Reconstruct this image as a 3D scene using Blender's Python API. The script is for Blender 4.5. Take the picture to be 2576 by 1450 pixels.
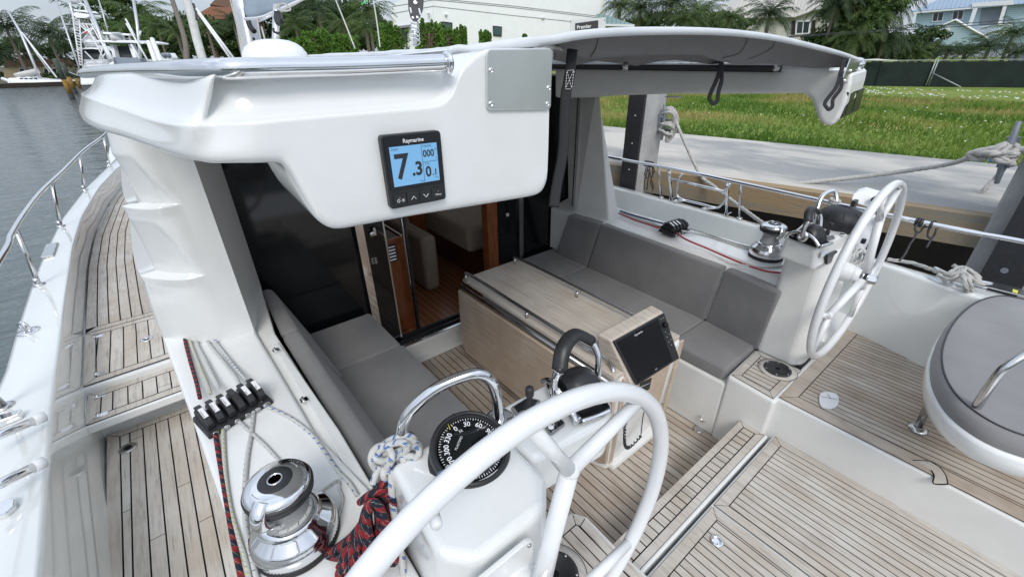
import bpy, math, random
from math import sin, cos, pi, radians, sqrt, atan2, floor
from mathutils import Vector as V, Matrix, noise
random.seed(11)
for o in list(bpy.data.objects): bpy.data.objects.remove(o)
scene = bpy.context.scene
COL = scene.collection
# ------------------------------------------------------------------ camera
CAMZ = 2.2
PITCH, ROLL, YAW = radians(28.28), radians(.86), radians(38.43)
cp, sp, cy, sy = cos(PITCH), sin(PITCH), cos(YAW), sin(YAW)
FWD = V((sy*cp, cy*cp, -sp)); RIGHT = V((cy, -sy, 0)); DOWN = FWD.cross(RIGHT)
CR = cos(ROLL)*RIGHT + sin(ROLL)*DOWN; CD = -sin(ROLL)*RIGHT + cos(ROLL)*DOWN
FD = 1680/1.5528
EYE = V((0, 0, CAMZ))
cam_d = bpy.data.cameras.new('camera'); cam = bpy.data.objects.new('camera', cam_d); COL.objects.link(cam)
cam_d.sensor_width = 36; cam_d.lens = 1680/4000*36; cam_d.clip_start = .02; cam_d.clip_end = 4000
m = Matrix((CR, -CD, -FWD)).transposed().to_4x4(); m.translation = EYE; cam.matrix_world = m
scene.camera = cam
# ------------------------------------------------------------------ light
world = bpy.data.worlds.new('World'); scene.world = world; world.use_nodes = True
wn = world.node_tree; wn.nodes.clear()
wo = wn.nodes.new('ShaderNodeOutputWorld'); bg = wn.nodes.new('ShaderNodeBackground')
sky = wn.nodes.new('ShaderNodeTexSky'); sky.sky_type = 'NISHITA'; sky.sun_disc = False
SUN_EL, SUN_AZ = radians(46), radians(212)
sky.sun_elevation = SUN_EL; sky.sun_rotation = SUN_AZ; sky.air_density = 1.0; sky.dust_density = 2.0; sky.ozone_density = 1.2
bg.inputs['Strength'].default_value = .12
wtc = wn.nodes.new('ShaderNodeTexCoord'); wns = wn.nodes.new('ShaderNodeTexNoise'); wns.inputs['Scale'].default_value = 2.2; wns.inputs['Detail'].default_value = 6
wmp = wn.nodes.new('ShaderNodeMapping'); wmp.inputs['Scale'].default_value = (1, 1, 3.2)
wrp = wn.nodes.new('ShaderNodeMapRange'); wrp.inputs[1].default_value = .35; wrp.inputs[2].default_value = .68; wrp.inputs[3].default_value = .55; wrp.inputs[4].default_value = .92
wmx = wn.nodes.new('ShaderNodeMixRGB'); wmx.inputs[2].default_value = (8.0, 8.9, 10.2, 1)
wn.links.new(wtc.outputs['Generated'], wmp.inputs[0]); wn.links.new(wmp.outputs[0], wns.inputs[0]); wn.links.new(wns.outputs[0], wrp.inputs[0])
wn.links.new(wrp.outputs[0], wmx.inputs[0]); wn.links.new(sky.outputs[0], wmx.inputs[1])
# overcast sky: brighter overhead than near the horizon
wsx = wn.nodes.new('ShaderNodeSeparateXYZ'); wn.links.new(wtc.outputs['Generated'], wsx.inputs[0])
wgr = wn.nodes.new('ShaderNodeMapRange'); wgr.inputs[1].default_value = 0; wgr.inputs[2].default_value = .75; wgr.inputs[3].default_value = .62; wgr.inputs[4].default_value = 1.12; wn.links.new(wsx.outputs[2], wgr.inputs[0])
wsc = wn.nodes.new('ShaderNodeVectorMath'); wsc.operation = 'SCALE'; wn.links.new(wmx.outputs[0], wsc.inputs[0]); wn.links.new(wgr.outputs[0], wsc.inputs[3]); wn.links.new(wsc.outputs[0], bg.inputs[0]); wn.links.new(bg.outputs[0], wo.inputs[0])
sd = bpy.data.lights.new('sun', 'SUN'); sd.energy = 1.45; sd.angle = radians(22); sd.color = (1, .96, .9)
so = bpy.data.objects.new('sun', sd); COL.objects.link(so)
sdir = V((sin(SUN_AZ)*cos(SUN_EL), cos(SUN_AZ)*cos(SUN_EL), sin(SUN_EL)))
so.rotation_euler = (-sdir).to_track_quat('-Z', 'Y').to_euler()
vs = scene.view_settings; vs.view_transform = 'Standard'; vs.look = 'None'; vs.gamma = 1; vs.use_curve_mapping = False; vs.exposure = 0.17
# ------------------------------------------------------------------ turning a viewed point into a place in the scene
def ray(x, y): return FWD + (x-1288)/FD*CR + (y-725)/FD*CD
def Z(x, y, z): v = ray(x, y); return EYE + v*((z-CAMZ)/v.z)
def X(x, y, a): v = ray(x, y); return EYE + v*(a/v.x)
def Y(x, y, a): v = ray(x, y); return EYE + v*(a/v.y)
def D(x, y, d): return EYE + ray(x, y)*d
def PL(x, y, p, n): v = ray(x, y); return EYE + v*((V(p)-EYE).dot(n)/v.dot(n))
def cr(pts, n=8, closed=False):
    P = [V(p) for p in pts]; k = len(P); out = []
    if k < 3 and not closed: 
        return [P[0].lerp(P[-1], i/n) for i in range(n+1)]
    segs = k if closed else k-1
    for i in range(segs):
        if closed: a, b, c, d = P[(i-1) % k], P[i], P[(i+1) % k], P[(i+2) % k]
        else: a, b, c, d = P[max(i-1, 0)], P[i], P[i+1], P[min(i+2, k-1)]
        for j in range(n):
            t = j/n; out.append(.5*((2*b)+(c-a)*t+(2*a-5*b+4*c-d)*t*t+(3*b-a-3*c+d)*t**3))
    if not closed: out.append(P[-1])
    return out
# ------------------------------------------------------------------ mesh collector
_txt = {}
class M:
    def __init__(s): s.v = []; s.f = []; s.mi = []; s.sm = []; s.uv = {}; s.tone = {}
    def add(s, vs, fs, m=0, smooth=False, uv=None, tone=None):
        b = len(s.v); s.v += [V(p) for p in vs]
        for i, f in enumerate(fs):
            k = len(s.f); s.f.append([b+j for j in f]); s.mi.append(m); s.sm.append(smooth)
            if uv: s.uv[k] = uv[i]
            if tone is not None: s.tone[k] = tone
        return s
    def hexa(s, p, m=0, **k):   # p: 4 bottom, 4 top
        s.add(p, [(0, 3, 2, 1), (4, 5, 6, 7), (0, 1, 5, 4), (1, 2, 6, 5), (2, 3, 7, 6), (3, 0, 4, 7)], m, **k); return s
    def box(s, lo, hi, m=0, **k):
        x0, y0, z0 = lo; x1, y1, z1 = hi
        return s.hexa([(x0, y0, z0), (x1, y0, z0), (x1, y1, z0), (x0, y1, z0), (x0, y0, z1), (x1, y0, z1), (x1, y1, z1), (x0, y1, z1)], m, **k)
    def obox(s, c, u, v, w, m=0):   # centre and half-axis vectors
        c, u, v, w = V(c), V(u), V(v), V(w)
        return s.hexa([c-u-v-w, c+u-v-w, c+u+v-w, c-u+v-w, c-u-v+w, c+u-v+w, c+u+v+w, c-u+v+w], m)
    def prism(s, poly, off, m=0, smooth=False, tone=None):
        n = len(poly); off = V(off); P = [V(p) for p in poly]
        s.add(P+[p+off for p in P], [tuple(range(n))[::-1], tuple(range(n, 2*n))]+[(i, (i+1) % n, n+(i+1) % n, n+i) for i in range(n)], m, smooth, tone=tone); return s
    def tube(s, pts, r, n=10, m=0, closed=False, caps=True, lobes=0, pitch=.06, lobe=.22, uvk=1.0, flat=None, up=None):
        P = [V(p) for p in pts]; k = len(P)
        T = []
        for i in range(k):
            a = P[(i-1) % k] if closed or i > 0 else P[i]; b = P[(i+1) % k] if closed or i < k-1 else P[i]
            t = (b-a); T.append(t.normalized() if t.length > 1e-9 else V((0, 0, 1)))
        ref = V(up) if up is not None else (V((0, 0, 1)) if abs(T[0].z) < .9 else V((1, 0, 0)))
        nrm = (ref-T[0]*ref.dot(T[0])).normalized(); L = 0; vs = []; Ls = []
        for i in range(k):
            if i: L += (P[i]-P[i-1]).length
            if up is not None: nrm = V(up)
            nrm = (nrm-T[i]*nrm.dot(T[i])); nrm = nrm.normalized() if nrm.length > 1e-6 else V((1, 0, 0))
            bn = T[i].cross(nrm); rr = r[i] if isinstance(r, (list, tuple)) else r
            for j in range(n):
                a = 2*pi*j/n; q = rr
                if lobes: q = rr*(1+lobe*(abs(cos(lobes/2*(a)+pi*L/pitch))-.6))
                fx = flat if flat else 1
                vs.append(P[i]+nrm*cos(a)*q+bn*sin(a)*q*fx)
            Ls.append(L)
        fs = []; uv = []
        rng = range(k if closed else k-1)
        for i in rng:
            i2 = (i+1) % k; l0 = Ls[i]; l1 = Ls[i2] if i2 else L+(P[0]-P[-1]).length
            for j in range(n):
                j2 = (j+1) % n; fs.append((i*n+j, i*n+j2, i2*n+j2, i2*n+j))
                uv.append([(l0*uvk, j/n), (l0*uvk, (j+1)/n), (l1*uvk, (j+1)/n), (l1*uvk, j/n)])
        s.add(vs, fs, m, True, uv=uv)
        if caps and not closed:
            b = len(s.v)-len(vs)
            for ring, rev in ((range(n), True), (range((k-1)*n, k*n), False)):
                f = [b+j for j in ring]; s.f.append(f[::-1] if rev else f); s.mi.append(m); s.sm.append(False)
        return s
    def lathe(s, prof, o, ax=(0, 0, 1), n=32, m=0, smooth=True, flute=None):
        ax = V(ax).normalized(); o = V(o); ref = V((1, 0, 0)) if abs(ax.x) < .9 else V((0, 1, 0))
        u = (ref-ax*ref.dot(ax)).normalized(); w = ax.cross(u); vs = []; fs = []
        for r, h in prof:
            for j in range(n):
                a = 2*pi*j/n; q = r*(1+(flute[1]*(cos(flute[0]*a)) if flute else 0)); vs.append(o+ax*h+(u*cos(a)+w*sin(a))*q)
        k = len(prof)
        for i in range(k-1):
            for j in range(n):
                j2 = (j+1) % n; fs.append((i*n+j, i*n+j2, (i+1)*n+j2, (i+1)*n+j))
        s.add(vs, fs, m, smooth)
        b = len(s.v)-len(vs)
        if prof[0][0] > 1e-6: s.f.append([b+j for j in range(n)][::-1]); s.mi.append(m); s.sm.append(False)
        if prof[-1][0] > 1e-6: s.f.append([b+(k-1)*n+j for j in range(n)]); s.mi.append(m); s.sm.append(False)
        return s
    def grid(s, rows, m=0, smooth=True, tone=None):
        k = len(rows); n = len(rows[0]); vs = [p for r in rows for p in r]
        fs = [(i*n+j, i*n+j+1, (i+1)*n+j+1, (i+1)*n+j) for i in range(k-1) for j in range(n-1)]
        s.add(vs, fs, m, smooth, tone=tone); return s
    def ball(s, c, r, m=0, n=12):
        c = V(c); r = (r, r, r) if isinstance(r, (int, float)) else r; rows = []
        for i in range(n//2+1):
            t = pi*i/(n//2); rows.append([c+V((sin(t)*cos(2*pi*j/n)*r[0], sin(t)*sin(2*pi*j/n)*r[1], cos(t)*r[2])) for j in range(n+1)])
        return s.grid(rows, m)
    def disc(s, c, r, nrm, m=0, n=24, hgt=.002):
        return s.lathe([(r, 0), (r, hgt)], c, nrm, n, m, smooth=False)
    def text(s, st, o, xd, yd, size, m=0, lift=.0006, align='LEFT', bold=0.0):
        c = bpy.data.curves.new('t', 'FONT'); c.body = st; c.size = size; c.align_x = align; c.offset = bold; c.resolution_u = 3
        ob = bpy.data.objects.new('t', c); COL.objects.link(ob)
        me = bpy.data.meshes.new_from_object(ob.evaluated_get(bpy.context.evaluated_depsgraph_get()))
        xd = V(xd).normalized(); yd = V(yd).normalized(); nz = xd.cross(yd); o = V(o)
        s.add([o+xd*v.co.x+yd*v.co.y+nz*lift for v in me.vertices], [tuple(p.vertices) for p in me.polygons], m)
        bpy.data.objects.remove(ob); bpy.data.meshes.remove(me); bpy.data.curves.remove(c)
        return s
    def build(s, name, mats, parent=None, bevel=0, seg=2, sub=0, sol=0, top=False, ang=35, fixn=True):
        me = bpy.data.meshes.new(name)
        org = V((0, 0, 0))
        if parent is None and s.v:
            xs = [p.x for p in s.v]; ys = [p.y for p in s.v]; zs = [p.z for p in s.v]
            org = V(((min(xs)+max(xs))/2, (min(ys)+max(ys))/2, min(zs)))
        me.from_pydata([tuple(p-org) for p in s.v], [], s.f)
        if not isinstance(mats, (list, tuple)): mats = [mats]
        for a in mats: me.materials.append(MT[a] if isinstance(a, str) else a)
        for i, p in enumerate(me.polygons):
            p.material_index = s.mi[i]; p.use_smooth = s.sm[i]
        if s.uv:
            ul = me.uv_layers.new(name='UVMap')
            for k, q in s.uv.items():
                if k < len(me.polygons):
                    for li, c in zip(me.polygons[k].loop_indices, q): ul.data[li].uv = c
        if s.tone:
            ca = me.color_attributes.new('tone', 'FLOAT_COLOR', 'CORNER')
            for p in me.polygons:
                t = s.tone.get(p.index, .5)
                for li in p.loop_indices: ca.data[li].color = (t, t, t, 1)
        if fixn and not s.tone and not s.uv:
            import bmesh
            bm = bmesh.new(); bm.from_mesh(me); bmesh.ops.remove_doubles(bm, verts=bm.verts, dist=1e-5); bmesh.ops.recalc_face_normals(bm, faces=bm.faces); bm.to_mesh(me); bm.free()
        o = bpy.data.objects.new(name, me); COL.objects.link(o); o.location = org
        if sol:
            q = o.modifiers.new('thick', 'SOLIDIFY'); q.thickness = sol; q.offset = 0
        if bevel:
            q = o.modifiers.new('bevel', 'BEVEL'); q.width = bevel; q.segments = seg; q.limit_method = 'ANGLE'; q.angle_limit = radians(ang); q.harden_normals = False
        if sub:
            q = o.modifiers.new('sub', 'SUBSURF'); q.levels = sub; q.render_levels = sub
        if parent is not None:
            o.parent = parent; o.matrix_parent_inverse = Matrix.Translation(-V(parent.get('_o', (0, 0, 0))))
        return o
def tag(o, label=None, cat=None, group=None, kind=None):
    if label: o['label'] = label
    if cat: o['category'] = cat
    if group: o['group'] = group
    if kind: o['kind'] = kind
    return o
_org = {}
def thing(name, loc, label, cat, group=None):
    o = bpy.data.objects.new(name, None); COL.objects.link(o); o.location = V(loc); o.empty_display_size = .1
    o['_o'] = tuple(loc); return tag(o, label, cat, group)
def part(mm, name, mats, par, label=None, **k):
    o = mm.build(name, mats, par, **k)
    if label: o['label'] = label
    return o
def children(o): return [c for c in bpy.data.objects if c.parent == o]
def copy_tree(o, loc=None, rotz=None, scale=None, label=None, parent=None):
    c = o.copy(); COL.objects.link(c)
    if parent: c.parent = parent
    for ch in children(o): copy_tree(ch, parent=c)
    if loc is not None: c.location = loc
    if rotz is not None: c.rotation_euler.z = rotz
    if scale is not None: c.scale = (scale,)*3 if isinstance(scale, (int, float)) else scale
    if label: c['label'] = label
    return c
# ------------------------------------------------------------------ materials
MT = {}
def nt(name):
    m = bpy.data.materials.new(name); m.use_nodes = True; n = m.node_tree; MT[name] = m
    return m, n, n.nodes['Principled BSDF']
def simple(name, col, rough=.5, metal=0, coat=0, noise_s=0, amt=.1, bump=0, bs=200, spec=.5, stretch=(1, 1, 1), emit=None, col2=None, lo=.35, hi=.65, rvar=0):
    m, n, b = nt(name); b.inputs['Base Color'].default_value = (*col, 1); b.inputs['Roughness'].default_value = rough; b.inputs['Metallic'].default_value = metal
    b.inputs['Coat Weight'].default_value = coat; b.inputs['Coat Roughness'].default_value = .06; b.inputs['Specular IOR Level'].default_value = spec
    tc = n.nodes.new('ShaderNodeTexCoord'); mp = n.nodes.new('ShaderNodeMapping'); mp.inputs['Scale'].default_value = stretch
    n.links.new(tc.outputs['Object'], mp.inputs[0])
    if noise_s:
        a = n.nodes.new('ShaderNodeTexNoise'); a.inputs['Scale'].default_value = noise_s; a.inputs['Detail'].default_value = 7; a.inputs['Roughness'].default_value = .6
        n.links.new(mp.outputs[0], a.inputs[0])
        mr = n.nodes.new('ShaderNodeMapRange'); mr.inputs[1].default_value = lo; mr.inputs[2].default_value = hi; n.links.new(a.outputs[0], mr.inputs[0])
        mx = n.nodes.new('ShaderNodeMixRGB'); mx.inputs[1].default_value = (*col, 1)
        c2 = col2 if col2 else tuple(max(0, c*(1-amt)) for c in col); mx.inputs[2].default_value = (*c2, 1)
        n.links.new(mr.outputs[0], mx.inputs[0]); n.links.new(mx.outputs[0], b.inputs['Base Color'])
        if rvar:
            r2 = n.nodes.new('ShaderNodeMapRange'); r2.inputs[3].default_value = rough-rvar; r2.inputs[4].default_value = rough+rvar; n.links.new(mr.outputs[0], r2.inputs[0]); n.links.new(r2.outputs[0], b.inputs['Roughness'])
    if bump:
        a = n.nodes.new('ShaderNodeTexNoise'); a.inputs['Scale'].default_value = bs; a.inputs['Detail'].default_value = 4; n.links.new(mp.outputs[0], a.inputs[0])
        bp = n.nodes.new('ShaderNodeBump'); bp.inputs['Strength'].default_value = bump; bp.inputs['Distance'].default_value = .01; n.links.new(a.outputs[0], bp.inputs['Height']); n.links.new(bp.outputs[0], b.inputs['Normal'])
    if emit: b.inputs['Emission Color'].default_value = (*emit[:3], 1); b.inputs['Emission Strength'].default_value = emit[3]
    return m
simple('gelcoat', (.81, .82, .81), .15, coat=.35, noise_s=6, amt=.07, lo=.35, hi=.75, rvar=.05, bump=.02, bs=8)
simple('gelcoat_gloss', (.76, .78, .765), .07, coat=1.0, noise_s=3, amt=.04)
simple('gelcoat_satin', (.74, .75, .74), .42, noise_s=25, amt=.05, bump=.03, bs=500)
simple('gelcoat_cream', (.80, .80, .775), .30, noise_s=5, amt=.07)
simple('nonskid', (.70, .71, .70), .6, noise_s=60, amt=.06, bump=.25, bs=700)
simple('paint_white', (.80, .81, .82), .22, coat=.4, noise_s=14, amt=.04)
simple('chrome', (.80, .80, .81), .07, metal=1, noise_s=6, amt=.08, rvar=.03)
simple('chrome_satin', (.62, .62, .62), .22, metal=1, noise_s=40, amt=.1)
simple('plate_steel', (.86, .87, .85), .40, metal=1, noise_s=7, amt=.12, stretch=(1, 1, .4))
simple('drum_grey', (.46, .47, .48), .55, metal=.4, noise_s=300, amt=.3, bump=.5, bs=600)
simple('black_plastic', (.022, .023, .025), .38, noise_s=40, amt=.3, bump=.05, bs=400)
simple('black_satin', (.03, .031, .034), .5, noise_s=30, amt=.3)
simple('black_gloss', (.006, .007, .008), .07)
simple('black_screen', (.006, .006, .008), .28, spec=.25)
simple('rubber', (.02, .02, .022), .6, noise_s=20, amt=.3)
simple('grey_plastic', (.20, .205, .21), .5, noise_s=30, amt=.1)
simple('blue_grey_plastic', (.10, .16, .25), .45)
simple('white_plastic', (.78, .79, .80), .35)
simple('mark_white', (.80, .81, .82), .5)
simple('mark_blue', (.1, .25, .45), .5)
simple('mark_yellow', (.75, .7, .1), .5)
simple('mark_red', (.6, .04, .03), .5)
simple('mark_green', (.05, .5, .15), .5)
simple('seam', (.09, .09, .09), .8)
simple('caulk', (.006, .006, .007), .8, spec=.2)
simple('mahogany', (.27, .085, .028), .28, coat=.3, noise_s=14, col2=(.16, .045, .015), stretch=(6, 6, .7))
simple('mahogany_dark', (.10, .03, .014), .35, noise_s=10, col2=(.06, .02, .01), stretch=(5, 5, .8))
simple('beige_fabric', (.29, .235, .18), .85, noise_s=40, amt=.12, bump=.1, bs=300)
simple('dark_room', (.02, .016, .012), .7)
simple('webbing', (.014, .014, .016), .75, bump=.3, bs=900)
simple('awning_white', (.76, .79, .82), .55, noise_s=9, amt=.12, bump=.15, bs=12)
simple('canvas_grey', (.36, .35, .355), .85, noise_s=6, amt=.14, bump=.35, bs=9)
simple('boom_cover', (.25, .31, .37), .8, noise_s=5, amt=.2, bump=.5, bs=6)
simple('sail_wrap', (.62, .62, .6), .8, noise_s=8, amt=.2, bump=.6, bs=8)
simple('mast_metal', (.62, .64, .66), .35, metal=.5, noise_s=10, amt=.1)
simple('concrete', (.52, .49, .435), .85, noise_s=1.3, col2=(.29, .29, .285), bump=.3, bs=40, stretch=(1, .45, 1), lo=.43, hi=.57)
simple('pile_concrete', (.46, .46, .45), .85, noise_s=5, col2=(.33, .33, .33), bump=.3, bs=60)
simple('seawall_cap', (.30, .215, .12), .85, noise_s=.9, col2=(.20, .195, .165), bump=.5, bs=30, stretch=(.4, .4, 5), lo=.42, hi=.58)
simple('seawall_dark', (.035, .026, .018), .8, noise_s=3, amt=.5)
simple('galvanised', (.26, .29, .33), .55, metal=.3, noise_s=20, amt=.2)
simple('wood_pile', (.10, .125, .095), .9, noise_s=8, amt=.4)
simple('pile_band', (.35, .2, .04), .9, noise_s=8, amt=.4)
simple('pile_tar', (.015, .018, .018), .6)
simple('boat_white', (.78, .79, .80), .3)
simple('boat_grey', (.20, .23, .28), .5)
simple('boat_glass', (.03, .035, .04), .1)
simple('flag_red', (.5, .05, .06), .8)
simple('house_white', (.90, .91, .93), .7, noise_s=1, amt=.05)
simple('house_line', (.25, .25, .27), .8)
simple('house_beige', (.58, .56, .50), .85, noise_s=2.5, amt=.12, bump=.6, bs=8)
simple('house_blue', (.40, .56, .60), .7, noise_s=1, amt=.08)
simple('house_tan', (.42, .35, .22), .85)
simple('house_brown', (.18, .12, .08), .85)
simple('trim_white', (.75, .76, .78), .5)
simple('win_dark', (.03, .04, .045), .12)
simple('win_teal', (.05, .10, .10), .1)
simple('shutter_black', (.015, .012, .014), .6)
simple('bark', (.16, .12, .09), .9, noise_s=14, amt=.5, bump=.6, bs=20, stretch=(1, 1, 4))
simple('bark_grey', (.22, .19, .16), .9, noise_s=14, amt=.4, bump=.6, bs=20, stretch=(1, 1, 4))
simple('bank_soil', (.10, .095, .05), .95, noise_s=.3, amt=.5)
simple('fence_mesh', (.006, .020, .017), .8, noise_s=1.2, amt=.5, bump=.6, bs=2)
simple('fence_pipe', (.35, .38, .38), .5, metal=.4)
simple('rope_plain', (.52, .51, .48), .9, noise_s=60, amt=.2, bump=.4, bs=400)
simple('blue_tape', (.05, .2, .6), .5)
simple('gasket', (.05, .05, .055), .5)
simple('charcoal_trim', (.045, .045, .05), .6)
simple('flower', (.75, .76, .68), .8)
simple('label_paper', (.7, .76, .8), .6)
def translucent(name, f):
    m = MT[name]; n = m.node_tree; b = n.nodes['Principled BSDF']; o = n.nodes['Material Output']; tr = n.nodes.new('ShaderNodeBsdfTranslucent'); tr.inputs[0].default_value = b.inputs['Base Color'].default_value
    ms = n.nodes.new('ShaderNodeMixShader'); ms.inputs[0].default_value = f; n.links.new(b.outputs[0], ms.inputs[1]); n.links.new(tr.outputs[0], ms.inputs[2]); n.links.new(ms.outputs[0], o.inputs[0])
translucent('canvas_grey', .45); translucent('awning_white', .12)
def standing_seam(name, col, pitch, axis=0):
    m, n, b = nt(name); b.inputs['Roughness'].default_value = .4; b.inputs['Metallic'].default_value = .2
    tc = n.nodes.new('ShaderNodeTexCoord'); sx = n.nodes.new('ShaderNodeSeparateXYZ'); n.links.new(tc.outputs['UV'], sx.inputs[0])
    a = n.nodes.new('ShaderNodeMath'); a.operation = 'MULTIPLY'; a.inputs[1].default_value = 1/pitch; n.links.new(sx.outputs[axis], a.inputs[0])
    f = n.nodes.new('ShaderNodeMath'); f.operation = 'FRACT'; n.links.new(a.outputs[0], f.inputs[0])
    g = n.nodes.new('ShaderNodeMath'); g.operation = 'LESS_THAN'; g.inputs[1].default_value = .1; n.links.new(f.outputs[0], g.inputs[0])
    mx = n.nodes.new('ShaderNodeMixRGB'); mx.inputs[1].default_value = (*col, 1); mx.inputs[2].default_value = (*[c*.45 for c in col], 1); n.links.new(g.outputs[0], mx.inputs[0]); n.links.new(mx.outputs[0], b.inputs['Base Color'])
standing_seam('roof_blue', (.27, .36, .46), .45)
standing_seam('roof_beige', (.52, .485, .43), .45)
standing_seam('roof_teal', (.30, .42, .44), .4)
standing_seam('roof_tile', (.36, .16, .10), .3)
standing_seam('siding_blue', (.44, .58, .65), .22, 1)
def teak(name, c1, c2, c3, rough=.75, sy_=1.0):
    m, n, b = nt(name); b.inputs['Roughness'].default_value = rough
    tc = n.nodes.new('ShaderNodeTexCoord'); mp = n.nodes.new('ShaderNodeMapping'); mp.inputs['Scale'].default_value = (90, 6*sy_, 90); n.links.new(tc.outputs['Object'], mp.inputs[0])
    a = n.nodes.new('ShaderNodeTexNoise'); a.inputs['Scale'].default_value = 1; a.inputs['Detail'].default_value = 6; a.inputs['Roughness'].default_value = .7; n.links.new(mp.outputs[0], a.inputs[0])
    a2 = n.nodes.new('ShaderNodeTexNoise'); a2.inputs['Scale'].default_value = 5; a2.inputs['Detail'].default_value = 5; n.links.new(tc.outputs['Object'], a2.inputs[0])
    at = n.nodes.new('ShaderNodeAttribute'); at.attribute_name = 'tone'
    m1 = n.nodes.new('ShaderNodeMixRGB'); m1.inputs[1].default_value = (*c1, 1); m1.inputs[2].default_value = (*c2, 1)
    mr = n.nodes.new('ShaderNodeMapRange'); mr.inputs[1].default_value = .3; mr.inputs[2].default_value = .7; n.links.new(a2.outputs[0], mr.inputs[0])
    ad = n.nodes.new('ShaderNodeMath'); ad.operation = 'ADD'; n.links.new(mr.outputs[0], ad.inputs[0]); n.links.new(at.outputs['Fac'], ad.inputs[1])
    hf = n.nodes.new('ShaderNodeMath'); hf.operation = 'MULTIPLY_ADD'; hf.inputs[1].default_value = .75; hf.inputs[2].default_value = -.28; hf.use_clamp = True; n.links.new(ad.outputs[0], hf.inputs[0]); n.links.new(hf.outputs[0], m1.inputs[0])
    m2 = n.nodes.new('ShaderNodeMixRGB'); m2.inputs[2].default_value = (*c3, 1); n.links.new(m1.outputs[0], m2.inputs[1])
    r2 = n.nodes.new('ShaderNodeMapRange'); r2.inputs[1].default_value = .50; r2.inputs[2].default_value = .70; r2.inputs[4].default_value = .85; n.links.new(a.outputs[0], r2.inputs[0]); n.links.new(r2.outputs[0], m2.inputs[0])
    n.links.new(m2.outputs[0], b.inputs['Base Color'])
    bp = n.nodes.new('ShaderNodeBump'); bp.inputs['Strength'].default_value = .35; bp.inputs['Distance'].default_value = .002; n.links.new(a.outputs[0], bp.inputs['Height']); n.links.new(bp.outputs[0], b.inputs['Normal'])
teak('teak', (.61, .58, .535), (.45, .385, .315), (.29, .255, .22))
teak('teak_brown', (.58, .53, .465), (.39, .305, .235), (.25, .205, .165))
teak('table_wood', (.66, .61, .54), (.52, .45, .375), (.33, .275, .225), .6, .35)
teak('leaf_wood', (.62, .52, .42), (.46, .345, .25), (.28, .20, .145), .6, .35)
def floorint():
    m, n, b = nt('saloon_floor'); b.inputs['Roughness'].default_value = .3
    tc = n.nodes.new('ShaderNodeTexCoord'); sx = n.nodes.new('ShaderNodeSeparateXYZ'); n.links.new(tc.outputs['Object'], sx.inputs[0])
    a = n.nodes.new('ShaderNodeMath'); a.operation = 'MULTIPLY'; a.inputs[1].default_value = 1/.062; n.links.new(sx.outputs[0], a.inputs[0])
    f = n.nodes.new('ShaderNodeMath'); f.operation = 'FRACT'; n.links.new(a.outputs[0], f.inputs[0])
    g = n.nodes.new('ShaderNodeMath'); g.operation = 'LESS_THAN'; g.inputs[1].default_value = .1; n.links.new(f.outputs[0], g.inputs[0])
    mx = n.nodes.new('ShaderNodeMixRGB'); mx.inputs[1].default_value = (.23, .085, .035, 1); mx.inputs[2].default_value = (.50, .30, .15, 1); n.links.new(g.outputs[0], mx.inputs[0]); n.links.new(mx.outputs[0], b.inputs['Base Color'])
floorint()
def fabric():
    m, n, b = nt('cushion_grey'); b.inputs['Roughness'].default_value = .9; b.inputs['Sheen Weight'].default_value = .25
    tc = n.nodes.new('ShaderNodeTexCoord')
    a = n.nodes.new('ShaderNodeTexNoise'); a.inputs['Scale'].default_value = 900; a.inputs['Detail'].default_value = 2; n.links.new(tc.outputs['Object'], a.inputs[0])
    a2 = n.nodes.new('ShaderNodeTexNoise'); a2.inputs['Scale'].default_value = 3.5; a2.inputs['Detail'].default_value = 5; n.links.new(tc.outputs['Object'], a2.inputs[0])
    mx = n.nodes.new('ShaderNodeMixRGB'); mx.inputs[1].default_value = (.185, .182, .183, 1); mx.inputs[2].default_value = (.245, .24, .24, 1)
    mr = n.nodes.new('ShaderNodeMapRange'); mr.inputs[1].default_value = .3; mr.inputs[2].default_value = .7; n.links.new(a2.outputs[0], mr.inputs[0]); n.links.new(mr.outputs[0], mx.inputs[0]); n.links.new(mx.outputs[0], b.inputs['Base Color'])
    w = n.nodes.new('ShaderNodeTexNoise'); w.inputs['Scale'].default_value = 3.2; w.inputs['Distortion'].default_value = .6; n.links.new(tc.outputs['Object'], w.inputs[0])
    ad = n.nodes.new('ShaderNodeMath'); ad.operation = 'MULTIPLY_ADD'; ad.inputs[1].default_value = .05; n.links.new(a.outputs[0], ad.inputs[0]); n.links.new(w.outputs[0], ad.inputs[2])
    bp = n.nodes.new('ShaderNodeBump'); bp.inputs['Strength'].default_value = .30; bp.inputs['Distance'].default_value = .03; n.links.new(ad.outputs[0], bp.inputs['Height']); n.links.new(bp.outputs[0], b.inputs['Normal'])
fabric()
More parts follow.
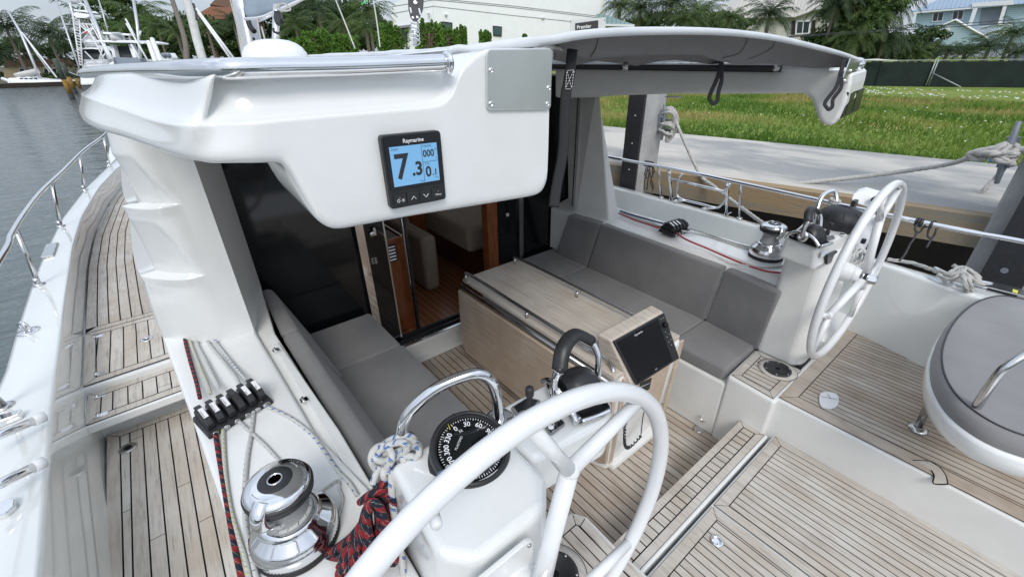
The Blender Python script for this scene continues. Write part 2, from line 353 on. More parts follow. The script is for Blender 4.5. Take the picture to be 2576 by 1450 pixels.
def ropemat(name, base, fleck, k=30, wid=.2, twist=1.0, fleck2=None, w2=.0):
    """braided line: weave from UV (u metres along, v around); spiralling flecks"""
    m, n, b = nt(name); b.inputs['Roughness'].default_value = .85
    tc = n.nodes.new('ShaderNodeTexCoord'); sx = n.nodes.new('ShaderNodeSeparateXYZ'); n.links.new(tc.outputs['UV'], sx.inputs[0])
    def mth(op, a, b_=None, c=None):
        q = n.nodes.new('ShaderNodeMath'); q.operation = op
        for i, t in enumerate((a, b_, c)):
            if t is None: continue
            if isinstance(t, (int, float)): q.inputs[i].default_value = t
            else: n.links.new(t, q.inputs[i])
        return q.outputs[0]
    u, v = sx.outputs[0], sx.outputs[1]
    ph = mth('ADD', mth('MULTIPLY', u, k), mth('MULTIPLY', v, twist)); st = mth('LESS_THAN', mth('FRACT', ph), wid)
    ck = mth('LESS_THAN', mth('FRACT', mth('ADD', mth('MULTIPLY', u, 180), mth('MULTIPLY', v, 5))), .8)
    mx = n.nodes.new('ShaderNodeMixRGB'); mx.inputs[1].default_value = (*base, 1); mx.inputs[2].default_value = (*fleck, 1); hv = mth('LESS_THAN', mth('FRACT', mth('ADD', mth('MULTIPLY', v, 2), mth('MULTIPLY', u, 3))), .55) if wid < .4 else None
    fk = mth('MULTIPLY', st, ck)
    if hv is not None: fk = mth('MULTIPLY', fk, hv)
    n.links.new(fk, mx.inputs[0])
    out = mx.outputs[0]
    if fleck2:
        st2 = mth('LESS_THAN', mth('FRACT', mth('ADD', mth('MULTIPLY', u, k*1.37), mth('MULTIPLY', v, twist*3))), w2)
        m3 = n.nodes.new('ShaderNodeMixRGB'); m3.inputs[2].default_value = (*fleck2, 1); n.links.new(out, m3.inputs[1]); n.links.new(mth('MULTIPLY', st2, ck), m3.inputs[0]); out = m3.outputs[0]
    n.links.new(out, b.inputs['Base Color'])
    wv = mth('ADD', mth('SINE', mth('ADD', mth('MULTIPLY', u, 1500), mth('MULTIPLY', v, 44))), mth('SINE', mth('SUBTRACT', mth('MULTIPLY', u, 1500), mth('MULTIPLY', v, 44))))
    bp = n.nodes.new('ShaderNodeBump'); bp.inputs['Strength'].default_value = .4; bp.inputs['Distance'].default_value = .002; n.links.new(wv, bp.inputs['Height']); n.links.new(bp.outputs[0], b.inputs['Normal'])
ropemat('line_white_blue', (.62, .62, .59), (.03, .13, .42), 30, .26)
ropemat('line_white_black', (.58, .585, .57), (.05, .05, .06), 40, .1)
ropemat('line_white_yellow', (.60, .60, .54), (.50, .49, .10), 44, .30, 1, (.03, .03, .05), .06)
ropemat('line_red_black', (.009, .013, .026), (.30, .012, .018), 24, .46, 1, (.5, .5, .4), .04)
ropemat('line_red_white', (.42, .015, .025), (.6, .6, .6), 60, .14)
ropemat('line_blue_white', (.022, .05, .12), (.45, .47, .5), 45, .22)
ropemat('line_blackwhite', (.5, .5, .48), (.04, .04, .05), 50, .35)
def foliage(name, c1, c2, c3=None, s=1.2, trans=.25):
    m, n, b = nt(name); b.inputs['Roughness'].default_value = .55; b.inputs['Specular IOR Level'].default_value = .3
    ge = n.nodes.new('ShaderNodeTexCoord'); a = n.nodes.new('ShaderNodeTexNoise'); a.inputs['Scale'].default_value = s; a.inputs['Detail'].default_value = 3; n.links.new(ge.outputs['Object'], a.inputs[0])
    cr_ = n.nodes.new('ShaderNodeValToRGB'); cr_.color_ramp.elements[0].position = .35; cr_.color_ramp.elements[0].color = (*c1, 1); cr_.color_ramp.elements[1].position = .65; cr_.color_ramp.elements[1].color = (*c2, 1)
    if name == 'blade': cr_.color_ramp.elements[0].position = .38; cr_.color_ramp.elements[1].position = .50
    if c3: e = cr_.color_ramp.elements.new(.76 if name != 'blade' else .60); e.color = (*c3, 1)
    n.links.new(a.outputs[0], cr_.inputs[0]); n.links.new(cr_.outputs[0], b.inputs['Base Color'])
    tr = n.nodes.new('ShaderNodeBsdfTranslucent'); n.links.new(cr_.outputs[0], tr.inputs[0]); ms = n.nodes.new('ShaderNodeMixShader'); ms.inputs[0].default_value = trans
    out = n.nodes['Material Output']; n.links.new(b.outputs[0], ms.inputs[1]); n.links.new(tr.outputs[0], ms.inputs[2]); n.links.new(ms.outputs[0], out.inputs[0])
foliage('leaf_palm', (.055, .095, .03), (.11, .16, .045), (.22, .20, .05), 1)
foliage('leaf_palm_dark', (.035, .062, .03), (.07, .105, .045), (.13, .125, .06), 1)
foliage('leaf_dark', (.032, .066, .02), (.075, .125, .035), (.14, .18, .05), .9)
foliage('leaf_bright', (.08, .18, .025), (.15, .28, .045), (.24, .36, .07), 2)
foliage('leaf_mid', (.05, .10, .025), (.10, .17, .04), (.19, .23, .05), 1)
foliage('blade', (.085, .17, .022), (.18, .26, .045), (.36, .30, .11), .33, .35)
def lawn():
    m, n, b = nt('lawn'); b.inputs['Roughness'].default_value = .95; b.inputs['Specular IOR Level'].default_value = .1
    ge = n.nodes.new('ShaderNodeTexCoord'); a = n.nodes.new('ShaderNodeTexNoise'); a.inputs['Scale'].default_value = .28; a.inputs['Detail'].default_value = 8; a.inputs['Roughness'].default_value = .7; n.links.new(ge.outputs['Object'], a.inputs[0])
    cr_ = n.nodes.new('ShaderNodeValToRGB'); cr_.color_ramp.elements[0].position = .36; cr_.color_ramp.elements[0].color = (.11, .19, .035, 1); cr_.color_ramp.elements[1].position = .55; cr_.color_ramp.elements[1].color = (.21, .26, .06, 1); e = cr_.color_ramp.elements.new(.68); e.color = (.36, .28, .12, 1)
    n.links.new(a.outputs[0], cr_.inputs[0]); 
    a2 = n.nodes.new('ShaderNodeTexNoise'); a2.inputs['Scale'].default_value = 9; a2.inputs['Detail'].default_value = 6; n.links.new(ge.outputs['Object'], a2.inputs[0])
    mr = n.nodes.new('ShaderNodeMapRange'); mr.inputs[1].default_value = .3; mr.inputs[2].default_value = .7; mr.inputs[3].default_value = .55; mr.inputs[4].default_value = 1.3; n.links.new(a2.outputs[0], mr.inputs[0])
    vm = n.nodes.new('ShaderNodeVectorMath'); vm.operation = 'SCALE'; n.links.new(cr_.outputs[0], vm.inputs[0]); n.links.new(mr.outputs[0], vm.inputs[3]); n.links.new(vm.outputs[0], b.inputs['Base Color'])
    bp = n.nodes.new('ShaderNodeBump'); bp.inputs['Strength'].default_value = .8; bp.inputs['Distance'].default_value = .08; n.links.new(a2.outputs[0], bp.inputs['Height']); n.links.new(bp.outputs[0], b.inputs['Normal'])
lawn()
def water():
    m, n, b = nt('water'); b.inputs['Base Color'].default_value = (.075, .10, .10, 1); b.inputs['Roughness'].default_value = .06; b.inputs['Specular IOR Level'].default_value = .6
    ge = n.nodes.new('ShaderNodeTexCoord'); mp = n.nodes.new('ShaderNodeMapping'); mp.inputs['Scale'].default_value = (1, 1.7, 1); mp.inputs['Rotation'].default_value = (0, 0, .5); n.links.new(ge.outputs['Object'], mp.inputs[0])
    a = n.nodes.new('ShaderNodeTexNoise'); a.inputs['Scale'].default_value = 2.2; a.inputs['Detail'].default_value = 4; a.inputs['Distortion'].default_value = .6; n.links.new(mp.outputs[0], a.inputs[0])
    a2 = n.nodes.new('ShaderNodeTexNoise'); a2.inputs['Scale'].default_value = .35; a2.inputs['Detail'].default_value = 2; n.links.new(mp.outputs[0], a2.inputs[0])
    ad = n.nodes.new('ShaderNodeMath'); ad.operation = 'MULTIPLY_ADD'; ad.inputs[1].default_value = .35; n.links.new(a.outputs[0], ad.inputs[0]); n.links.new(a2.outputs[0], ad.inputs[2])
    bp = n.nodes.new('ShaderNodeBump'); bp.inputs['Strength'].default_value = .8; bp.inputs['Distance'].default_value = .32; n.links.new(ad.outputs[0], bp.inputs['Height']); n.links.new(bp.outputs[0], b.inputs['Normal'])
water()
def screen_mat(name, col, e):
    m, n, b = nt(name); b.inputs['Base Color'].default_value = (.02, .02, .02, 1); b.inputs['Roughness'].default_value = .2; b.inputs['Emission Color'].default_value = (*col, 1); b.inputs['Emission Strength'].default_value = e
screen_mat('lcd_blue', (.17, .42, .72), .95)
# ================================================================== ground, water, quay
ZQ = 1.15; ZW = -1.3
def struct(mm, name, mats, **k): o = mm.build(name, mats, **k); o['kind'] = 'structure'; return o
m = M(); m.add([(-900, -300, ZW), (3.75, -300, ZW), (3.75, 116, ZW), (-900, 116, ZW)], [(0, 1, 2, 3)]); struct(m, 'water', 'water')
def lot_z(x): t = max(0, min(1, (x-6.3)/42)); t = t*t*(3-2*t)*.5+t*.5; return ZQ-.02-t*1.45
qa, qb = Z(1620, 425, ZQ), Z(2540, 553, ZQ); ga, gb = Z(1530, 318, ZQ), Z(2455, 408, ZQ)
def online(a, b, y): t = (min(y, 9)-a.y)/(b.y-a.y); p = a.lerp(b, t); return V((p.x, y, ZQ))
Y0, Y1 = -9, 60
rows = []
for j in range(41):
    y = Y0-20+(j/40)*(116+29); gx = online(ga, gb, max(-8, min(40, y))).x; rows.append([V((gx+(260-gx)*(i/40)**2.2, y, lot_z(gx+(260-gx)*(i/40)**2.2))) for i in range(41)])
m = M(); m.grid(rows); struct(m, 'lawn', 'lawn')
m = M(); m.box((-900, 116, ZW-1), (900, 900, -.75)); struct(m, 'far_bank', 'bank_soil')
m = M(); m.box((-900, 114.6, ZW-1), (60, 116.2, -.62)); struct(m, 'far_seawall', 'seawall_dark')
q0, q1 = online(qa, qb, Y0), online(qa, qb, Y1); g0, g1 = online(ga, gb, Y0), online(ga, gb, Y1)
g1 = V((q1.x+2.6, Y1, ZQ))
m = M(); off = V((.14, 0, 0))
yy = [Y0+(Y1-Y0)*i/60 for i in range(61)]
def gl(y): return online(ga, gb, y) if y < 14 else online(ga, gb, y)
m.grid([[online(qa, qb, y)+off, gl(y)+V((.06*noise.noise(V((y*3, 0, 0))), 0, 0))] for y in yy], smooth=False)
m.grid([[gl(y)+V((.06*noise.noise(V((y*3, 0, 0))), 0, 0)), gl(y)+V((.3, 0, -.4))] for y in yy], smooth=False)
struct(m, 'quay', 'concrete')
hb = (Y(1932, 535, 1).z)  # cap depth from the viewed lower edge of the cap
pb = PL(1932, 535, qa, (qb-qa).cross(V((0, 0, 1))).normalized())
capd = ZQ-pb.z
m = M()
for a, b in zip(yy[:-1], yy[1:]):
    p, q = online(qa, qb, a), online(qa, qb, b)
    w = V((.14, 0, 0)); d = V((0, 0, capd))
    m.hexa([p-d, p+w-d, q+w-d, q-d, p, p+w, q+w, q])
struct(m, 'quay_edge_beam', 'seawall_cap', bevel=0)
m = M(); m.prism([q0+V((.35, 0, -capd)), q1+V((.35, 0, -capd)), q1+V((.8, 0, -capd)), q0+V((.8, 0, -capd))], (0, 0, -3)); struct(m, 'seawall', 'seawall_dark')  # near-black colour paints in the shadow below the quay edge
# grass blades and small flowers on the lot
rng = random.Random(5); m = M()
for i in range(64000):
    u = rng.random(); y = -5+rng.random()*24; x0 = online(ga, gb, y).x if y < 14 else 6.2
    x = x0+.02+(u**1.9)*17
    if y > 2+x*1.4: continue
    n_ = noise.noise(V((x*.45, y*.45, 3)))
    h = (.035+.075*rng.random())*(1+.8*n_)*(1+x*.02); a = rng.random()*6.28; w = .004+.0012*x
    c = V((x, y, lot_z(x)-.01)); d = V((cos(a), sin(a), 0)); l = V((rng.uniform(-1, 1), rng.uniform(-1, 1), 0))*h*.7
    m.add([c-d*w, c+d*w, c+l+V((0, 0, h))], [(0, 1, 2)])
o = m.build('grass', 'blade', fixn=False); tag(o, 'green grass blades growing along the lot beyond the concrete quay', 'grass', kind='stuff')
m = M()
for i in range(2600):
    x = 7+rng.random()**.8*34; y = -4+rng.random()*28
    if noise.noise(V((x*.13, y*.2, 9))) < .10 or (x < 20 and rng.random() < .8) or (x > 24 and rng.random() < .4): continue
    s = .004+.0015*x; c = V((x, y, lot_z(x)+.05+.06*rng.random())); m.ball(c, (s, s, s*.6), n=4)
o = m.build('flowers', 'flower', fixn=False); tag(o, 'tiny white flowers scattered through the grass of the lot', 'flowers', kind='stuff')

# ================================================================== dock pilings and mooring lines
def vz(x, y, px, py):    # height on a vertical at plan (x,y) seen nearest image row py
    best = None
    for i in range(600):
        z = -1.5+i*.01; p = V((x, y, z))-EYE; d = p.dot(FWD); yy_ = 725+FD*p.dot(CD)/d
        if best is None or abs(yy_-py) < best[0]: best = (abs(yy_-py), z)
    return best[1]
c1 = Z(1606, 431, ZQ)
t = thing('dock_piling', (c1.x+.15, c1.y+.15, ZQ), 'square concrete piling with black rub strip just right of the starboard roof pillar', 'piling', 'concrete dock pilings')
m = M(); m.box((c1.x, c1.y, ZW-1), (c1.x+.32, c1.y+.20, 2.12)); part(m, 'pile', 'pile_concrete', t, bevel=.012)
m = M(); m.box((c1.x-.035, c1.y+.01, -.9), (c1.x-.002, c1.y+.19, 2.08)); 
for k in range(0, 9, 2): m.disc((c1.x-.036, c1.y+.09+.04*(k % 2), .9+.13*k), .007, (-1, 0, 0), 1, 10)
part(m, 'rub_strip', ['black_satin', 'mark_white'], t)
def cleat(c, up, nrm, s, par, name='cleat'):
    c, up, nrm = V(c), V(up).normalized(), V(nrm).normalized(); m = M()
    m.tube([c-up*s+nrm*.12*s*2, c-up*.5*s+nrm*.34*s, c+nrm*.3*s, c+up*.5*s+nrm*.34*s, c+up*s+nrm*.12*s*2], [s*.07, s*.1, s*.11, s*.1, s*.07], 10)
    for k in (-.3, .3): m.tube([c+up*s*k, c+up*s*k+nrm*s*.3], s*.1, 8)
    m.obox(c+nrm*.01, up*s*.5, up.cross(nrm)*s*.16, nrm*.012)
    return part(m, name, 'galvanised', par, bevel=.002)
cl1 = PL(1668, 305, (c1.x, c1.y-.002, 0), V((0, 1, 0)))
cleat((c1.x+.24, c1.y-.004, cl1.z), (-.12, 0, 1), (0, -1, 0), .17, t)
cleat((c1.x+.1, c1.y+.21, cl1.z-.02), (0, 0, 1), (-.9, .45, 0), .17, t)
c2 = Z(2492, 548, ZQ)
t2 = thing('dock_piling', (c2.x+.2, c2.y-.2, ZQ), 'concrete piling with wide black rub strip at the right edge, white line on its cleat', 'piling', 'concrete dock pilings')
m = M(); m.box((c2.x, c2.y-.40, ZW-1), (c2.x+.38, c2.y, 3.4)); part(m, 'pile', 'pile_concrete', t2, bevel=.015)
s1, s2 = PL(2572, 495, (c2.x-.13, 0, 0), V((1, 0, 0))), PL(2460, 700, (c2.x-.13, 0, 0), V((1, 0, 0)))
ys = (s1.y+s2.y)/2
m = M(); m.box((c2.x-.13, ys-.22, ZW-1), (c2.x-.003, ys, 3.3))
for k in range(6): m.disc((c2.x-.131, ys-.1, .5+.35*k), .02, (-1, 0, 0), 1, 12)
part(m, 'rub_strip', ['black_satin', 'galvanised'], t2, bevel=.01)
kz = PL(2536, 384, (c2.x-.03, 0, 0), V((1, 0, 0)))
cleat((c2.x-.004, kz.y, kz.z), (-.05, .1, 1), (-1, 0, 0), .20, t2)
def knot(m, c, r, rr, n=3, seed=1, ax=None, mi=0, **k):
    rg = random.Random(seed); ax = V(ax).normalized() if ax else V((0, 0, 1)); u = ax.orthogonal().normalized(); w = ax.cross(u)
    for q in range(n):
        ph = rg.random()*6; tilt = rg.uniform(-.6, .6); h = rg.uniform(-.6, .6)*r
        pts = [c+ax*(h+sin(a+ph)*tilt*r)+u*cos(a)*r*rg.uniform(.75, 1.05)+w*sin(a)*r*rg.uniform(.75, 1.05) for a in [2*pi*i/12 for i in range(12)]]
        m.tube(cr(pts, 3, True), rr, 8, mi, closed=True, **k)
# rope from piling one down to the yacht
RL = dict(lobes=3, pitch=.06, lobe=.5)
def rope(name, mat, pts, r, label, cat='rope', n=10, twist=True, extra=None, group=None, sm=6, **kk):
    m = M(); m.tube(cr(pts, sm if not twist else max(sm, 30)), r*1.05, 16 if twist else n, **(dict(lobes=3, pitch=kk.pop('pitch', .06), lobe=.5) if twist else {}))
    if extra: extra(m)
    o = m.build(name, mat, fixn=False); tag(o, label, cat, group); return o
pc = V((c1.x+.24, c1.y-.08, cl1.z))
def e1(m):
    knot(m, pc+V((.02, 0, .05)), .07, .013, 4, 3, (1, .2, .5), **RL); knot(m, pc+V((.03, 0, -.06)), .075, .013, 4, 8, (.6, .2, 1), **RL)
    for k in range(4): m.tube(cr([pc+V((.0+.02*k, -.03, .12)), pc+V((.05+.02*k, -.06, .02)), pc+V((.03+.02*k, -.05, -.12)), pc+V((.0, -.04, -.17)), pc+V((-.02, -.05, -.08))], 8), .013, 10, **RL)
rope('mooring_line', 'rope_plain', [pc+V((.08, -.05, .02)), D(1757, 431, pc.dot(FWD)-.1-EYE.dot(FWD)), D(1800, 472, 4.0), D(1925, 565, 3.3), D(1990, 600, 3.1)], .013, 'white twisted line coiled on the piling cleat and running down across the side rail', 'rope', extra=e1)
kp = V((c2.x-.12, kz.y, kz.z))
def e2(m):
    knot(m, kp, .055, .016, 5, 5, (0, 0, 1), **RL); knot(m, kp+V((0, .05, .02)), .045, .015, 3, 6, (0, 1, .2), **RL)
    m.tube(cr([kp+V((-.02, .02, .05)), kp+V((-.02, .10, .02)), kp+V((0, .17, -.02)), kp+V((0, .13, -.05)), kp+V((0, .08, -.03))], 12), .017, 12, **RL)
    m.tube(cr([kp+V((0, 0, .02)), kp+V((-.03, -.1, .06)), kp+V((-.02, -.22, .12))], 10), .018, 12, **RL)
rope('mooring_line', 'rope_plain', [D(1500, 452, 5.2), D(1600, 462, 4.9), D(1720, 473, 4.6), D(1860, 472, 4.2), D(1960, 466, 4.0), D(2200, 440, 3.75), D(2380, 414, 3.65), kp+V((-.02, .12, -.01)), kp], .0165, 'long white twisted line running past the side rail to the knot on the right-hand piling', 'rope', extra=e2)
o = M().tube([D(2488, 403, 3.52), D(2501, 400, 3.50)], .021, 12).build('tape_band', 'blue_tape', fixn=False); tag(o, 'blue tape band wrapped round the white line beside the right-hand piling knot', 'tape')
rope('rope_tail', 'rope_plain', [kp+V((-.02, -.02, -.03)), D(2512, 440, 3.5), D(2480, 473, 3.55), D(2450, 505, 3.6), D(2456, 525, 3.62), D(2476, 535, 3.62), D(2483, 541, 3.6)], .0165, 'loose white rope tail hanging from the piling knot down onto the concrete')

# ================================================================== background helpers
def facing(px, py, d):   # vertical plane through the viewed point turned towards the viewer
    c = D(px, py, d); n = V((-c.x, -c.y, 0)).normalized(); return c, n
def wallpoly(mm, pts, c, n, thick, mi=0, lift=0, uvs=False):
    P = [PL(x, y, c+n*lift, n) for x, y in pts]
    if uvs:
        u = V((0, 0, 1)).cross(n).normalized(); b = len(mm.f)
        mm.add(P, [tuple(range(len(P)))], mi, uv=[[(p.dot(u), p.z) for p in P]])
        k = len(P); Q = [p-n*thick for p in P]; mm.add(P+Q, [(i, (i+1) % k, k+(i+1) % k, k+i) for i in range(k)], mi)
    else: mm.prism(P, -n*thick, mi)
def window(par, pts, c, n, frame='trim_white', glass='win_dark', bar=True):
    m = M(); P = [PL(x, y, c+n*.12, n) for x, y in pts]; cc = sum(P, V((0, 0, 0)))/4
    m.prism(P, -n*.1); f = part(m, 'window', frame, par)
    g = M(); Q = [cc+(p-cc)*.8+n*.02 for p in P]; g.prism(Q, -n*.03)
    part(g, 'pane', glass, f)
    if bar:
        b = M(); a, d = (P[0]+P[1])/2, (P[3]+P[2])/2; s = (P[1]-P[0])*.03; b.prism([a-s+n*.03, a+s+n*.03, d+s+n*.03, d-s+n*.03], -n*.02); part(b, 'glazing_bar', frame, f)
    return f
# ---- white modern house
c, n = facing(1250, 60, 46); n = (n+V((.25, -.0, 0))).normalized()
t = thing('modern_house', (c.x, c.y, lot_z(c.x)), 'flat roofed white modern house with thin dark reveal lines, behind the yacht roof', 'house')
m = M(); wallpoly(m, [(1090, -60), (1527, -60), (1517, 125), (1090, 125)], c, n, 14)
pr = PL(1090, 60, c, n); nl = (n+V((-1.2, -.2, 0))).normalized()
wl = M(); P = [PL(x, y, pr, nl) for x, y in [(985, 10), (1090, -30), (1090, 125), (985, 125)]]; m.prism(P, -nl*6)
part(m, 'wall', 'house_white', t)
def reveal(pts, c_, n_):
    for a, b in zip(pts[:-1], pts[1:]): 
        A, B = PL(*a, c_+n_*.02, n_), PL(*b, c_+n_*.02, n_); q = V((0, 0, .03)); m.prism([A-q, B-q, B+q, A+q], -n_*.03)
m = M(); reveal([(1090, 16), (1288, 39), (1433, 54), (1520, 64)], c, n); reveal([(1090, 0), (1288, 19), (1505, 45)], c, n); reveal([(1090, -4), (1288, 15), (1505, 41)], c, n); reveal([(983, 35), (1090, 16)], pr, nl); reveal([(985, 17), (1090, 0)], pr, nl); part(m, 'reveal_line', 'house_line', t)
for w in ([(1111, 54), (1138, 57), (1138, 93), (1114, 90)], [(1240, 65), (1263, 67), (1262, 92), (1241, 90)]): window(t, w, c, n, 'shutter_black', 'win_teal', False)
m = M(); wallpoly(m, [(1000, 66), (1080, 56), (1080, 62), (1000, 72)], pr, nl, .5, lift=.5); part(m, 'canopy', 'house_line', t)
m = M(); wallpoly(m, [(1004, 72), (1024, 70), (1024, 110), (1004, 110)], pr, nl, .1, lift=.1); part(m, 'door', 'win_dark', t)
for q in ((1078, 34), (1122, 37), (1366, 45)): m = M(); p = PL(*q, c+n*.1, n); m.ball(p, .16, n=8); part(m, 'wall_lamp', 'trim_white', t)
# ---- white board with dark name panel
c, n = facing(1478, 68, 15)
t = thing('sign_board', (c.x, c.y, lot_z(c.x)), 'white sign board with a dark panel reading Premier, just above the canvas roof', 'sign')
m = M(); wallpoly(m, [(1433, 50), (1524, 44), (1519, 170), (1433, 172)], c, n, .08); part(m, 'board', 'trim_white', t)
m = M(); wallpoly(m, [(1447, 59), (1505, 51), (1504, 104), (1447, 108)], c, n, .02, lift=.03); part(m, 'panel', 'charcoal_trim', t)
m = M(); a, b = PL(1451, 73.5, c+n*.04, n), PL(1487, 69.5, c+n*.04, n); xd = (b-a).normalized(); m.text('Premier', a, xd, n.cross(xd), (b-a).length*.31, bold=.004, lift=.01); part(m, 'lettering', 'mark_white', t)
m = M()
for q in ((1436, 54), (1521, 50)): m.ball(PL(*q, c+n*.02, n), .02, n=6)
part(m, 'bolt', 'house_line', t)
# ---- small teal roofed building
c, n = facing(1560, 60, 40)
t = thing('teal_roof_house', (c.x, c.y, lot_z(c.x)), 'low building with pale blue ribbed metal roof right of the white sign board', 'house')
m = M(); wallpoly(m, [(1500, 35), (1524, 38), (1596, 62), (1500, 60)], c, n, 4, uvs=True); part(m, 'roof', 'roof_teal', t)
m = M(); wallpoly(m, [(1500, 62), (1588, 66), (1580, 120), (1500, 120)], c, n, 4, lift=-.6); part(m, 'wall', 'house_tan', t)
m = M(); wallpoly(m, [(1500, 60), (1597, 62), (1595, 68), (1500, 65)], c, n, .2, lift=.1); part(m, 'fascia', 'trim_white', t)
# ---- beige house with ribbed roof and black shutters
c, n = facing(2020, 60, 60)
t = thing('beige_house', (c.x, c.y, lot_z(c.x)), 'beige stucco house with ribbed beige metal roof and black shutters', 'house')
m = M(); wallpoly(m, [(1860, 30), (2140, 20), (2140, 130), (1860, 130)], c, n, 10); part(m, 'wall', 'house_beige', t)
m = M(); e0 = [PL(x, y, c+n*.8, n) for x, y in [(1800, 48), (2000, 44), (2052, 25), (2150, 28)]]; r0 = [PL(x, y, c-n*6, n) for x, y in [(1810, 15), (1905, -25), (2010, -30), (2150, -30)]]
u = V((0, 0, 1)).cross(n).normalized(); P = e0+r0[::-1]
m.add(P, [(0, 1, 6, 7), (1, 2, 5, 6), (2, 3, 4, 5)], uv=[[(p.dot(u), p.z) for p in (P[0], P[1], P[6], P[7])], [(p.dot(u), p.z) for p in (P[1], P[2], P[5], P[6])], [(p.dot(u), p.z) for p in (P[2], P[3], P[4], P[5])]]); part(m, 'roof', 'roof_beige', t, sol=.15)
for w in ([(2003, 52), (2041, 51), (2036, 86), (2000, 87)], [(2100, 50), (2121, 49), (2119, 74), (2098, 75)]):
    window(t, w, c, n)
    m = M(); x0, x1 = w[0][0], w[1][0]; wallpoly(m, [(x0-11, w[0][1]), (x0-2, w[0][1]), (x0-4, w[3][1]), (x0-13, w[3][1])], c, n, .1, lift=.15); part(m, 'shutter', 'shutter_black', t)
    m = M(); wallpoly(m, [(x1+2, w[1][1]), (x1+11, w[1][1]-1), (x1+8, w[2][1]-1), (x1-1, w[2][1])], c, n, .1, lift=.15); part(m, 'shutter', 'shutter_black', t)
# ---- pale blue house
c, n = facing(2400, 50, 58)
t = thing('blue_house', (c.x, c.y, lot_z(c.x)), 'pale blue clapboard house with blue ribbed roof, white trim and balcony', 'house')
m = M(); wallpoly(m, [(2307, 30), (2600, 10), (2600, 130), (2290, 130)], c, n, 9, uvs=True); part(m, 'wall', 'siding_blue', t)
e0 = [PL(x, y, c+n*.9, n) for x, y in [(2291, 31), (2450, 18), (2620, 8)]]; r0 = [PL(x, y, c-n*5, n) for x, y in [(2375, -6), (2450, -26), (2620, -40)]]
u = V((0, 0, 1)).cross(n).normalized(); P = e0+r0[::-1]; m = M(); m.add(P, [(0, 1, 4, 5), (1, 2, 3, 4)], uv=[[(p.dot(u), p.z) for p in (P[i] for i in f)] for f in ((0, 1, 4, 5), (1, 2, 3, 4))]); part(m, 'roof', 'roof_blue', t, sol=.12)
m = M(); wallpoly(m, [(2291, 31), (2450, 18), (2450, 22), (2292, 35)], c, n, .2, lift=.9); part(m, 'eave', 'trim_white', t)
for w in ([(2347, 32), (2377, 29), (2372, 54), (2343, 56)], [(2397, 27), (2427, 25), (2422, 50), (2393, 52)]): window(t, w, c, n)
m = M(); wallpoly(m, [(2470, 20), (2534, 16), (2526, 60), (2462, 64)], c, n, .1, lift=.05); part(m, 'balcony_opening', 'boat_grey', t)
for a in ([(2450, 16), (2462, 15), (2445, 64), (2435, 64)], [(2524, 14), (2534, 14), (2520, 62), (2510, 62)]):
    m = M(); wallpoly(m, a, c, n, .3, lift=.9); part(m, 'column', 'trim_white', t)
m = M(); wallpoly(m, [(2445, 8), (2550, 0), (2550, 12), (2445, 18)], c, n, 1.0, lift=1.0); part(m, 'balcony_eave', 'trim_white', t)
m = M(); A, B = PL(2450, 70, c+n*1.0, n), PL(2545, 60, c+n*1.0, n); C_, D_ = PL(2475, 88, c+n*1.0, n), PL(2545, 82, c+n*1.0, n)
m.tube([A, B], .06, 6); m.tube([C_, D_], .05, 6)
for k in range(15): f = k/14; m.tube([A.lerp(B, f), C_.lerp(D_, f)], .03, 4)
part(m, 'balcony_railing', 'trim_white', t)
gp = [(2330, 82), (2404, 52), (2482, 96), (2478, 115), (2345, 115)]
m = M(); wallpoly(m, gp, c, n, 3, lift=3, uvs=True); part(m, 'porch_gable', 'siding_blue', t)
m = M(); a, b, d = [PL(x, y, c+n*3.2, n) for x, y in ((2326, 84), (2404, 50), (2486, 98))]; back = -n*3
m.prism([a, b, b+back, a+back], (0, 0, -.12)); m.prism([b, d, d+back, b+back], (0, 0, -.12)); part(m, 'porch_roof', 'roof_blue', t)
m = M(); m.tube([a+n*.05, b+n*.05, d+n*.05], .13, 4); part(m, 'porch_trim', 'trim_white', t)
m = M(); wallpoly(m, [(2358, 76), (2392, 68), (2386, 98), (2354, 98)], c, n, .05, lift=3.1); part(m, 'gable_panel', 'trim_white', t)
m = M(); wallpoly(m, [(2540, 108), (2640, 105), (2640, 160), (2540, 160)], c, n, 2, lift=4); part(m, 'garage', 'boat_grey', t)
# ---- terracotta roofed house and brown bungalow
c, n = facing(545, 30, 55)
t = thing('tiled_house', (c.x, c.y, -.7), 'house with terracotta tiled roof glimpsed left of the mast', 'house')
m = M(); wallpoly(m, [(492, 38), (530, 16), (600, 20), (600, 46), (508, 50)], c, n, 3, uvs=True); part(m, 'roof', 'roof_tile', t)
m = M(); wallpoly(m, [(505, 48), (600, 46), (600, 140), (505, 140)], c, n, 3, lift=-.5); part(m, 'wall', 'house_tan', t)
m = M(); wallpoly(m, [(528, 12), (548, -8), (600, -8), (598, 22)], c, n, 2, lift=-1.2, uvs=True); part(m, 'upper_roof', 'house_brown', t)
c, n = facing(100, 180, 104)
t = thing('bungalow', (c.x, c.y, -.7), 'low bungalow with brown roof under the palms across the water', 'house')
m = M(); wallpoly(m, [(2, 166), (20, 152), (168, 147), (196, 163)], c, n, 4, lift=.5); part(m, 'roof', 'house_brown', t)
m = M(); wallpoly(m, [(10, 166), (190, 164), (190, 204), (10, 205)], c, n, 4); part(m, 'wall', 'house_tan', t)
for x in (48, 66, 84, 110, 130): window(t, [(x, 171), (x+13, 171), (x+13, 186), (x, 186)], c, n, 'trim_white', 'win_dark', False)
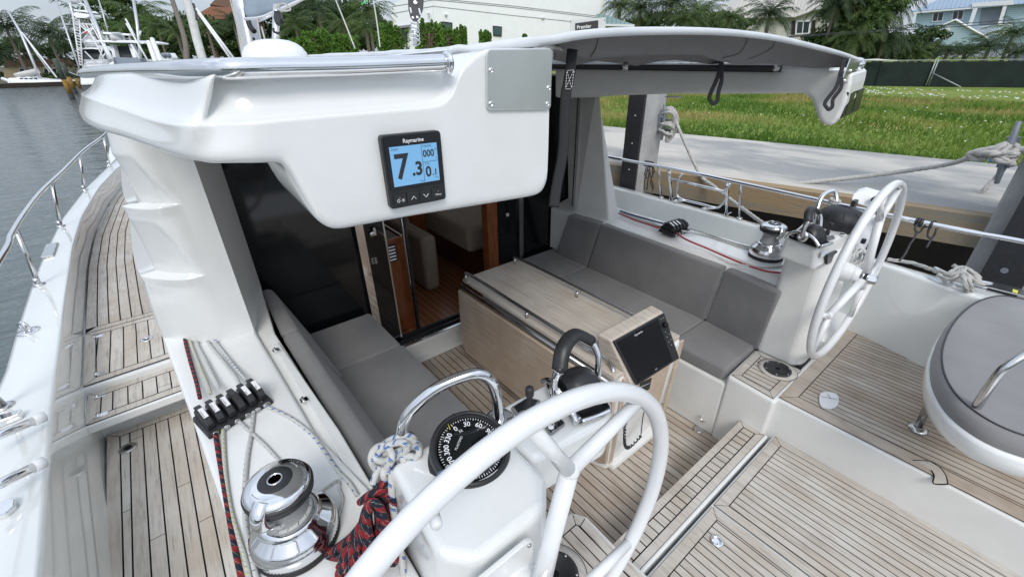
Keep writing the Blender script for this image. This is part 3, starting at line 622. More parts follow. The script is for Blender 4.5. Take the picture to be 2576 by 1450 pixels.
# ---- construction fence with dark mesh and its gate poles
fa, fb = Z(2120, 217, -.32), Z(2620, 221, -.32); fa2 = fa+(fa-fb)*.8; fh = 1.86
t = thing('mesh_fence', tuple((fa+fb)/2), 'long chain link fence covered in dark green mesh at the far side of the lot', 'fence')
dv = (fb-fa); nn = V((-dv.y, dv.x, 0)).normalized(); m = M(); rows = []
for i in range(3):
    z = i/2*fh; rows.append([fa2.lerp(fb, j/60)+V((0, 0, z-.1))+nn*.08*noise.noise(V((j*.6, i*2, 0))) for j in range(61)])
m.grid(rows); part(m, 'mesh_screen', 'fence_mesh', t)
m = M()
m.tube([fa2+V((0, 0, fh)), fb+V((0, 0, fh))], .028, 6); part(m, 'top_rail', 'fence_pipe', t)
fn = V((-fa.x, -fa.y, 0)).normalized()
gp = [((2362, 150), (2337, 214)), ((2367, 151), (2343, 214))]
for a, b in gp: m = M(); p = Z(b[0], b[1]+3, -.32)-V((1.2, 0, -.1)); m.tube([p, p+V((0, 0, fh-.05))], .05, 6); part(m, 'post', 'fence_pipe', t)
for xx in (2200, 2275, 2455, 2530): m = M(); p = Z(xx, 218, -.32); m.tube([p+nn*.1, p+nn*.1+V((0, 0, fh))], .03, 6); part(m, 'post', 'fence_mesh', t)
m = M(); p = Z(2340, 217, -.32); m.tube([p+V((-1.2, 0, 1.0)), Z(2424, 221, -.32)-V((1.2, 0, -.1))], .04, 6); part(m, 'brace', 'fence_pipe', t)
m = M(); a, b = PL(2150, 151, fa, fn), PL(2258, 152, fa, fn); mid = (a+b)/2; mid.z += .05
m.grid([[a, mid+V((0, 0, .05)), b], [a-V((0, 0, .10)), mid-V((0, 0, .10)), b-V((0, 0, .05))]]); o = m.build('white_tarp', 'trim_white', sol=.08); tag(o, 'flat white tarp lying over the top of the dark fence', 'tarp')
# ---- overhead wires
for pts, lb in (([(1985, 92), (2257, 72), (2600, 46)], 'upper thin black overhead wire crossing in front of the pale blue house'), ([(1985, 94), (2290, 75), (2600, 54)], 'lower thin black overhead wire crossing in front of the pale blue house')):
    m = M(); m.tube(cr([D(x, y, 40) for x, y in pts], 8), .035, 5); o = m.build('power_line', 'black_satin', fixn=False); tag(o, lb, 'wire', 'overhead wires')

# ================================================================== trees
def leafclump(mm, c, r, nleaf, rg, size, flat=.75, mi=0):
    for i in range(nleaf):
        while True:
            d = V((rg.uniform(-1, 1), rg.uniform(-1, 1), rg.uniform(-1, 1)))
            if .05 < d.length < 1: break
        d = d*(.55+.45*d.length); p = V((c.x+d.x*r[0], c.y+d.y*r[1], c.z+d.z*r[2]))
        a = V((rg.uniform(-1, 1), rg.uniform(-1, 1), rg.uniform(-.5, .8))).normalized(); b = a.orthogonal().normalized(); b = (Matrix.Rotation(rg.random()*6.28, 3, a) @ b)
        s = size*rg.uniform(.6, 1.4); e = a.cross(b)
        mm.add([p-b*s*.5, p+e*s*.28, p+b*s*.5, p-e*s*.28], [(0, 1, 2, 3)], mi)
def tree(name, px, py, d, rx, ry, mat, label, nclump=26, leaves=130, size=.3, seed=1, group=None, gy=None, cat='tree', trunk=True):
    """px,py crown centre and rx,ry crown half sizes as seen at distance d"""
    rg = random.Random(seed); c = D(px, py, d); wx = rx/FD*d; wz = ry/FD*d*1.05; gz = lot_z(c.x) if c.x > 6 and c.y < 110 else -.75
    t = thing(name, (c.x, c.y, gz), label, cat, group)
    m = M(); cl = []
    if cat == 'bush':
        for i in range(nclump):
            fx_, fy_ = rg.uniform(-1, 1), rg.uniform(-1, 1); tz = wz*(.25+.75*rg.random()**.7)*(1-.45*fx_*fx_); zz = gz-c.z+.1
            while zz < tz:
                rr = rg.uniform(.14, .22)*wx*max(.5, min(1.2, 1.15-.5*(zz+wz)/(2*wz))); p = c+V((fx_*wx+rg.uniform(-.1, .1)*wx, fy_*wx*.5, zz)); cl.append(p); leafclump(m, p, (rr, rr, rr*1.1), int(leaves*.34), rg, size); zz += rr*1.1
        nclump = 0
    for i in range(nclump):
        a = rg.random()*6.28; q = rg.random()**.5; h = rg.uniform(-.85, .9); k = sqrt(max(.05, 1-h*h)); rr = rg.uniform(.22, .42)
        p = c+V((cos(a)*q*k*wx*.85, sin(a)*q*k*wx*.85, h*wz*.85)); cl.append(p)
        if cat == 'bush': rr *= .75; leafclump(m, p, (wx*rr, wx*rr, wz*rr*1.3), leaves, rg, size); continue
        leafclump(m, p, (wx*rr, wx*rr, wz*rr*.8), leaves, rg, size)
    part(m, 'crown', mat, t, fixn=False)
    m = M(); b = V((c.x, c.y, gz)); tr = .05*wx+.12
    m.tube(cr([b, b.lerp(c, .5)+V((rg.uniform(-.2, .2), rg.uniform(-.2, .2), 0)), c], 4), [tr*(1-.055*i) for i in range(9)], 8)
    for p in cl[::3]: m.tube(cr([c-V((0, 0, wz*.6)), c.lerp(p, .5)-V((0, 0, wz*.2)), p], 3), [tr*.4*(1-.12*i) for i in range(7)], 5)
    part(m, 'trunk', 'bark', t, fixn=False)
    return t
def frond(mm, base, dirv, L, droop, rg, mi, nl=15, ll=.5, lw=.05, wind=V((0, 0, 0))):
    pts = []; p = V(base); d = V(dirv).normalized()
    for i in range(9):
        pts.append(p.copy()); p = p+d*(L/8); d = (d+V((0, 0, -droop/8*(1+i*.2)))+wind/8).normalized()
    mm.tube(pts, [.035*L/3*(1-.1*i) for i in range(9)], 3, mi, caps=False)
    for i in range(nl):
        f = (i+1.2)/(nl+1)*8; k = int(min(f, 7.99)); q = pts[k].lerp(pts[k+1], f-k) if k < 8 else pts[8]; tg = (pts[min(k+1, 8)]-pts[k]).normalized()
        side = tg.cross(V((0, 0, 1))); side = side.normalized() if side.length > .05 else V((1, 0, 0))
        l = ll*L*(.35+.65*sin(pi*min(1, (i+2)/(nl+1)))**.7)*rg.uniform(.85, 1.1)
        for s in (-1, 1):
            dd = (side*s*.8+tg*.75+V((0, 0, rg.uniform(-.55, -.05)-droop*.15))+wind*.4).normalized(); w = tg*lw*L*.5
            tip = q+dd*l; mid = q+dd*l*.5+V((0, 0, .04*l))
            mm.add([q-w*.6, q+w*.6, mid+w*.8, mid-w*.8, tip+V((0, 0, -.14*l))], [(0, 1, 2, 3), (3, 2, 4)], mi)
def palm(px, py, d, rad, label, seed=1, mat='leaf_palm', nf=22, nl=15, trunkr=.16, lean=(0, 0), group='palm trees on the banks', name='palm_tree', droop=.85, wind=(0, 0, 0), up=.95, trunk='bark_grey', ll=.26, lw=.030):
    rg = random.Random(seed); c = D(px, py, d); L = rad/FD*d*1.15; gz = lot_z(c.x) if c.x > 6 and c.y < 110 else -.75
    b = V((c.x+lean[0], c.y+lean[1], gz))
    t = thing(name, tuple(b), label, 'palm', group); m = M()
    for i in range(nf):
        a = i*2.399+rg.uniform(-.2, .2); el = up-1.45*(i/nf)**1.1+rg.uniform(-.12, .12)
        frond(m, c, V((cos(a)*cos(el), sin(a)*cos(el), sin(el))), L*rg.uniform(.85, 1.1), droop*rg.uniform(.8, 1.25), rg, 0, nl, ll, lw, V(wind))
    part(m, 'crown', mat, t, fixn=False)
    m = M(); m.tube(cr([b, b.lerp(c, .45)+V((lean[0]*-.15, lean[1]*-.15, 0)), c-V((0, 0, .1))], 6), [trunkr*(1.3-.5*i/12) for i in range(13)], 8); part(m, 'trunk', trunk, t, fixn=False)
    return t
G = 'palm trees on the banks'
W = (.5, -.15, .0)
palm(14, 70, 95, 84, 'wind blown coconut palm at the left edge of the photo', 1, 'leaf_palm_dark', 26, 16, wind=W, trunkr=.3)
palm(8, 140, 100, 60, 'small palm low at the left edge beside the bungalow', 12, 'leaf_palm_dark', 20, 12, wind=W, trunkr=.25)
palm(118, 84, 92, 80, 'coconut palm with swept fronds behind the left sailboat', 2, 'leaf_palm_dark', 26, 16, wind=W, trunkr=.28)
palm(182, 96, 96, 62, 'small coconut palm just left of the white fishing tower', 3, 'leaf_palm_dark', 24, 14, wind=W, trunkr=.25)
palm(225, 45, 88, 66, 'dark palm partly behind the fishing tower', 4, 'leaf_palm_dark', 24, 14, wind=W, trunkr=.25)
palm(352, 42, 60, 74, 'palm with long drooping fronds right of the tall dark tree', 5, 'leaf_palm', 22, 18, wind=W)
tree('broadleaf_tree', 292, 22, 72, 66, 52, 'leaf_mid', 'tall fine leaved tree rising behind the fishing tower', 34, 150, .5, 3, 'trees on the left bank')
tree('broadleaf_tree', 60, 138, 108, 76, 44, 'leaf_dark', 'dark tree mass over the bungalow behind the left sailboat', 22, 110, .8, 4, 'trees on the left bank')
tree('broadleaf_tree', 190, 138, 108, 66, 44, 'leaf_dark', 'dark tree mass right of the bungalow behind the fishing boat', 22, 110, .8, 14, 'trees on the left bank')
tree('broadleaf_tree', 330, 108, 64, 70, 44, 'leaf_mid', 'green tree above the console boat with the radar bar', 30, 130, .45, 5, 'trees on the left bank')
tree('broadleaf_tree', 405, 100, 58, 55, 50, 'leaf_mid', 'green tree behind the two white dock poles', 30, 130, .4, 6, 'trees on the left bank')
tree('broadleaf_tree', 462, 96, 52, 50, 56, 'leaf_dark', 'dense tree behind the wrapped headsail', 30, 130, .35, 7, 'trees on the left bank')
tree('broadleaf_tree', 540, 98, 50, 60, 48, 'leaf_dark', 'dense tree between the wrapped headsail and the mast', 32, 130, .35, 8, 'trees on the left bank')
tree('broadleaf_tree', 655, 60, 46, 66, 90, 'leaf_dark', 'dense dark tree directly behind the mast', 34, 140, .35, 9, 'trees on the left bank')
for i, (x, y, rx, ry, dd, lb) in enumerate([(880, 62, 84, 58, 50, 'wide dark foliage mass behind the two white halyards'), (760, 50, 70, 60, 52, 'tall dark foliage right of the boom'), (735, 84, 60, 40, 50, 'dark foliage right of the mast above the radome'), (830, 70, 66, 52, 52, 'dark foliage behind the fan palms'), (925, 78, 60, 44, 54, 'dark foliage left of the white modern house'), (600, 112, 60, 34, 52, 'dark foliage below the terracotta roof'), (355, 120, 70, 26, 66, 'dark foliage behind the console boat top')]):
    tree('broadleaf_tree', x, y, dd, rx, ry, 'leaf_dark', lb, 44, 170, .34, 90+i, 'trees on the left bank')
for i, (x, rx, lb) in enumerate([(15, 26, 'low dark bush left of the bungalow'), (120, 34, 'low bush in front of the bungalow'), (175, 30, 'low dark bush right of the bungalow')]):
    tree('bush', x, 196, 102, rx, 11, 'leaf_dark', lb, 20, 60, .6, 120+i, 'low bushes on the far bank', cat='bush')
for i, (x, y, r, dd, mt, lb) in enumerate([(442, 78, 42, 45, 'leaf_palm', 'areca palm clump under the leaning bare trunk'), (395, 70, 44, 50, 'leaf_palm', 'bright palm clump left of the leaning bare trunk'), (520, 70, 40, 42, 'leaf_palm', 'fan palm below the terracotta roof'),
    (585, 50, 42, 44, 'leaf_palm_dark', 'palm against the terracotta roof left of the mast'), (742, 60, 56, 34, 'leaf_palm', 'fan palm with olive fronds right of the mast'), (800, 28, 66, 36, 'leaf_palm_dark', 'tall dark palm at the centre left, right of the boom'),
    (862, 62, 52, 33, 'leaf_palm', 'olive fan palm behind the first white halyard'), (925, 24, 70, 36, 'leaf_palm', 'big arching palm in front of the white modern house'), (920, 70, 45, 32, 'leaf_palm', 'low fan palm left of the white modern house door')]):
    palm(x, y, dd, r, lb, 20+i, mt, 26, 16, trunkr=.13, droop=.7)
m = M(); a, b = D(429, -12, 30), D(464, 96, 30); b2 = D(470, 160, 30); m.tube(cr([a, b, b2], 6), [.14+.004*i for i in range(13)], 8); o = m.build('bare_trunk', 'bark_grey', fixn=False); tag(o, 'leaning bare grey palm trunk left of the wrapped headsail', 'trunk')
for i, (x, y, rx, ry, dd, lb) in enumerate([(800, 98, 34, 26, 26, 'bright green bush behind the radome, left of the white halyard'), (760, 112, 30, 16, 25, 'low bright bush just right of the radome'), (862, 104, 34, 16, 26, 'low bright bush between the two white halyards'), (985, 88, 38, 28, 24, 'bright hedge bush left of the black block'),
    (1080, 84, 36, 32, 24, 'bright hedge bush right of the black block'), (1120, 92, 24, 24, 24, 'bright hedge bush below the modern house window'), (1160, 84, 16, 18, 24, 'narrow upright bright bush right of the first house window'), (1222, 88, 15, 13, 24, 'small upright bright bush before the second house window'), (1320, 92, 6, 5, 24, 'tiny bright shrub tip above the canvas roof')]):
    tree('bush', x, y, dd, rx, ry, 'leaf_bright', lb, 26 if rx > 20 else 12, 90, .12, 60+i, 'bright bushes behind the roof', cat='bush')
for i, (x, y, r, dd, mt, lb) in enumerate([(1560, 14, 56, 48, 'leaf_palm', 'palm right of the white modern house'), (1612, 22, 60, 46, 'leaf_palm', 'dense palm behind the teal roof'), (1690, 5, 80, 44, 'leaf_palm_dark', 'tall coconut palm above the canvas roof centre'), (1760, 30, 64, 46, 'leaf_palm', 'yellowing palm right of the tall coconut palm'),
    (1730, 48, 60, 42, 'leaf_palm', 'low spreading palm above the canvas roof'), (1836, 46, 46, 42, 'leaf_palm', 'short palm left of the date palm'), (1938, 34, 68, 46, 'leaf_palm_dark', 'date palm in front of the beige house')]):
    palm(x, y, dd, r, lb, 40+i, mt, 34, 18, trunkr=.2, droop=.75)
tree('broadleaf_tree', 1650, 62, 50, 100, 26, 'leaf_mid', 'green undergrowth behind the palms right of the sign board', 26, 130, .35, 71, 'trees beyond the lot')
tree('broadleaf_tree', 1800, 62, 50, 90, 28, 'leaf_mid', 'green undergrowth left of the beige house', 26, 130, .35, 72, 'trees beyond the lot')
tree('broadleaf_tree', 2165, 55, 44, 100, 92, 'leaf_mid', 'big drooping tree between the beige and the blue house', 54, 190, .32, 73, 'trees beyond the lot')
tree('broadleaf_tree', 2130, 0, 46, 70, 50, 'leaf_dark', 'dark upper crown leaning over the beige house', 30, 150, .32, 74, 'trees beyond the lot')
for i, (x, y, r, lb) in enumerate([(2105, 6, 70, 'drooping palm head leaning over the beige house roof'), (2190, 50, 78, 'drooping palm head in the middle of the big tree'), (2245, 14, 66, 'drooping palm head left of the pale blue house'), (2150, 92, 70, 'drooping palm head under the big tree'), (2225, 98, 64, 'drooping palm head above the fence end')]):
    palm(x, y, 43, r, lb, 150+i, 'leaf_palm' if i % 2 else 'leaf_palm_dark', 34, 18, trunkr=.15, droop=1.2)
tree('hedge_bush', 2090, 112, 46, 78, 38, 'leaf_dark', 'dark hedge below the beige house windows', 34, 150, .28, 75, 'hedges along the fence', cat='hedge')
tree('hedge_bush', 2230, 122, 46, 80, 34, 'leaf_dark', 'dark hedge behind the white tarp', 34, 150, .28, 76, 'hedges along the fence', cat='hedge')
tree('hedge_bush', 2330, 112, 47, 48, 42, 'leaf_dark', 'dark rounded hedge left of the blue porch gable', 30, 150, .28, 77, 'hedges along the fence', cat='hedge')
for i, (x, y, r, dd, mt, lb) in enumerate([(2300, 132, 44, 44, 'leaf_palm', 'low fan palm behind the fence gate'), (2385, 128, 46, 44, 'leaf_palm_dark', 'low palm below the blue porch gable'), (2430, 132, 40, 44, 'leaf_palm', 'small palm left of the rightmost palms'), (2490, 118, 58, 43, 'leaf_palm_dark', 'bushy palm below the blue balcony'), (2552, 82, 60, 43, 'leaf_palm', 'tall palm at the right edge before the blue house'), (2562, 132, 40, 42, 'leaf_palm_dark', 'low palm at the right edge above the fence')]):
    palm(x, y, dd, r, lb, 50+i, mt, 30, 16, trunkr=.15, droop=.8)

# trees and bank added behind the viewer, unseen, to darken chrome and glass reflections
rg = random.Random(77); m = M()
for i in range(90):
    a = radians(98+i*1.75); r_ = rg.uniform(52, 60); c = V((sin(a)*r_, cos(a)*r_, rg.uniform(0, 5.5)))
    leafclump(m, c, (3.2, 3.2, 3.4), 150, rg, 1.1)
o = m.build('added_treeline', 'leaf_dark', fixn=False); tag(o, 'unseen dark line of trees added astern for reflections', 'trees', kind='stuff')
m = M(); m.box((-70, -75, ZW-.5), (3.9, -48, -.4)); struct(m, 'added_astern_bank', 'bank_soil')
# ================================================================== the yacht: hull, decks, coamings
yacht = thing('sailing_yacht', (1.45, 2.0, ZW), 'white deck saloon sailing yacht with teak decks and twin white wheels, moored along the quay', 'sailboat')
def yp(mm, name, mats, label=None, **k): return part(mm, name, mats, yacht, label, **k)
rt = random.Random(3)
def interp(tab, y):
    if y <= tab[0][0]: return tab[0][1]
    for (a, xa), (b, xb) in zip(tab[:-1], tab[1:]):
        if y <= b: return xa+(xb-xa)*(y-a)/(b-a)
    return tab[-1][1]
def tabof(px, z, pre=(), post=()):
    t = list(pre)+[(p.y, p.x) for p in (Z(a, b, z) for a, b in px)]+list(post); return sorted(t)
ZG = 1.0
po = tabof([(0, 948), (37, 825), (71, 725), (100, 650), (150, 550), (215, 468), (295, 392)], ZG, [(-2.5, -.90), (.6, -.93)], [(11, .35), (13, 1.4)])
pi_ = tabof([(100, 1450), (122, 1150), (130, 1013), (150, 875), (168, 725), (185, 613), (207, 543), (250, 470), (299, 418)], ZG, [(-2.5, -.54), (.6, -.555)], [(11, .5), (12.8, 1.4)])
so_ = [(-2.5, 3.45), (.3, 3.50), (1.08, 3.52), (2.7, 3.60), (5, 3.66), (8, 3.3), (11, 2.4), (13, 1.45)]
s1_ = [Z(*q, ZG) for q in ((1567, 479), (1917, 575), (2222, 666), (2440, 745))]
si_ = sorted([(p.y, p.x) for p in s1_]+[(-2.5, s1_[-1].x-.02), (5, s1_[0].x+.02), (8, 3.1), (11, 2.25), (12.8, 1.45)])
so_ = [(a, b) if a > 3 else (a, interp(si_, a)+.13) for a, b in so_]
def gunwale(ot, it, side, zdeck):
    rows = []; ys = [-2.4+i*.25 for i in range(61)]
    for y in ys:
        xo, xi = interp(ot, y), interp(it, y); s = side; r = .018
        rows.append([V((xo-s*.12, y, ZW-.6)), V((xo+s*.0, y, ZG-.35)), V((xo, y, ZG-.03)), V((xo-s*.008, y, ZG-.008)), V((xo-s*.03, y, ZG)), V((xi+s*.014, y, ZG+.004)), V((xi+s*.009, y, ZG+.003)), V((xi+s*.003, y, ZG-.002)), V((xi, y, ZG-.010)), V((xi-s*.0005, y, ZG-.018)), V((xi-s*.004, y, ZG-.07)), V((xi-s*.03, y, zdeck)), V((xi-s*.03, y, zdeck-.05))])
    return M().grid(rows)
m = gunwale(po, pi_, -1, .35); yp(m, 'port_bulwark', 'gelcoat_gloss')
m = gunwale(so_, si_, 1, .35); yp(m, 'starboard_bulwark', 'gelcoat_gloss')
m = M(); m.box((-.45, -2.4, -.2), (3.4, -.85, .20)); yp(m, 'aft_platform', 'gelcoat')

def inset(poly, ds):
    n = len(poly); L = []
    for i in range(n):
        a, b = poly[i], poly[(i+1) % n]; dx, dy = b[0]-a[0], b[1]-a[1]; l = sqrt(dx*dx+dy*dy); nx, ny = -dy/l, dx/l; d = ds[i] if isinstance(ds, (list, tuple)) else ds
        L.append((nx, ny, nx*a[0]+ny*a[1]+d))
    out = []
    for i in range(n):
        a1, b1, c1_ = L[i-1]; a2, b2, c2_ = L[i]; det = a1*b2-a2*b1
        out.append(((c1_*b2-c2_*b1)/det, (a1*c2_-a2*c1_)/det) if abs(det) > 1e-9 else poly[i])
    return out
def clip(poly, nx, ny, c):   # keep nx*x+ny*y >= c
    out = []
    for i in range(len(poly)):
        a, b = poly[i], poly[(i+1) % len(poly)]; da, db = nx*a[0]+ny*a[1]-c, nx*b[0]+ny*b[1]-c
        if da >= 0: out.append(a)
        if (da >= 0) != (db >= 0): t = da/(da-db); out.append((a[0]+(b[0]-a[0])*t, a[1]+(b[1]-a[1])*t))
    return out
def area(p): return sum(p[i][0]*p[(i+1) % len(p)][1]-p[(i+1) % len(p)][0]*p[i][1] for i in range(len(p)))/2
def teak_panel(mm, poly, z, border=.055, w=.052, gap=.0056, dirv=(0, 1), phase=0, joint=1.6, base=.5, holes=()):
    poly = [(p[0], p[1]) for p in poly]
    if area(poly) < 0: poly = poly[::-1]; border = border[::-1] if isinstance(border, list) else border
    n = len(poly); bd = border if isinstance(border, list) else [border]*n
    mm.add([(x, y, z) for x, y in poly], [tuple(range(n))], 1, tone=.5)
    o = inset(poly, [gap*.3 if b else 0 for b in bd]); i_ = inset(poly, [b-gap/2 if b else 0 for b in bd])
    for k in range(n):
        if not bd[k]: continue
        a, b, c, d = o[k], o[(k+1) % n], i_[(k+1) % n], i_[k]
        l = sqrt((b[0]-a[0])**2+(b[1]-a[1])**2) or 1; e = ((b[0]-a[0])/l*gap*.4, (b[1]-a[1])/l*gap*.4)
        mm.add([(a[0]+e[0], a[1]+e[1], z+.003), (b[0]-e[0], b[1]-e[1], z+.003), (c[0]-e[0], c[1]-e[1], z+.003), (d[0]+e[0], d[1]+e[1], z+.003)], [(0, 1, 2, 3)], 0, tone=base+rt.uniform(-.2, .15))
    inn = inset(poly, [b+gap/2 if b else 0 for b in bd]); dx, dy = dirv; l = sqrt(dx*dx+dy*dy); dx, dy = dx/l, dy/l; nx, ny = -dy, dx
    vals = [nx*p[0]+ny*p[1] for p in inn]; lo, hi = min(vals), max(vals); k = floor((lo-phase)/w)
    while k*w+phase < hi:
        a, b = k*w+phase+gap/2, (k+1)*w+phase-gap/2; q = clip(inn, nx, ny, a); q = clip(q, -nx, -ny, -b) if len(q) > 2 else q; k += 1
        if len(q) < 3: continue
        t = [dx*p[0]+dy*p[1] for p in q]; t0, t1 = min(t), max(t); c = t0-rt.random()*joint
        tn = base+rt.uniform(-.28, .28)
        while c < t1:
            e = c+joint*rt.uniform(.8, 1.3); r = clip(q, dx, dy, c+gap/4); r = clip(r, -dx, -dy, -(e-gap/4)) if len(r) > 2 else r
            if len(r) > 2: mm.add([(x, y, z+.003) for x, y in r], [tuple(range(len(r)))], 0, tone=tn+rt.uniform(-.08, .08))
            c = e
# ---- port side deck: curved strake upper deck, hatch, step, aft deck
ZU, ZS, ZA = .80, .758, .60
y1_, y0_ = Z(240, 834, ZU).y, Z(243, 963, ZU).y
YU = y1_+.006
def xl_(y): return interp(pi_, y)+.014
m = M()
yq_ = [YU, 5, 6.5, 8, 10, 12]
m.add([(xl_(y) if not dx else xl_(y)+dx, y, ZU) for y in yq_ for dx in (0, 1.0)], [(2*i, 2*i+1, 2*i+3, 2*i+2) for i in range(5)], 1, tone=.5)
for k in range(12):
    ys = [YU+.06+(i/24)*6.8 for i in range(25)]; x0, x1 = .004+k*.055, .004+(k+1)*.055-.0068
    tn = .5+rt.uniform(-.2, .2); nb = 5+rt.randrange(8)
    for i in range(24):
        a, b = ys[i], ys[i+1]-(.004 if i % nb == nb-1 else 0)
        if i % nb == nb-1: tn = .5+rt.uniform(-.2, .2)
        m.add([(xl_(a)+x0, a, ZU+.003), (xl_(a)+x1, a, ZU+.003), (xl_(b)+x1, b, ZU+.003), (xl_(b)+x0, b, ZU+.003)], [(0, 1, 2, 3)], 0, tone=tn)
m.add([(xl_(YU)+.004, YU, ZU+.0031), (-.12, YU+.01, ZU+.0031), (-.15, YU+.054, ZU+.0031), (xl_(YU)+.05, YU+.054, ZU+.0031)], [(0, 1, 2, 3)], 0, tone=.45)
yp(m, 'upper_side_deck', ['teak', 'caulk'], fixn=False)
def zpoly(pts, z): return [(Z(a, b, z).x, Z(a, b, z).y) for a, b in pts]
hp = [(xl_(y0_), y0_), (-.13, y0_+.02), (-.13, y1_+.004), (xl_(y1_), y1_-.004)]
xi = xl_(y0_)
m = M(); m.box((xi-.03, y0_-.012, ZA-.1), (-.1, 12, ZU-.003), 0); m.box((xi-.03, Z(290, 1086, ZA).y+.012, ZA-.1), (-.1, y0_, ZS-.03), 0); yp(m, 'side_deck_moulding', 'gelcoat_satin', bevel=.012)
m = M(); teak_panel(m, hp, ZU+.002, .05, .058, phase=.01, joint=60); yp(m, 'deck_hatch', ['teak', 'caulk'], fixn=False)
y3_, y2_ = Z(246, 982, ZS).y, Z(247, 1062, ZS).y
m = M(); m.box((xi, y2_, ZS-.045), (-.11, y3_, ZS-.002)); st = yp(m, 'side_step', 'gelcoat', bevel=.006)
m = M(); teak_panel(m, [(xi+.006, y2_+.008), (-.12, y2_+.014), (-.12, y3_), (xi+.006, y3_-.01)], ZS, .05, .058, phase=.01, joint=60); part(m, 'step_tread', ['teak', 'caulk'], st, fixn=False)
ap = [(interp(pi_, 1)+.028, -2.3), (-.10, -2.3), (-.10, Z(470, 1022, ZA).y), (interp(pi_, 2.3)+.028, Z(287, 1088, ZA).y)]
m = M(); m.box((-.56, -2.4, ZA-.1), (-.08, 2.6, ZA-.002)); yp(m, 'aft_deck_moulding', 'gelcoat')
m = M(); teak_panel(m, ap, ZA, [0, .05, .05, .05], .051, phase=.012, joint=2.6); yp(m, 'aft_side_deck', ['teak', 'caulk'], 'weathered teak side deck beside the port coaming', fixn=False)
p = Z(322, 1126, ZA+.003); m = M(); m.lathe([(.034, 0), (.036, .002), (.030, .005), (.017, .003)], p, n=28); m.lathe([(.0165, .0031), (.012, .001), (0, .001)], p, n=20, m=1); yp(m, 'deck_filler', ['chrome_satin', 'black_gloss'], fixn=False)
p = Z(369, 852, ZU+.005); m = M(); m.lathe([(.030, 0), (.031, .002), (.024, .004), (.018, .002)], p, n=28); m.lathe([(.018, .0022), (0, .0022)], p+V((.004, 0, 0)), n=16, m=1); m.tube([p+V((-.018, .005, .004)), p+V((.018, -.005, .004))], .004, 8); yp(m, 'hatch_pull', ['chrome', 'black_gloss'], fixn=False)
for q in ((238, 848, ZU), (241, 942, ZU), (243, 998, ZS), (246, 1046, ZS)):
    p = Z(q[0], q[1], q[2]+.004); m = M(); m.tube([p+V((.002, -.02, .004)), p+V((.002, .02, .004))], .006, 10); m.obox(p+V((.018, .0, .0)), (.02, 0, 0), (0, .014, 0), (0, 0, .0015)); m.tube([p+V((-.004, -.018, .0)), p+V((-.006, -.018, .018))], .0016, 6); m.tube([p+V((-.004, .018, 0)), p+V((-.006, .018, .018))], .0016, 6); yp(m, 'hatch_hinge', 'chrome')
# ---- deck fittings on the port bulwark
p = Z(72, 833, ZG+.002); m = M(); m.lathe([(.045, 0), (.043, .004), (.02, .006)], p, n=28); m.tube([p+V((-.012, .012, .0)), p+V((-.02, .01, .045)), p+V((-.004, -.004, .058)), p+V((.010, -.016, .045)), p+V((.012, -.014, 0))], .0085, 10); yp(m, 'pad_eye', 'chrome', fixn=False)
p = Z(128, 631, ZG+.001); m = M(); a = Z(133, 615, ZG); b = Z(120, 648, ZG); u = (a-b); w = V((.034, .0, 0)); m.prism([b-w+u*0, b+w, a+w, a-w], (0, 0, .014)); yp(m, 'fairlead_plate', 'chrome_satin', bevel=.005)
# ---- port guard rail
ZR = 1.36
def rail(px, z): return [Z(a, b, z) for a, b in px]
rp = rail([(0, 650), (28, 590), (62, 535), (105, 480), (160, 428), (210, 378), (255, 345)], ZR)
d0 = (rp[0]-rp[1]).normalized(); pre = [V((-.80, .2, ZR)), V((-.79, 1.2, ZR))]; post = [rp[-1]+V((.12, 1.2, 0)), rp[-1]+V((.5, 3, 0))]
pr_ = [p for p in rp]
m = M(); m.tube(cr(pre+[p for p in pr_ if p.y > 1.4]+post, 8), .0145, 14); gr = yp(m, 'port_guard_rail', 'chrome', fixn=False)
def railpt(tab, y): return V((interp(tab, y), y, ZR))
rtab = sorted([(p.y, p.x) for p in pre+pr_+post])
for (a, b, c, d) in ((98, 715, 31, 612), (153, 568, 105, 484), (213, 477, 176, 408), (275, 413, 240, 355)):
    base = Z(a, b, ZG+.004); tp = railpt(rtab, base.y); m = M(); m.tube([base, tp-V((0, 0, .012))], .0125, 12)
    m.lathe([(.03, 0), (.03, .004), (.018, .012), (.015, .014)], base-V((0, 0, .003)), n=20); m.lathe([(.0155, 0), (.0155, .045)], base, n=14); m.ball(base.lerp(tp, .12)+V((.012, -.004, 0)), .004, n=6)
    part(m, 'stanchion', 'chrome_satin', gr, fixn=False)
base = Z(8, 1022, ZG+.003); m = M(); m.tube([base, V((-.78, base.y-.12, ZR))], .0155, 12); m.lathe([(.034, 0), (.034, .004), (.02, .012)], base-V((0, 0, .002)), n=20); part(m, 'stanchion', 'chrome_satin', gr, fixn=False)
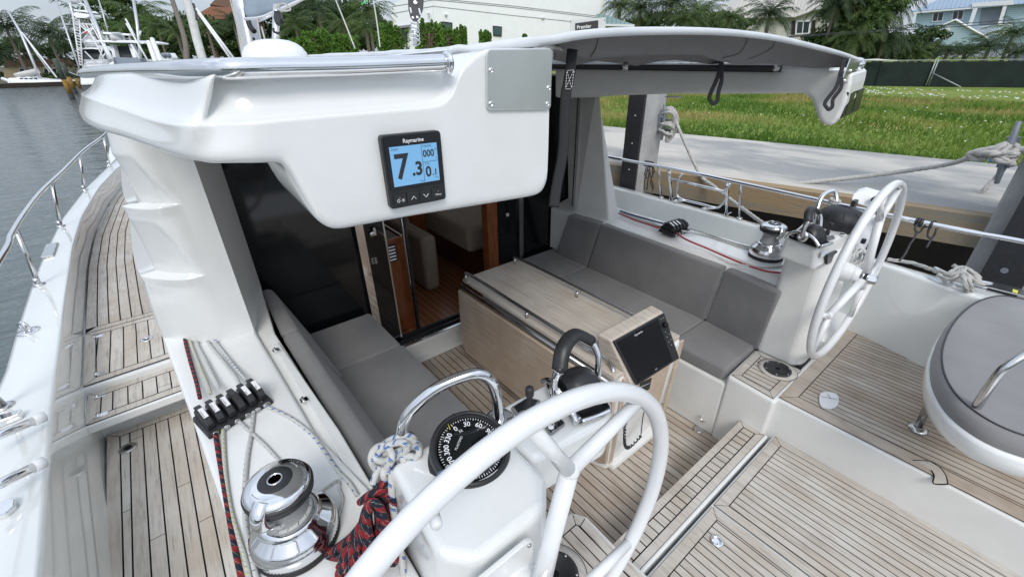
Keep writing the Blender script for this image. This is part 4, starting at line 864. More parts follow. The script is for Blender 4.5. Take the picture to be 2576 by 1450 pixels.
# folded boarding gate rails with white caps at the left edge
for (a, b) in (((-60, 1118), (113, 1046)), ((-60, 1245), (113, 1160))):
    p, q = Z(*a, ZG+.09), Z(*b, ZG+.05); m = M(); k = p.lerp(q, .83); m.tube([p, k], .0155, 16); m.tube([k.lerp(p, .02), k.lerp(q, .94), q], [.0195, .0195, .016], 16, 1); yp(m, 'gate_rail', ['chrome', 'white_plastic'], fixn=False)
m = M(); p = Z(5, 1290, ZG+.002); m.prism([p+V((-.09, -.03, 0)), p+V((.02, -.03, 0)), p+V((.036, -.012, 0)), p+V((.034, .02, 0)), p+V((.018, .035, 0)), p+V((-.09, .03, 0))], (0, 0, .02)); yp(m, 'mooring_cleat_base', 'chrome', bevel=.004)
m = M(); p = Z(20, 1066, ZG+.002); m.prism([p+V((-.09, -.02, 0)), p+V((.04, .0, 0)), p+V((.045, .03, 0)), p+V((-.09, .05, 0))], (0, 0, .03)); yp(m, 'gate_bracket', 'chrome', bevel=.004)
# ---- port coaming with winch table
ZC = ZG
co = [Z(405, 840, ZC), Z(495, 1090, ZC), Z(620, 1450, ZC)]; ci = [Z(644, 833, ZC), Z(794, 1088, ZC), Z(894, 1238, ZC)]
pl = [(co[0].x, 3.2), (co[0].x, co[0].y), (co[1].x, co[1].y), (co[2].x, co[2].y), (-.12, .5), (.2, .45), (.2, ci[2].y), (ci[1].x, ci[1].y), (ci[0].x, ci[0].y), (.2, 2.86)]
m = M(); m.prism([(x, y, .3) for x, y in pl], (0, 0, ZC-.3)); yp(m, 'port_coaming', 'gelcoat', bevel=.014, seg=3)
m = M(); m.prism([(ci[0].x, 2.83, .9), (ci[0].x, ci[0].y-.02, .9), (ci[1].x, ci[1].y, .9), (.155, 1.0, .9), (.215, 1.0, .9), (.21, ci[1].y, .9), (.19, 2.2, .9), (.25, 2.84, .9)], (0, 0, .075)); yp(m, 'coaming_gutter', 'gelcoat_cream', bevel=.008)
lid = [Z(684, 868, .985), Z(700, 858, .985), Z(852, 1078, .985), Z(940, 1225, .985), Z(905, 1235, .985), Z(806, 1068, .985)]
m = M(); m.prism([p-V((0, 0, .05)) for p in lid], (0, 0, .05)); ld = yp(m, 'coaming_locker_lid', 'gelcoat_satin', bevel=.006)
for q in ((694, 880), (765, 1005)):
    p = Z(*q, .992); m = M(); m.tube([p+V((-.003, -.016, .002)), p+V((-.003, .016, .002))], .006, 10); m.obox(p, (.014, 0, 0), (0, .014, 0), (0, 0, .002)); part(m, 'hinge', 'chrome', ld)
# ---- cockpit sole, bridge step, aft well and starboard helm deck
m = M(); m.box((.1, -.9, -.3), (3.4, 2.9, -.004)); yp(m, 'cockpit_moulding', 'gelcoat_cream')
m = M(); teak_panel(m, [(.80, .50), (2.32, .50), (2.32, 2.685), (.80, 2.685)], 0, [0, 0, .004, 0], .052, phase=.02, base=.62, joint=60); yp(m, 'cockpit_sole', ['teak_brown', 'caulk'], fixn=False)
ZB = .25
ya, yb = Z(1680, 1230, ZB).y, Z(1760, 1283, ZB).y
m = M(); m.box((.7, ya-.165, -.01), (2.26, ya, ZB-.003)); yp(m, 'bridge_step', 'gelcoat', bevel=.008)
m = M(); teak_panel(m, [(.72, ya-.15), (2.25, ya-.15), (2.25, ya-.004), (.72, ya-.004)], ZB, .04, .047, joint=60, dirv=(0, 1)); yp(m, 'bridge_step_tread', ['teak', 'caulk'], fixn=False)
yw = Z(1943, 1096, ZB).y; xs = Z(1790, 1268, ZB).x; xr = Z(1943, 1093, ZB).x
m = M(); m.box((.6, -.9, -.01), (xr+.02, yw, ZB-.006)); yp(m, 'well_moulding', 'gelcoat', bevel=.006)
m = M(); teak_panel(m, [(xs+.006, -.88), (xr, -.88), (xr, yw-.012), (xs+.006, yw-.012)], ZB, .05, .0385, joint=60, gap=.0046); yp(m, 'well_deck', ['teak', 'caulk'], fixn=False)
m = M(); teak_panel(m, [(.62, -.88), (xs-.006, -.88), (xs-.006, yw-.012), (.62, yw-.012)], ZB, .05, .0385, joint=60, gap=.0046, phase=.01); hl = yp(m, 'well_hatch', ['teak', 'caulk'], fixn=False)
p = Z(1803, 1359, ZB+.004); m = M(); m.lathe([(.030, 0), (.031, .002), (.025, .005), (.0185, .003)], p, n=32); m.lathe([(.0185, .0025), (0, .0020)], p, n=20, m=1); m.tube(cr([p+V((-.012, .012, .004)), p+V((.006, .018, .005)), p+V((.016, .0, .005)), p+V((.004, -.016, .005)), p+V((-.012, -.01, .004))], 4), .0035, 8); part(m, 'pull_ring', ['chrome', 'black_gloss'], hl, fixn=False)
ZH = .5
m = M(); m.prism([(xr, -.95, ZB-.1), (3.52, -.95, ZB-.1), (3.52, .53, ZB-.1), (xr, .53, ZB-.1)], (0, 0, ZH-ZB+.098)); yp(m, 'starboard_helm_moulding', 'gelcoat_cream', bevel=.012, seg=3)
e0, e1_ = Z(2124, 1088, ZH), Z(2576, 1348, ZH); r0_, r1_ = Z(2107, 799, ZH), Z(2334, 889, ZH)
m = M(); teak_panel(m, [(xr+.015, -.93), (r1_.x-.01, -.93), (r0_.x, .505), (xr+.015, .505)], ZH, [0, .0, .07, .085], .0385, gap=.0046, base=.6, joint=60, dirv=(-.03, 1)); yp(m, 'starboard_helm_deck', ['teak_brown', 'caulk'], fixn=False)
# white folding latch pad on the helm deck
pd = [Z(a, b, ZH+.006) for a, b in ((2064, 990), (2085, 987), (2105, 994), (2109, 1010), (2103, 1024), (2086, 1029), (2066, 1024), (2060, 1008))]
pd = [p for p in cr(pd, 4, True)]
m = M(); m.prism(pd, (0, 0, .008)); a, b = Z(2064, 996, ZH+.016), Z(2108, 1004, ZH+.016); m.tube([a, b], .0012, 4, 1); m.tube([Z(2082, 989, ZH+.016), Z(2090, 1002, ZH+.016)], .0012, 4, 1); yp(m, 'latch_pad', ['white_plastic', 'seam'], bevel=.004)
# curved joint board on the helm deck edge
m = M(); a = [Z(x, y, ZH+.0045) for x, y in ((2297, 1156), (2340, 1160), (2365, 1175), (2380, 1196), (2384, 1217), (2348, 1215), (2350, 1195), (2343, 1182))]; m.add(a, [tuple(range(8))], 0, tone=.4); 
m.tube(cr(a[:5], 5), .0022, 5, 1); m.tube(cr([a[4], a[5], a[6], a[7]], 3), .0028, 5, 1); yp(m, 'joint_board', ['teak', 'caulk'], fixn=False)
# locker box with teak seat top and round plate, starboard; and its twin to port
def helm_box(name, top, base_z, hatchc, zt, r=.075):
    m = M(); m.prism([(x, y, base_z) for x, y in top], (0, 0, zt-base_z-.002)); b = yp(m, name, 'gelcoat_cream', bevel=.02, seg=4)
    ctr = (sum(x for x, y in top)/len(top), sum(y for x, y in top)/len(top))
    m = M(); ins = inset(top if area(top) > 0 else top[::-1], .018); teak_panel(m, ins, zt, .042, .040, dirv=(0, 1), gap=.0046, base=.45, joint=60)
    part(m, 'seat_teak', ['teak', 'caulk'], b, fixn=False)
    m = M(); p = V((hatchc[0], hatchc[1], zt+.0035)); m.lathe([(r+.030, 0), (r+.030, .0012), (r, .0012)], p, n=48, m=2); m.lathe([(r+.033, 0), (r+.033, .0008)], p-V((0, 0, .0005)), n=48, m=3)
    m.lathe([(r, 0), (r, .006), (r*.98, .008), (r*.8, .008), (r*.79, .006), (0, .006)], p+V((0, 0, .001)), n=48); m.lathe([(.012, 0), (.012, .002), (0, .002)], p+V((0, 0, .0065)), n=10, m=3)
    for k in range(6): a = k*pi/3+.3; m.lathe([(.0055, 0), (.005, .002), (.0, .002)], p+V((cos(a)*r*.9, sin(a)*r*.9, .0085)), n=10, m=1)
    part(m, 'deck_plate', ['black_satin', 'chrome_satin', 'teak', 'caulk'], b, fixn=False)
    return b
sb = [(Z(1830, 943, ZH).x, Z(1830, 943, ZH).y), (2.66, .80), (2.66, .50), (2.24, .50)]
hc = Z(1955, 930, ZH); helm_box('starboard_locker_box', sb, -.01, (hc.x, hc.y), ZH+.002)
q0_ = Z(1445, 1275, ZH); q1_ = Z(1548, 1368, ZH)
pbx = [(.30, q0_.y+.0), (q0_.x-.02, q0_.y), (q0_.x+.015, q0_.y-.06), (q1_.x, q1_.y-.02), (q1_.x+.02, .0), (.30, .0)]
hc2 = Z(1398, 1446, ZH); helm_box('port_locker_box', pbx, -.01, (hc2.x, hc2.y), ZH+.002, .085)
# ---- starboard coaming and seat mouldings
sc = [Z(1445, 541, ZC), Z(1570, 537, ZC)]
ci2 = [Z(1560, 536, ZC), Z(1970, 693, ZC)]; co2 = [Z(1568, 528, ZC), Z(1780, 588, ZC), Z(1990, 650, ZC)]
d_ = (ci2[1]-ci2[0]); far_ = ci2[0]-d_*(.7/abs(d_.y))
ox = [co2[0].x+.02, co2[1].x+.02, co2[2].x+.04]
m = M(); m.prism([(far_.x, far_.y, .3), (ci2[0].x, ci2[0].y, .3), (ci2[1].x, ci2[1].y, .3), (ci2[1].x-.0, .60, .3), (3.14, .60, .3), (ox[2], co2[2].y, .3), (ox[1], co2[1].y, .3), (ox[0], co2[0].y, .3), (ox[0]+.1, 2.9, .3)][::-1], (0, 0, ZC-.3)); yp(m, 'starboard_coaming', 'gelcoat', bevel=.014, seg=3)
tb0, tb1 = Z(1428, 539, .93), Z(1962, 737, .93)
m = M(); A0, A1 = V((far_.x+.02, 2.88, .998)), V((ci2[1].x+.02, .62, .998)); B0, B1 = V((tb0.x+.03, 2.88, .925)), V((tb1.x+.03, .62, .925)); m.add([B0, B1, A1, A0]+[p-V((0, 0, .4)) for p in (B0, B1, A1, A0)], [(0, 1, 2, 3), (7, 6, 5, 4), (0, 4, 5, 1), (1, 5, 6, 2), (2, 6, 7, 3), (3, 7, 4, 0)]); yp(m, 'coaming_slope', 'gelcoat_cream', bevel=.004)
m = M(); m.box((2.9, .5, .3), (3.5, 8, .6)); yp(m, 'starboard_side_deck', 'gelcoat')
m = M(); m.box((2.27, .78, -.01), (3.0, 2.86, .425)); yp(m, 'starboard_seat_moulding', 'gelcoat_cream', bevel=.015)
m = M(); m.box((.15, .9, -.01), (.85, 2.86, .425)); yp(m, 'port_seat_moulding', 'gelcoat_cream', bevel=.015)
p = X(1770, 1052, 2.268); m = M(); m.tube(cr([p+V((0, .02, .012)), p+V((-.022, .012, .014)), p+V((-.026, -.006, .0)), p+V((-.0, -.016, -.014))], 5), .0055, 10); yp(m, 'seat_pad_eye', 'chrome', fixn=False)
p = Z(1757, 1079, .004); m = M(); m.lathe([(.034, 0), (.036, .003), (.026, .005), (.012, .001)], p, n=28); yp(m, 'sole_drain', 'chrome_satin', fixn=False)
# ---- cushions (loose: things of their own)
def cushion(name, pts8, label, bev=.022, group=None, sub_pipe=None):
    m = M(); m.hexa(pts8); o = m.build(name, 'cushion_grey', bevel=bev, seg=4)
    for p in o.data.polygons: p.use_smooth = True
    tag(o, label, 'cushion', group); return o
SZ = .52; GQ = 'grey cockpit cushions'
def slab(x0, x1, y0, y1, z0, z1): return [(x0, y0, z0), (x1, y0, z0), (x1, y1, z0), (x0, y1, z0), (x0, y0, z1), (x1, y0, z1), (x1, y1, z1), (x0, y1, z1)]
ys1 = Z(915, 903, SZ).y
cushion('seat_cushion', slab(.40, .885, ys1+.003, 2.85, .425, SZ), 'small grey seat cushion in the dark corner left of the cabin door', group=GQ)
cushion('seat_cushion', slab(.40, .895, .98, ys1-.003, .425, SZ), 'long grey seat cushion on the left side of the cockpit', group=GQ)
def backp(ys, label):
    zt = .94; a, b = ys
    f = lambda y: (interp([(1.0, .225), (1.5, .215), (2.4, .21), (2.85, .24)], y))
    g = lambda y: (interp([(1.0, .30), (1.5, .285), (2.4, .30), (2.85, .30)], y))
    return cushion('back_cushion', [(f(a)+.1, a, .5), (.47, a, .5), (.455, b, .5), (f(b)+.1, b, .5), (f(a), a, zt), (g(a), a, zt), (g(b), b, zt), (f(b), b, zt)], label, .028, GQ)
ysm = Z(704, 842, .94).y
backp((ysm+.004, 2.84), 'short grey backrest cushion against the dark window left of the cabin door'); backp((1.02, ysm-.004), 'long grey backrest cushion along the left coaming')
tz = .95; tops = [Z(1428, 540, tz), Z(1511, 563, tz), Z(1823, 676, tz), Z(1962, 738, tz)]; bots = [Z(1394, 634, SZ), Z(1474, 670, SZ), Z(1770, 804, SZ), Z(1906, 874, SZ)]
names = ['short grey backrest cushion in the starboard front corner by the black window', 'long middle grey backrest cushion on the starboard side behind the table', 'aft grey backrest cushion beside the starboard pedestal']
for i in range(3):
    a, b, c, d = bots[i+1], bots[i], tops[i+1], tops[i]; w = V((.09, 0, 0)); e = V((0, .003, 0)); dn = V((0, 0, -.03))
    cushion('back_cushion', [a+e+dn, a+w*1.4+e+dn, b+w*1.4-e+dn, b-e+dn, c+e, c+w+e, d+w-e, d-e], names[i], .02, GQ)
fx = Z(1835, 933, SZ).x
yy2 = [2.85, Z(1474, 670, SZ).y, Z(1770, 804, SZ).y, .805]
for i, lb in enumerate(['grey seat cushion in the starboard front corner beside the table end', 'long grey seat cushion along the starboard side behind the table', 'grey seat cushion nearest the starboard locker box']):
    cushion('seat_cushion', slab(fx if i else 2.30, 2.84, yy2[i+1]+.002, yy2[i]-.002, .425, SZ), lb, .02, GQ)
# ================================================================== hardtop arms, pillars, canvas roof
YF = .66
def dep(x):   # viewed distance of the rounded outboard end of the hardtop
    T = [(150, 1.7), (202, 1.27), (236, 1.08), (291, .92), (361, .74), (426, .62), (473, .545)]
    return interp(T, x)
xs_ = [202, 206, 215, 236, 262, 291, 323, 361, 394, 426, 450, 473]
low = [(202, 289), (204, 303), (215, 321), (236, 332), (262, 341), (291, 348), (323, 359), (361, 373), (394, 386), (426, 399), (450, 407), (473, 412)]
cre = [(202, 234), (205, 237), (215, 243), (236, 251), (262, 261), (291, 269), (323, 280), (361, 294), (394, 303), (426, 309), (450, 312), (473, 313)]
tub = [(202, 184), (206, 183), (215, 182), (236, 181), (262, 179), (291, 178), (323, 178), (361, 177), (394, 177), (426, 176), (450, 176), (473, 176)]
def yl(pts, a): return [Y(x, y, a) for x, y in pts]
bot2 = [(498, 415), (530, 417), (560, 417), (586, 417), (620, 417), (650, 417), (680, 416), (705, 415)]; cre2 = [(498, 313), (530, 312), (560, 311), (586, 310), (620, 308), (650, 306), (680, 304), (705, 301)]; tub2 = [(498, 176), (530, 175), (560, 175), (586, 174), (620, 173), (650, 173), (680, 172), (705, 172)]
ZRB = Y(586, 417, YF).z
BOTT = [(705, 415), (716, 419), (728, 430), (740, 450), (760, 487), (785, 532), (803, 558), (820, 573), (840, 583), (862, 584), (890, 579), (1030, 552), (1200, 524), (1340, 500), (1356, 496), (1366, 490), (1373, 481), (1377, 466), (1378, 450)]
CTAB = [(705, 301), (805, 292), (935, 281), (1069, 270), (1100, 265.5), (1112, 262), (1122, 256), (1134, 243), (1142, 230), (1148, 214), (1154, 196), (1162, 180), (1174, 165), (1192, 148), (1212, 133), (1224, 126), (1388, 125)]
xs3 = [716, 728, 740, 760, 785, 803, 820, 840, 862, 890, 935, 980, 1030, 1069, 1090, 1106, 1116, 1126, 1134, 1140, 1146, 1152, 1158, 1166, 1176, 1190, 1206, 1222, 1250, 1300, 1340, 1356, 1366, 1373, 1377]
bot3 = [(x, interp(BOTT, x)) for x in xs3]; cre3 = [(x+(8 if x > 1350 else 0), interp(CTAB, x)) for x in xs3]
tub3 = [(x, 170-(x-716)*.03) if x <= 1116 else ((1116+(x-1116)*.5, 162-(x-1116)*.2) if x < 1150 else (x, interp(CTAB, x)-1)) for x in xs3]
tub3 = [(a+(8 if x > 1350 else 0), b) for (a, b), x in zip(tub3, xs3)]
def yc(x): return YF+(.055*((680-x)/207)**2 if x < 680 else 0)
LOW0 = Y(*low[-1], yc(473)); ZRB = LOW0.z
LOW = [Z(x, y, ZRB) for x, y in low[:-1]]+[LOW0]+[Y(q[0], q[1], yc(q[0])) for q in bot2+bot3]
CRE = cre+cre2+cre3; TUB = tub+tub2+tub3
cols = []; NR = []
for i, p in enumerate(LOW):
    t_ = (LOW[min(i+1, len(LOW)-1)]-LOW[max(i-1, 0)]); nr = V((t_.y, -t_.x, 0)).normalized(); tw = V((-p.x, -p.y, 0)).normalized(); NR.append(nr)
    wx_ = .8*max(0, min(1, (473-xs_[i])/112)) if i < len(xs_) else 0; n_ = (nr+tw*wx_).normalized()
    if i > len(low): n_ = NR[-1] = V((0, -1, 0))
    cols.append((p, PL(*CRE[i], p, n_), PL(*TUB[i], p, n_)))
def band():
    rows = []
    for (b, c, t), nr in zip(cols, NR):
        h = c.z-b.z; r = min(.016, h*.25); k_ = 1 if (t-c).length > .012 else .25
        rows.append([b-nr*.20+V((0, 0, .016)), b-nr*.06+V((0, 0, .004)), b-nr*.018-V((0, 0, .001)), b-nr*.005+V((0, 0, r*.3)), b+V((0, 0, r)), b.lerp(c, .5), c-V((0, 0, .006)), c-V((0, 0, .0012)), c-nr*.002+V((0, 0, .0005)),
                     c-nr*.008*k_+V((0, 0, .002)), c-nr*.020*k_+V((0, 0, .009*k_)), c.lerp(t, .5)-nr*.026*k_, c.lerp(t, .86)-nr*.028*k_, c.lerp(t, .94)-nr*.034*k_, t-nr*.10+V((0, 0, -.004))])
    return rows
m = M(); m.grid(band()); yp(m, 'hardtop_fascia', 'gelcoat', 'white moulded port hardtop edge dropping down round the instrument display', sub=1, fixn=True)
# bracket web under the tube at the corner
# roof slab
lp = [LOW[i]-NR[i]*.075 for i in range(len(low)-1)]
pts = [(p.x, p.y) for p in lp[::-1]]
pts = [(.60, YF+.05)]+pts+[(lp[0].x-.02, 2.4), (-.10, 4.2), (.8, 6.4), (2.0, 6.4), (2.9, 4.2), (2.95, 2.2), (2.86, .86), (2.42, .78), (2.42, 2.7), (.60, 2.7)]
m = M(); m.prism([(x, y, 2.105) for x, y in pts], (0, 0, .05)); yp(m, 'hardtop', 'gelcoat', bevel=.008, seg=3)
# chrome grab tube along the hardtop
tp = [D(214, 178, 2.2), D(205, 184, 1.33), D(236, 181.5, 1.08), D(291, 179, .90), D(361, 177, .735), D(420, 176.5, .625), D(480, 176, .56), D(560, 174.5, .527), D(640, 172.5, .537), D(740, 170.5, .564), D(860, 168, .597), D(1000, 163, .64), D(1122, 158, .676)]
m = M(); m.tube(cr(tp, 5), [.0125]*61, 24); m.lathe([(.017, 0), (.0165, .004), (.013, .007)], Y(1128, 158, YF), (-1, 0, .0), 24); yp(m, 'roof_grab_rail', 'chrome', 'thick chrome tube along the aft edge of the hardtop', fixn=False)
# stainless plate with four screws
def rrect(P, r, n=5):
    out = []; k = len(P)
    for i in range(k):
        a, b, c = P[i-1], P[i], P[(i+1) % k]; u = (a-b).normalized(); w = (c-b).normalized()
        for j in range(n+1):
            t = j/n; q0 = b+u*r; q1 = b+w*r; out.append((q0.lerp(b, t)).lerp(b.lerp(q1, t), t))
    return out
pc4 = [Y(x, y, YF-.006) for x, y in ((1225, 124), (1390, 122), (1386, 275), (1226, 277))]
m = M(); m.prism(rrect(pc4, .009), (0, .004, 0)); pl_ = yp(m, 'steel_plate', 'plate_steel', 'brushed stainless plate with four screws beside the display', bevel=.0012)
for q in ((1235, 178), (1235, 262), (1380, 222), (1377, 262)):
    p = Y(*q, YF-.0055); m = M(); m.lathe([(.0052, 0), (.0050, .0016), (.0036, .0026), (.0022, .0027), (.0021, .0012), (0, .0012)], p, (0, -1, 0), 20); part(m, 'screw', 'chrome', pl_, fixn=False)
# ---- instrument display
TL, TR, BR, BL = [Y(x, y, YF-.012) for x, y in ((957, 341), (1108, 328), (1123, 500), (984, 528))]
u = ((TR-TL)+(BR-BL)).normalized(); w = V((0, 0, 1)); o_ = (TL+TR+BR+BL)/4; W = .108; Hh = ((TL+TR)/2-(BL+BR)/2).length
W = ((TR-TL).length+(BR-BL).length)/2
def ip(a, b, dy=0): return o_+u*(a-.5)*W+w*(.5-b)*Hh+V((0, dy, 0))
disp = None
m = M(); m.prism(rrect([ip(0, 0), ip(1, 0), ip(1, 1), ip(0, 1)], .007), (0, .0125, 0)); disp = yp(m, 'instrument_display', 'black_plastic', 'black square instrument display reading 7.3 feet on the port hardtop', bevel=.0015)
m = M(); m.prism(rrect([ip(.035, .03), ip(.965, .03), ip(.965, .74), ip(.035, .74)], .003), (0, .002, 0)); 
for v in m.v: v.y -= .0012
part(m, 'bezel', 'black_gloss', disp)
sx0, sx1, sy0, sy1 = .10, .90, .155, .69
m = M(); m.prism([ip(sx0, sy0, -.0014), ip(sx1, sy0, -.0014), ip(sx1, sy1, -.0014), ip(sx0, sy1, -.0014)], (0, .001, 0)); part(m, 'screen', 'lcd_blue', disp)
def ss(a, b): return ip(sx0+(sx1-sx0)*a, sy0+(sy1-sy0)*b, -.0022)
SW = (sx1-sx0)*W; SH = (sy1-sy0)*Hh
m = M()
def T_(st, a, b, h, xs=1.0, bold=.0): 
    sz = h*SH/.70; k0 = len(m.v); p = ss(a, b); m.text(st, p, u, w, sz, bold=bold)
    for q in m.v[k0:]: q -= u*((q-p).dot(u)*(1-xs))
T_('Depth', .02, .085, .062, .9); T_('7', .05, .80, .62, .92, .0012); T_('.3', .40, .765, .34, .92, .001); T_('Heading', .675, .08, .062, .9); T_('000', .668, .33, .175, .90, .0004); T_('o', .935, .20, .10, .8); T_('T', .94, .41, .05)
T_('SOG', .69, .54, .055, .9); T_('0', .69, .85, .27, .90, .0007); T_('.1', .84, .83, .16, .95, .0004); T_('Feet', .555, .965, .055, .9); T_('Kts', .895, .92, .055, .9)
for a, b in (((.655, .01), (.655, .99)), ((.655, .46), (.99, .46))):
    p, q = ss(*a), ss(*b); dd = V((.0003, 0, .0003)); m.prism([p-dd, q-dd, q+dd, p+dd] if abs(a[0]-b[0]) > .1 else [p-dd, p+V((.0006, 0, 0))-dd, q+dd, q-V((.0006, 0, 0))+dd], (0, .0003, 0))
# stretch digits taller like the screen's typeface
part(m, 'screen_digits', 'black_satin', disp, fixn=False)
m = M(); m.text('Raymarine', ip(.5, .115, -.0022), u, w, .0085, align='CENTER', bold=.00015); part(m, 'bezel_lettering', 'mark_white', disp, fixn=False)
for k in range(4):
    a0, a1 = .06+k*.222, .06+(k+1)*.222-.012; m = M(); m.prism(rrect([ip(a0, .80), ip(a1, .80), ip(a1, .955), ip(a0, .955)], .0022 if k in (0, 3) else .0008), (0, -.002, 0)); b_ = part(m, 'button', 'black_plastic', disp, bevel=.0005)
m = M(); zz = -.0042
def ic(a, b): return ip(a, b, zz)
def stroke(mm, pts, r=.0006): mm.tube(pts, r, 5)
stroke(m, [ic(.345, .90), ic(.387, .855), ic(.43, .90)]); stroke(m, [ic(.565, .855), ic(.607, .90), ic(.65, .855)]); m.text('Menu', ic(.833, .905), u, w, .0052, align='CENTER'); m.ball(ic(.833, .845), .0007, n=6)
stroke(m, cr([ic(.125+.022*cos(a), .885+.02*sin(a)) for a in [-1.1+i*.75 for i in range(8)]], 2), .0004); stroke(m, [ic(.125, .855), ic(.125, .882)], .0004); m.ball(ic(.15, .845), .0006, n=6); m.ball(ic(.205, .885), .0012, n=8)
for k in range(8): a = k*pi/4; stroke(m, [ic(.205+.02*cos(a), .885+.018*sin(a)), ic(.205+.03*cos(a), .885+.027*sin(a))], .0003)
part(m, 'button_symbols', 'mark_white', disp, fixn=False)
# ---- radome on the roof
c = D(695, 148, 1.85); m = M(); R = 75/FD*1.85*1.02; prof = [(R*.93, -.05), (R*.99, -.02), (R*1.0, .0), (R*.96, .022), (R*.86, .042), (R*.70, .058), (R*.5, .068), (R*.25, .073), (0, .074)]
m.lathe(prof, c, n=48); yp(m, 'radome', 'paint_white', 'white domed radome on the hardtop behind the chrome tube', fixn=False)
# ---- port pillar with the two scalloped air vents
A_, B_ = Z(640, 832, ZC), Z(560, 858, ZC); C_, D_2 = Z(500, 862, ZC), Z(430, 853, ZC); E_ = Z(405, 840, ZC)
plan = [V((A_.x, A_.y)), V((B_.x, B_.y)), V((C_.x, C_.y)), V((D_2.x, D_2.y)), V((E_.x, E_.y)), V((-.275, 2.75)), V((-.28, 3.2)), V((-.28, 4.0))]
plan = [V((p.x, p.y, 0)) for p in cr([V((p.x, p.y, 0)) for p in plan], 14)]
NP = len(plan)
def lean(z): t = max(0, (z-ZC)/.9); return t
rows = []
ledges = [(1.32, .0), (1.60, .0)]
L1 = (Z(515, 690, 1.0), 0)
def pillar_pt(i, z):
    p = plan[i].copy(); s = i/(NP-1); t = lean(z)
    q = V((p.x, p.y, z))
    side = max(0, min(1, (s-.10)/.45)); q.x += .17*(t**1.6)*side*side  # tumblehome of the outer side
    q.y -= .10*t*side*(1-max(0, (s-.6)/.4))
    return q
def proj(p): v = V(p)-EYE; d = v.dot(FWD); return 1288+FD*v.dot(CR)/d, 725+FD*v.dot(CD)/d
# find ledge heights from where the vent tips are seen
def hgt_at(i, py): 
    b = None
    for k in range(240):
        z = ZC+k*.005; yy_ = proj(pillar_pt(i, z))[1]
        if b is None or abs(yy_-py) < b[0]: b = (abs(yy_-py), z)
    return b[1]
def idx_at(px, z):
    b = None
    for i in range(NP):
        x = proj(pillar_pt(i, z))[0]
        if b is None or abs(x-px) < b[0]: b = (abs(x-px), i)
    return b[1]
VENTS = []
for tx, ty, ay in ((515, 690, 548), (454, 513, 385)):
    i = 14
    for _ in range(4): z = hgt_at(i, ty); i = idx_at(tx, z)
    VENTS.append((z, i, hgt_at(i, ay)))
NZ = 110; zt_ = 2.1
zsamp = sorted(set([ZC-.02+(zt_-ZC+.02)*k/NZ for k in range(NZ+1)]+[v[0]-.002 for v in VENTS]+[v[0]+.002 for v in VENTS]))
for z in zsamp:
    row = []
    for i in range(NP):
        p = pillar_pt(i, z); a = pillar_pt(max(i-1, 0), z); b = pillar_pt(min(i+1, NP-1), z); tt = b-a; nrm = V((tt.y, -tt.x, 0)).normalized()
        if nrm.x > 0 and i > NP*.3: nrm = -nrm
        if nrm.y > 0 and i < NP*.3: nrm = -nrm
        dsp = 0
        for vz_, vi, vt in VENTS:
            if z > vz_:
                h = (z-vz_)/(vt-vz_)   # 0 ledge .. 1 apex
                if h < 1.05:
                    edge = vi+(h**1.5)*(12)   # right edge sweeps outboard with height
                    f = (i-edge)/6.0; f = max(0, min(1, f)); g = max(0, 1-h); dsp = max(dsp, .050*f*(g**.8))
            elif z > vz_-.05: # lip bulge
                f = max(0, min(1, (i-vi)/8)); dsp = min(dsp, -.010*f*(1-(vz_-z)/.05))
        row.append(p-nrm*dsp)
    rows.append(row)
m = M(); m.grid(rows); yp(m, 'port_pillar', 'gelcoat', 'white port cabin pillar with two scalloped air vents', fixn=True)
ia = V((.225, 2.86)); m = M(); m.prism([(A_.x, A_.y, ZC-.02), (A_.x+.0, A_.y+.004, ZC-.02), (ia.x+.03, ia.y, ZC-.35), (ia.x-.15, ia.y, ZC-.02), (A_.x-.1, A_.y+.1, ZC-.02)], (0, 0, 1.12)); yp(m, 'port_pillar_return', 'gelcoat_cream')
# ---- starboard pillar
bs_ = [Z(1443, 536, .93), Z(1537, 545, .99), Z(1570, 536, ZC)]
for q in bs_: q.z = .9
bs_.append(bs_[2]+V((.03, .7, 0))); bs_.append(V((Y(1447, 400, 2.9).x, 2.9, .9)))
tz2 = 2.04
tp_ = [V((bs_[0].x, bs_[0].y, tz2)), V((bs_[1].x-.10, bs_[1].y+.16, tz2)), V((bs_[2].x-.16, bs_[2].y+.3, tz2)), bs_[3]+V((-.1, 0, tz2-.9)), V((bs_[4].x, 2.9, tz2))]
m = M(); k = 5; m.add([p-V((0, 0, .05)) for p in bs_]+tp_, [tuple(range(5))[::-1], tuple(range(5, 10))]+[(i, (i+1) % 5, 5+(i+1) % 5, 5+i) for i in range(5)]); yp(m, 'starboard_pillar', 'gelcoat_cream', bevel=.02, seg=3)
# ---- starboard hardtop arm with the dropped end
XI = 2.36
inn = [(1395, 172), (2000, 176), (2138, 182), (2145, 190), (2141, 215), (2128, 260), (2110, 298), (2098, 312), (2085, 320), (2070, 315), (2058, 300), (2050, 275), (2042, 252), (2030, 240), (2016, 235), (1900, 236), (1700, 236), (1560, 240), (1466, 246), (1395, 246)]
P = [X(x, y, XI) for x, y in inn]; P[0].z = P[1].z
outer = []
for p in P: 
    o = V((2.98, p.y+(.12 if p.y < 1.0 else 0), p.z)); outer.append(o)
m = M(); k = len(P); m.add(P+outer, [tuple(range(k)), tuple(range(k, 2*k))[::-1]]+[(i, (i+1) % k, k+(i+1) % k, k+i) for i in range(k)]); yp(m, 'starboard_hardtop_arm', 'gelcoat_cream', 'white starboard arm of the hardtop with dropped aft end', bevel=.02, seg=4, ang=40)
p = Y(1660, 240, 2.2); m = M(); a = X(1690, 243, XI+.1); m.lathe([(.05, 0), (.05, .004), (0, .006)], V((XI+.12, a.y, a.z+.0)), (0, 0, -1), 24); yp(m, 'ceiling_lamp', 'white_plastic', fixn=False)
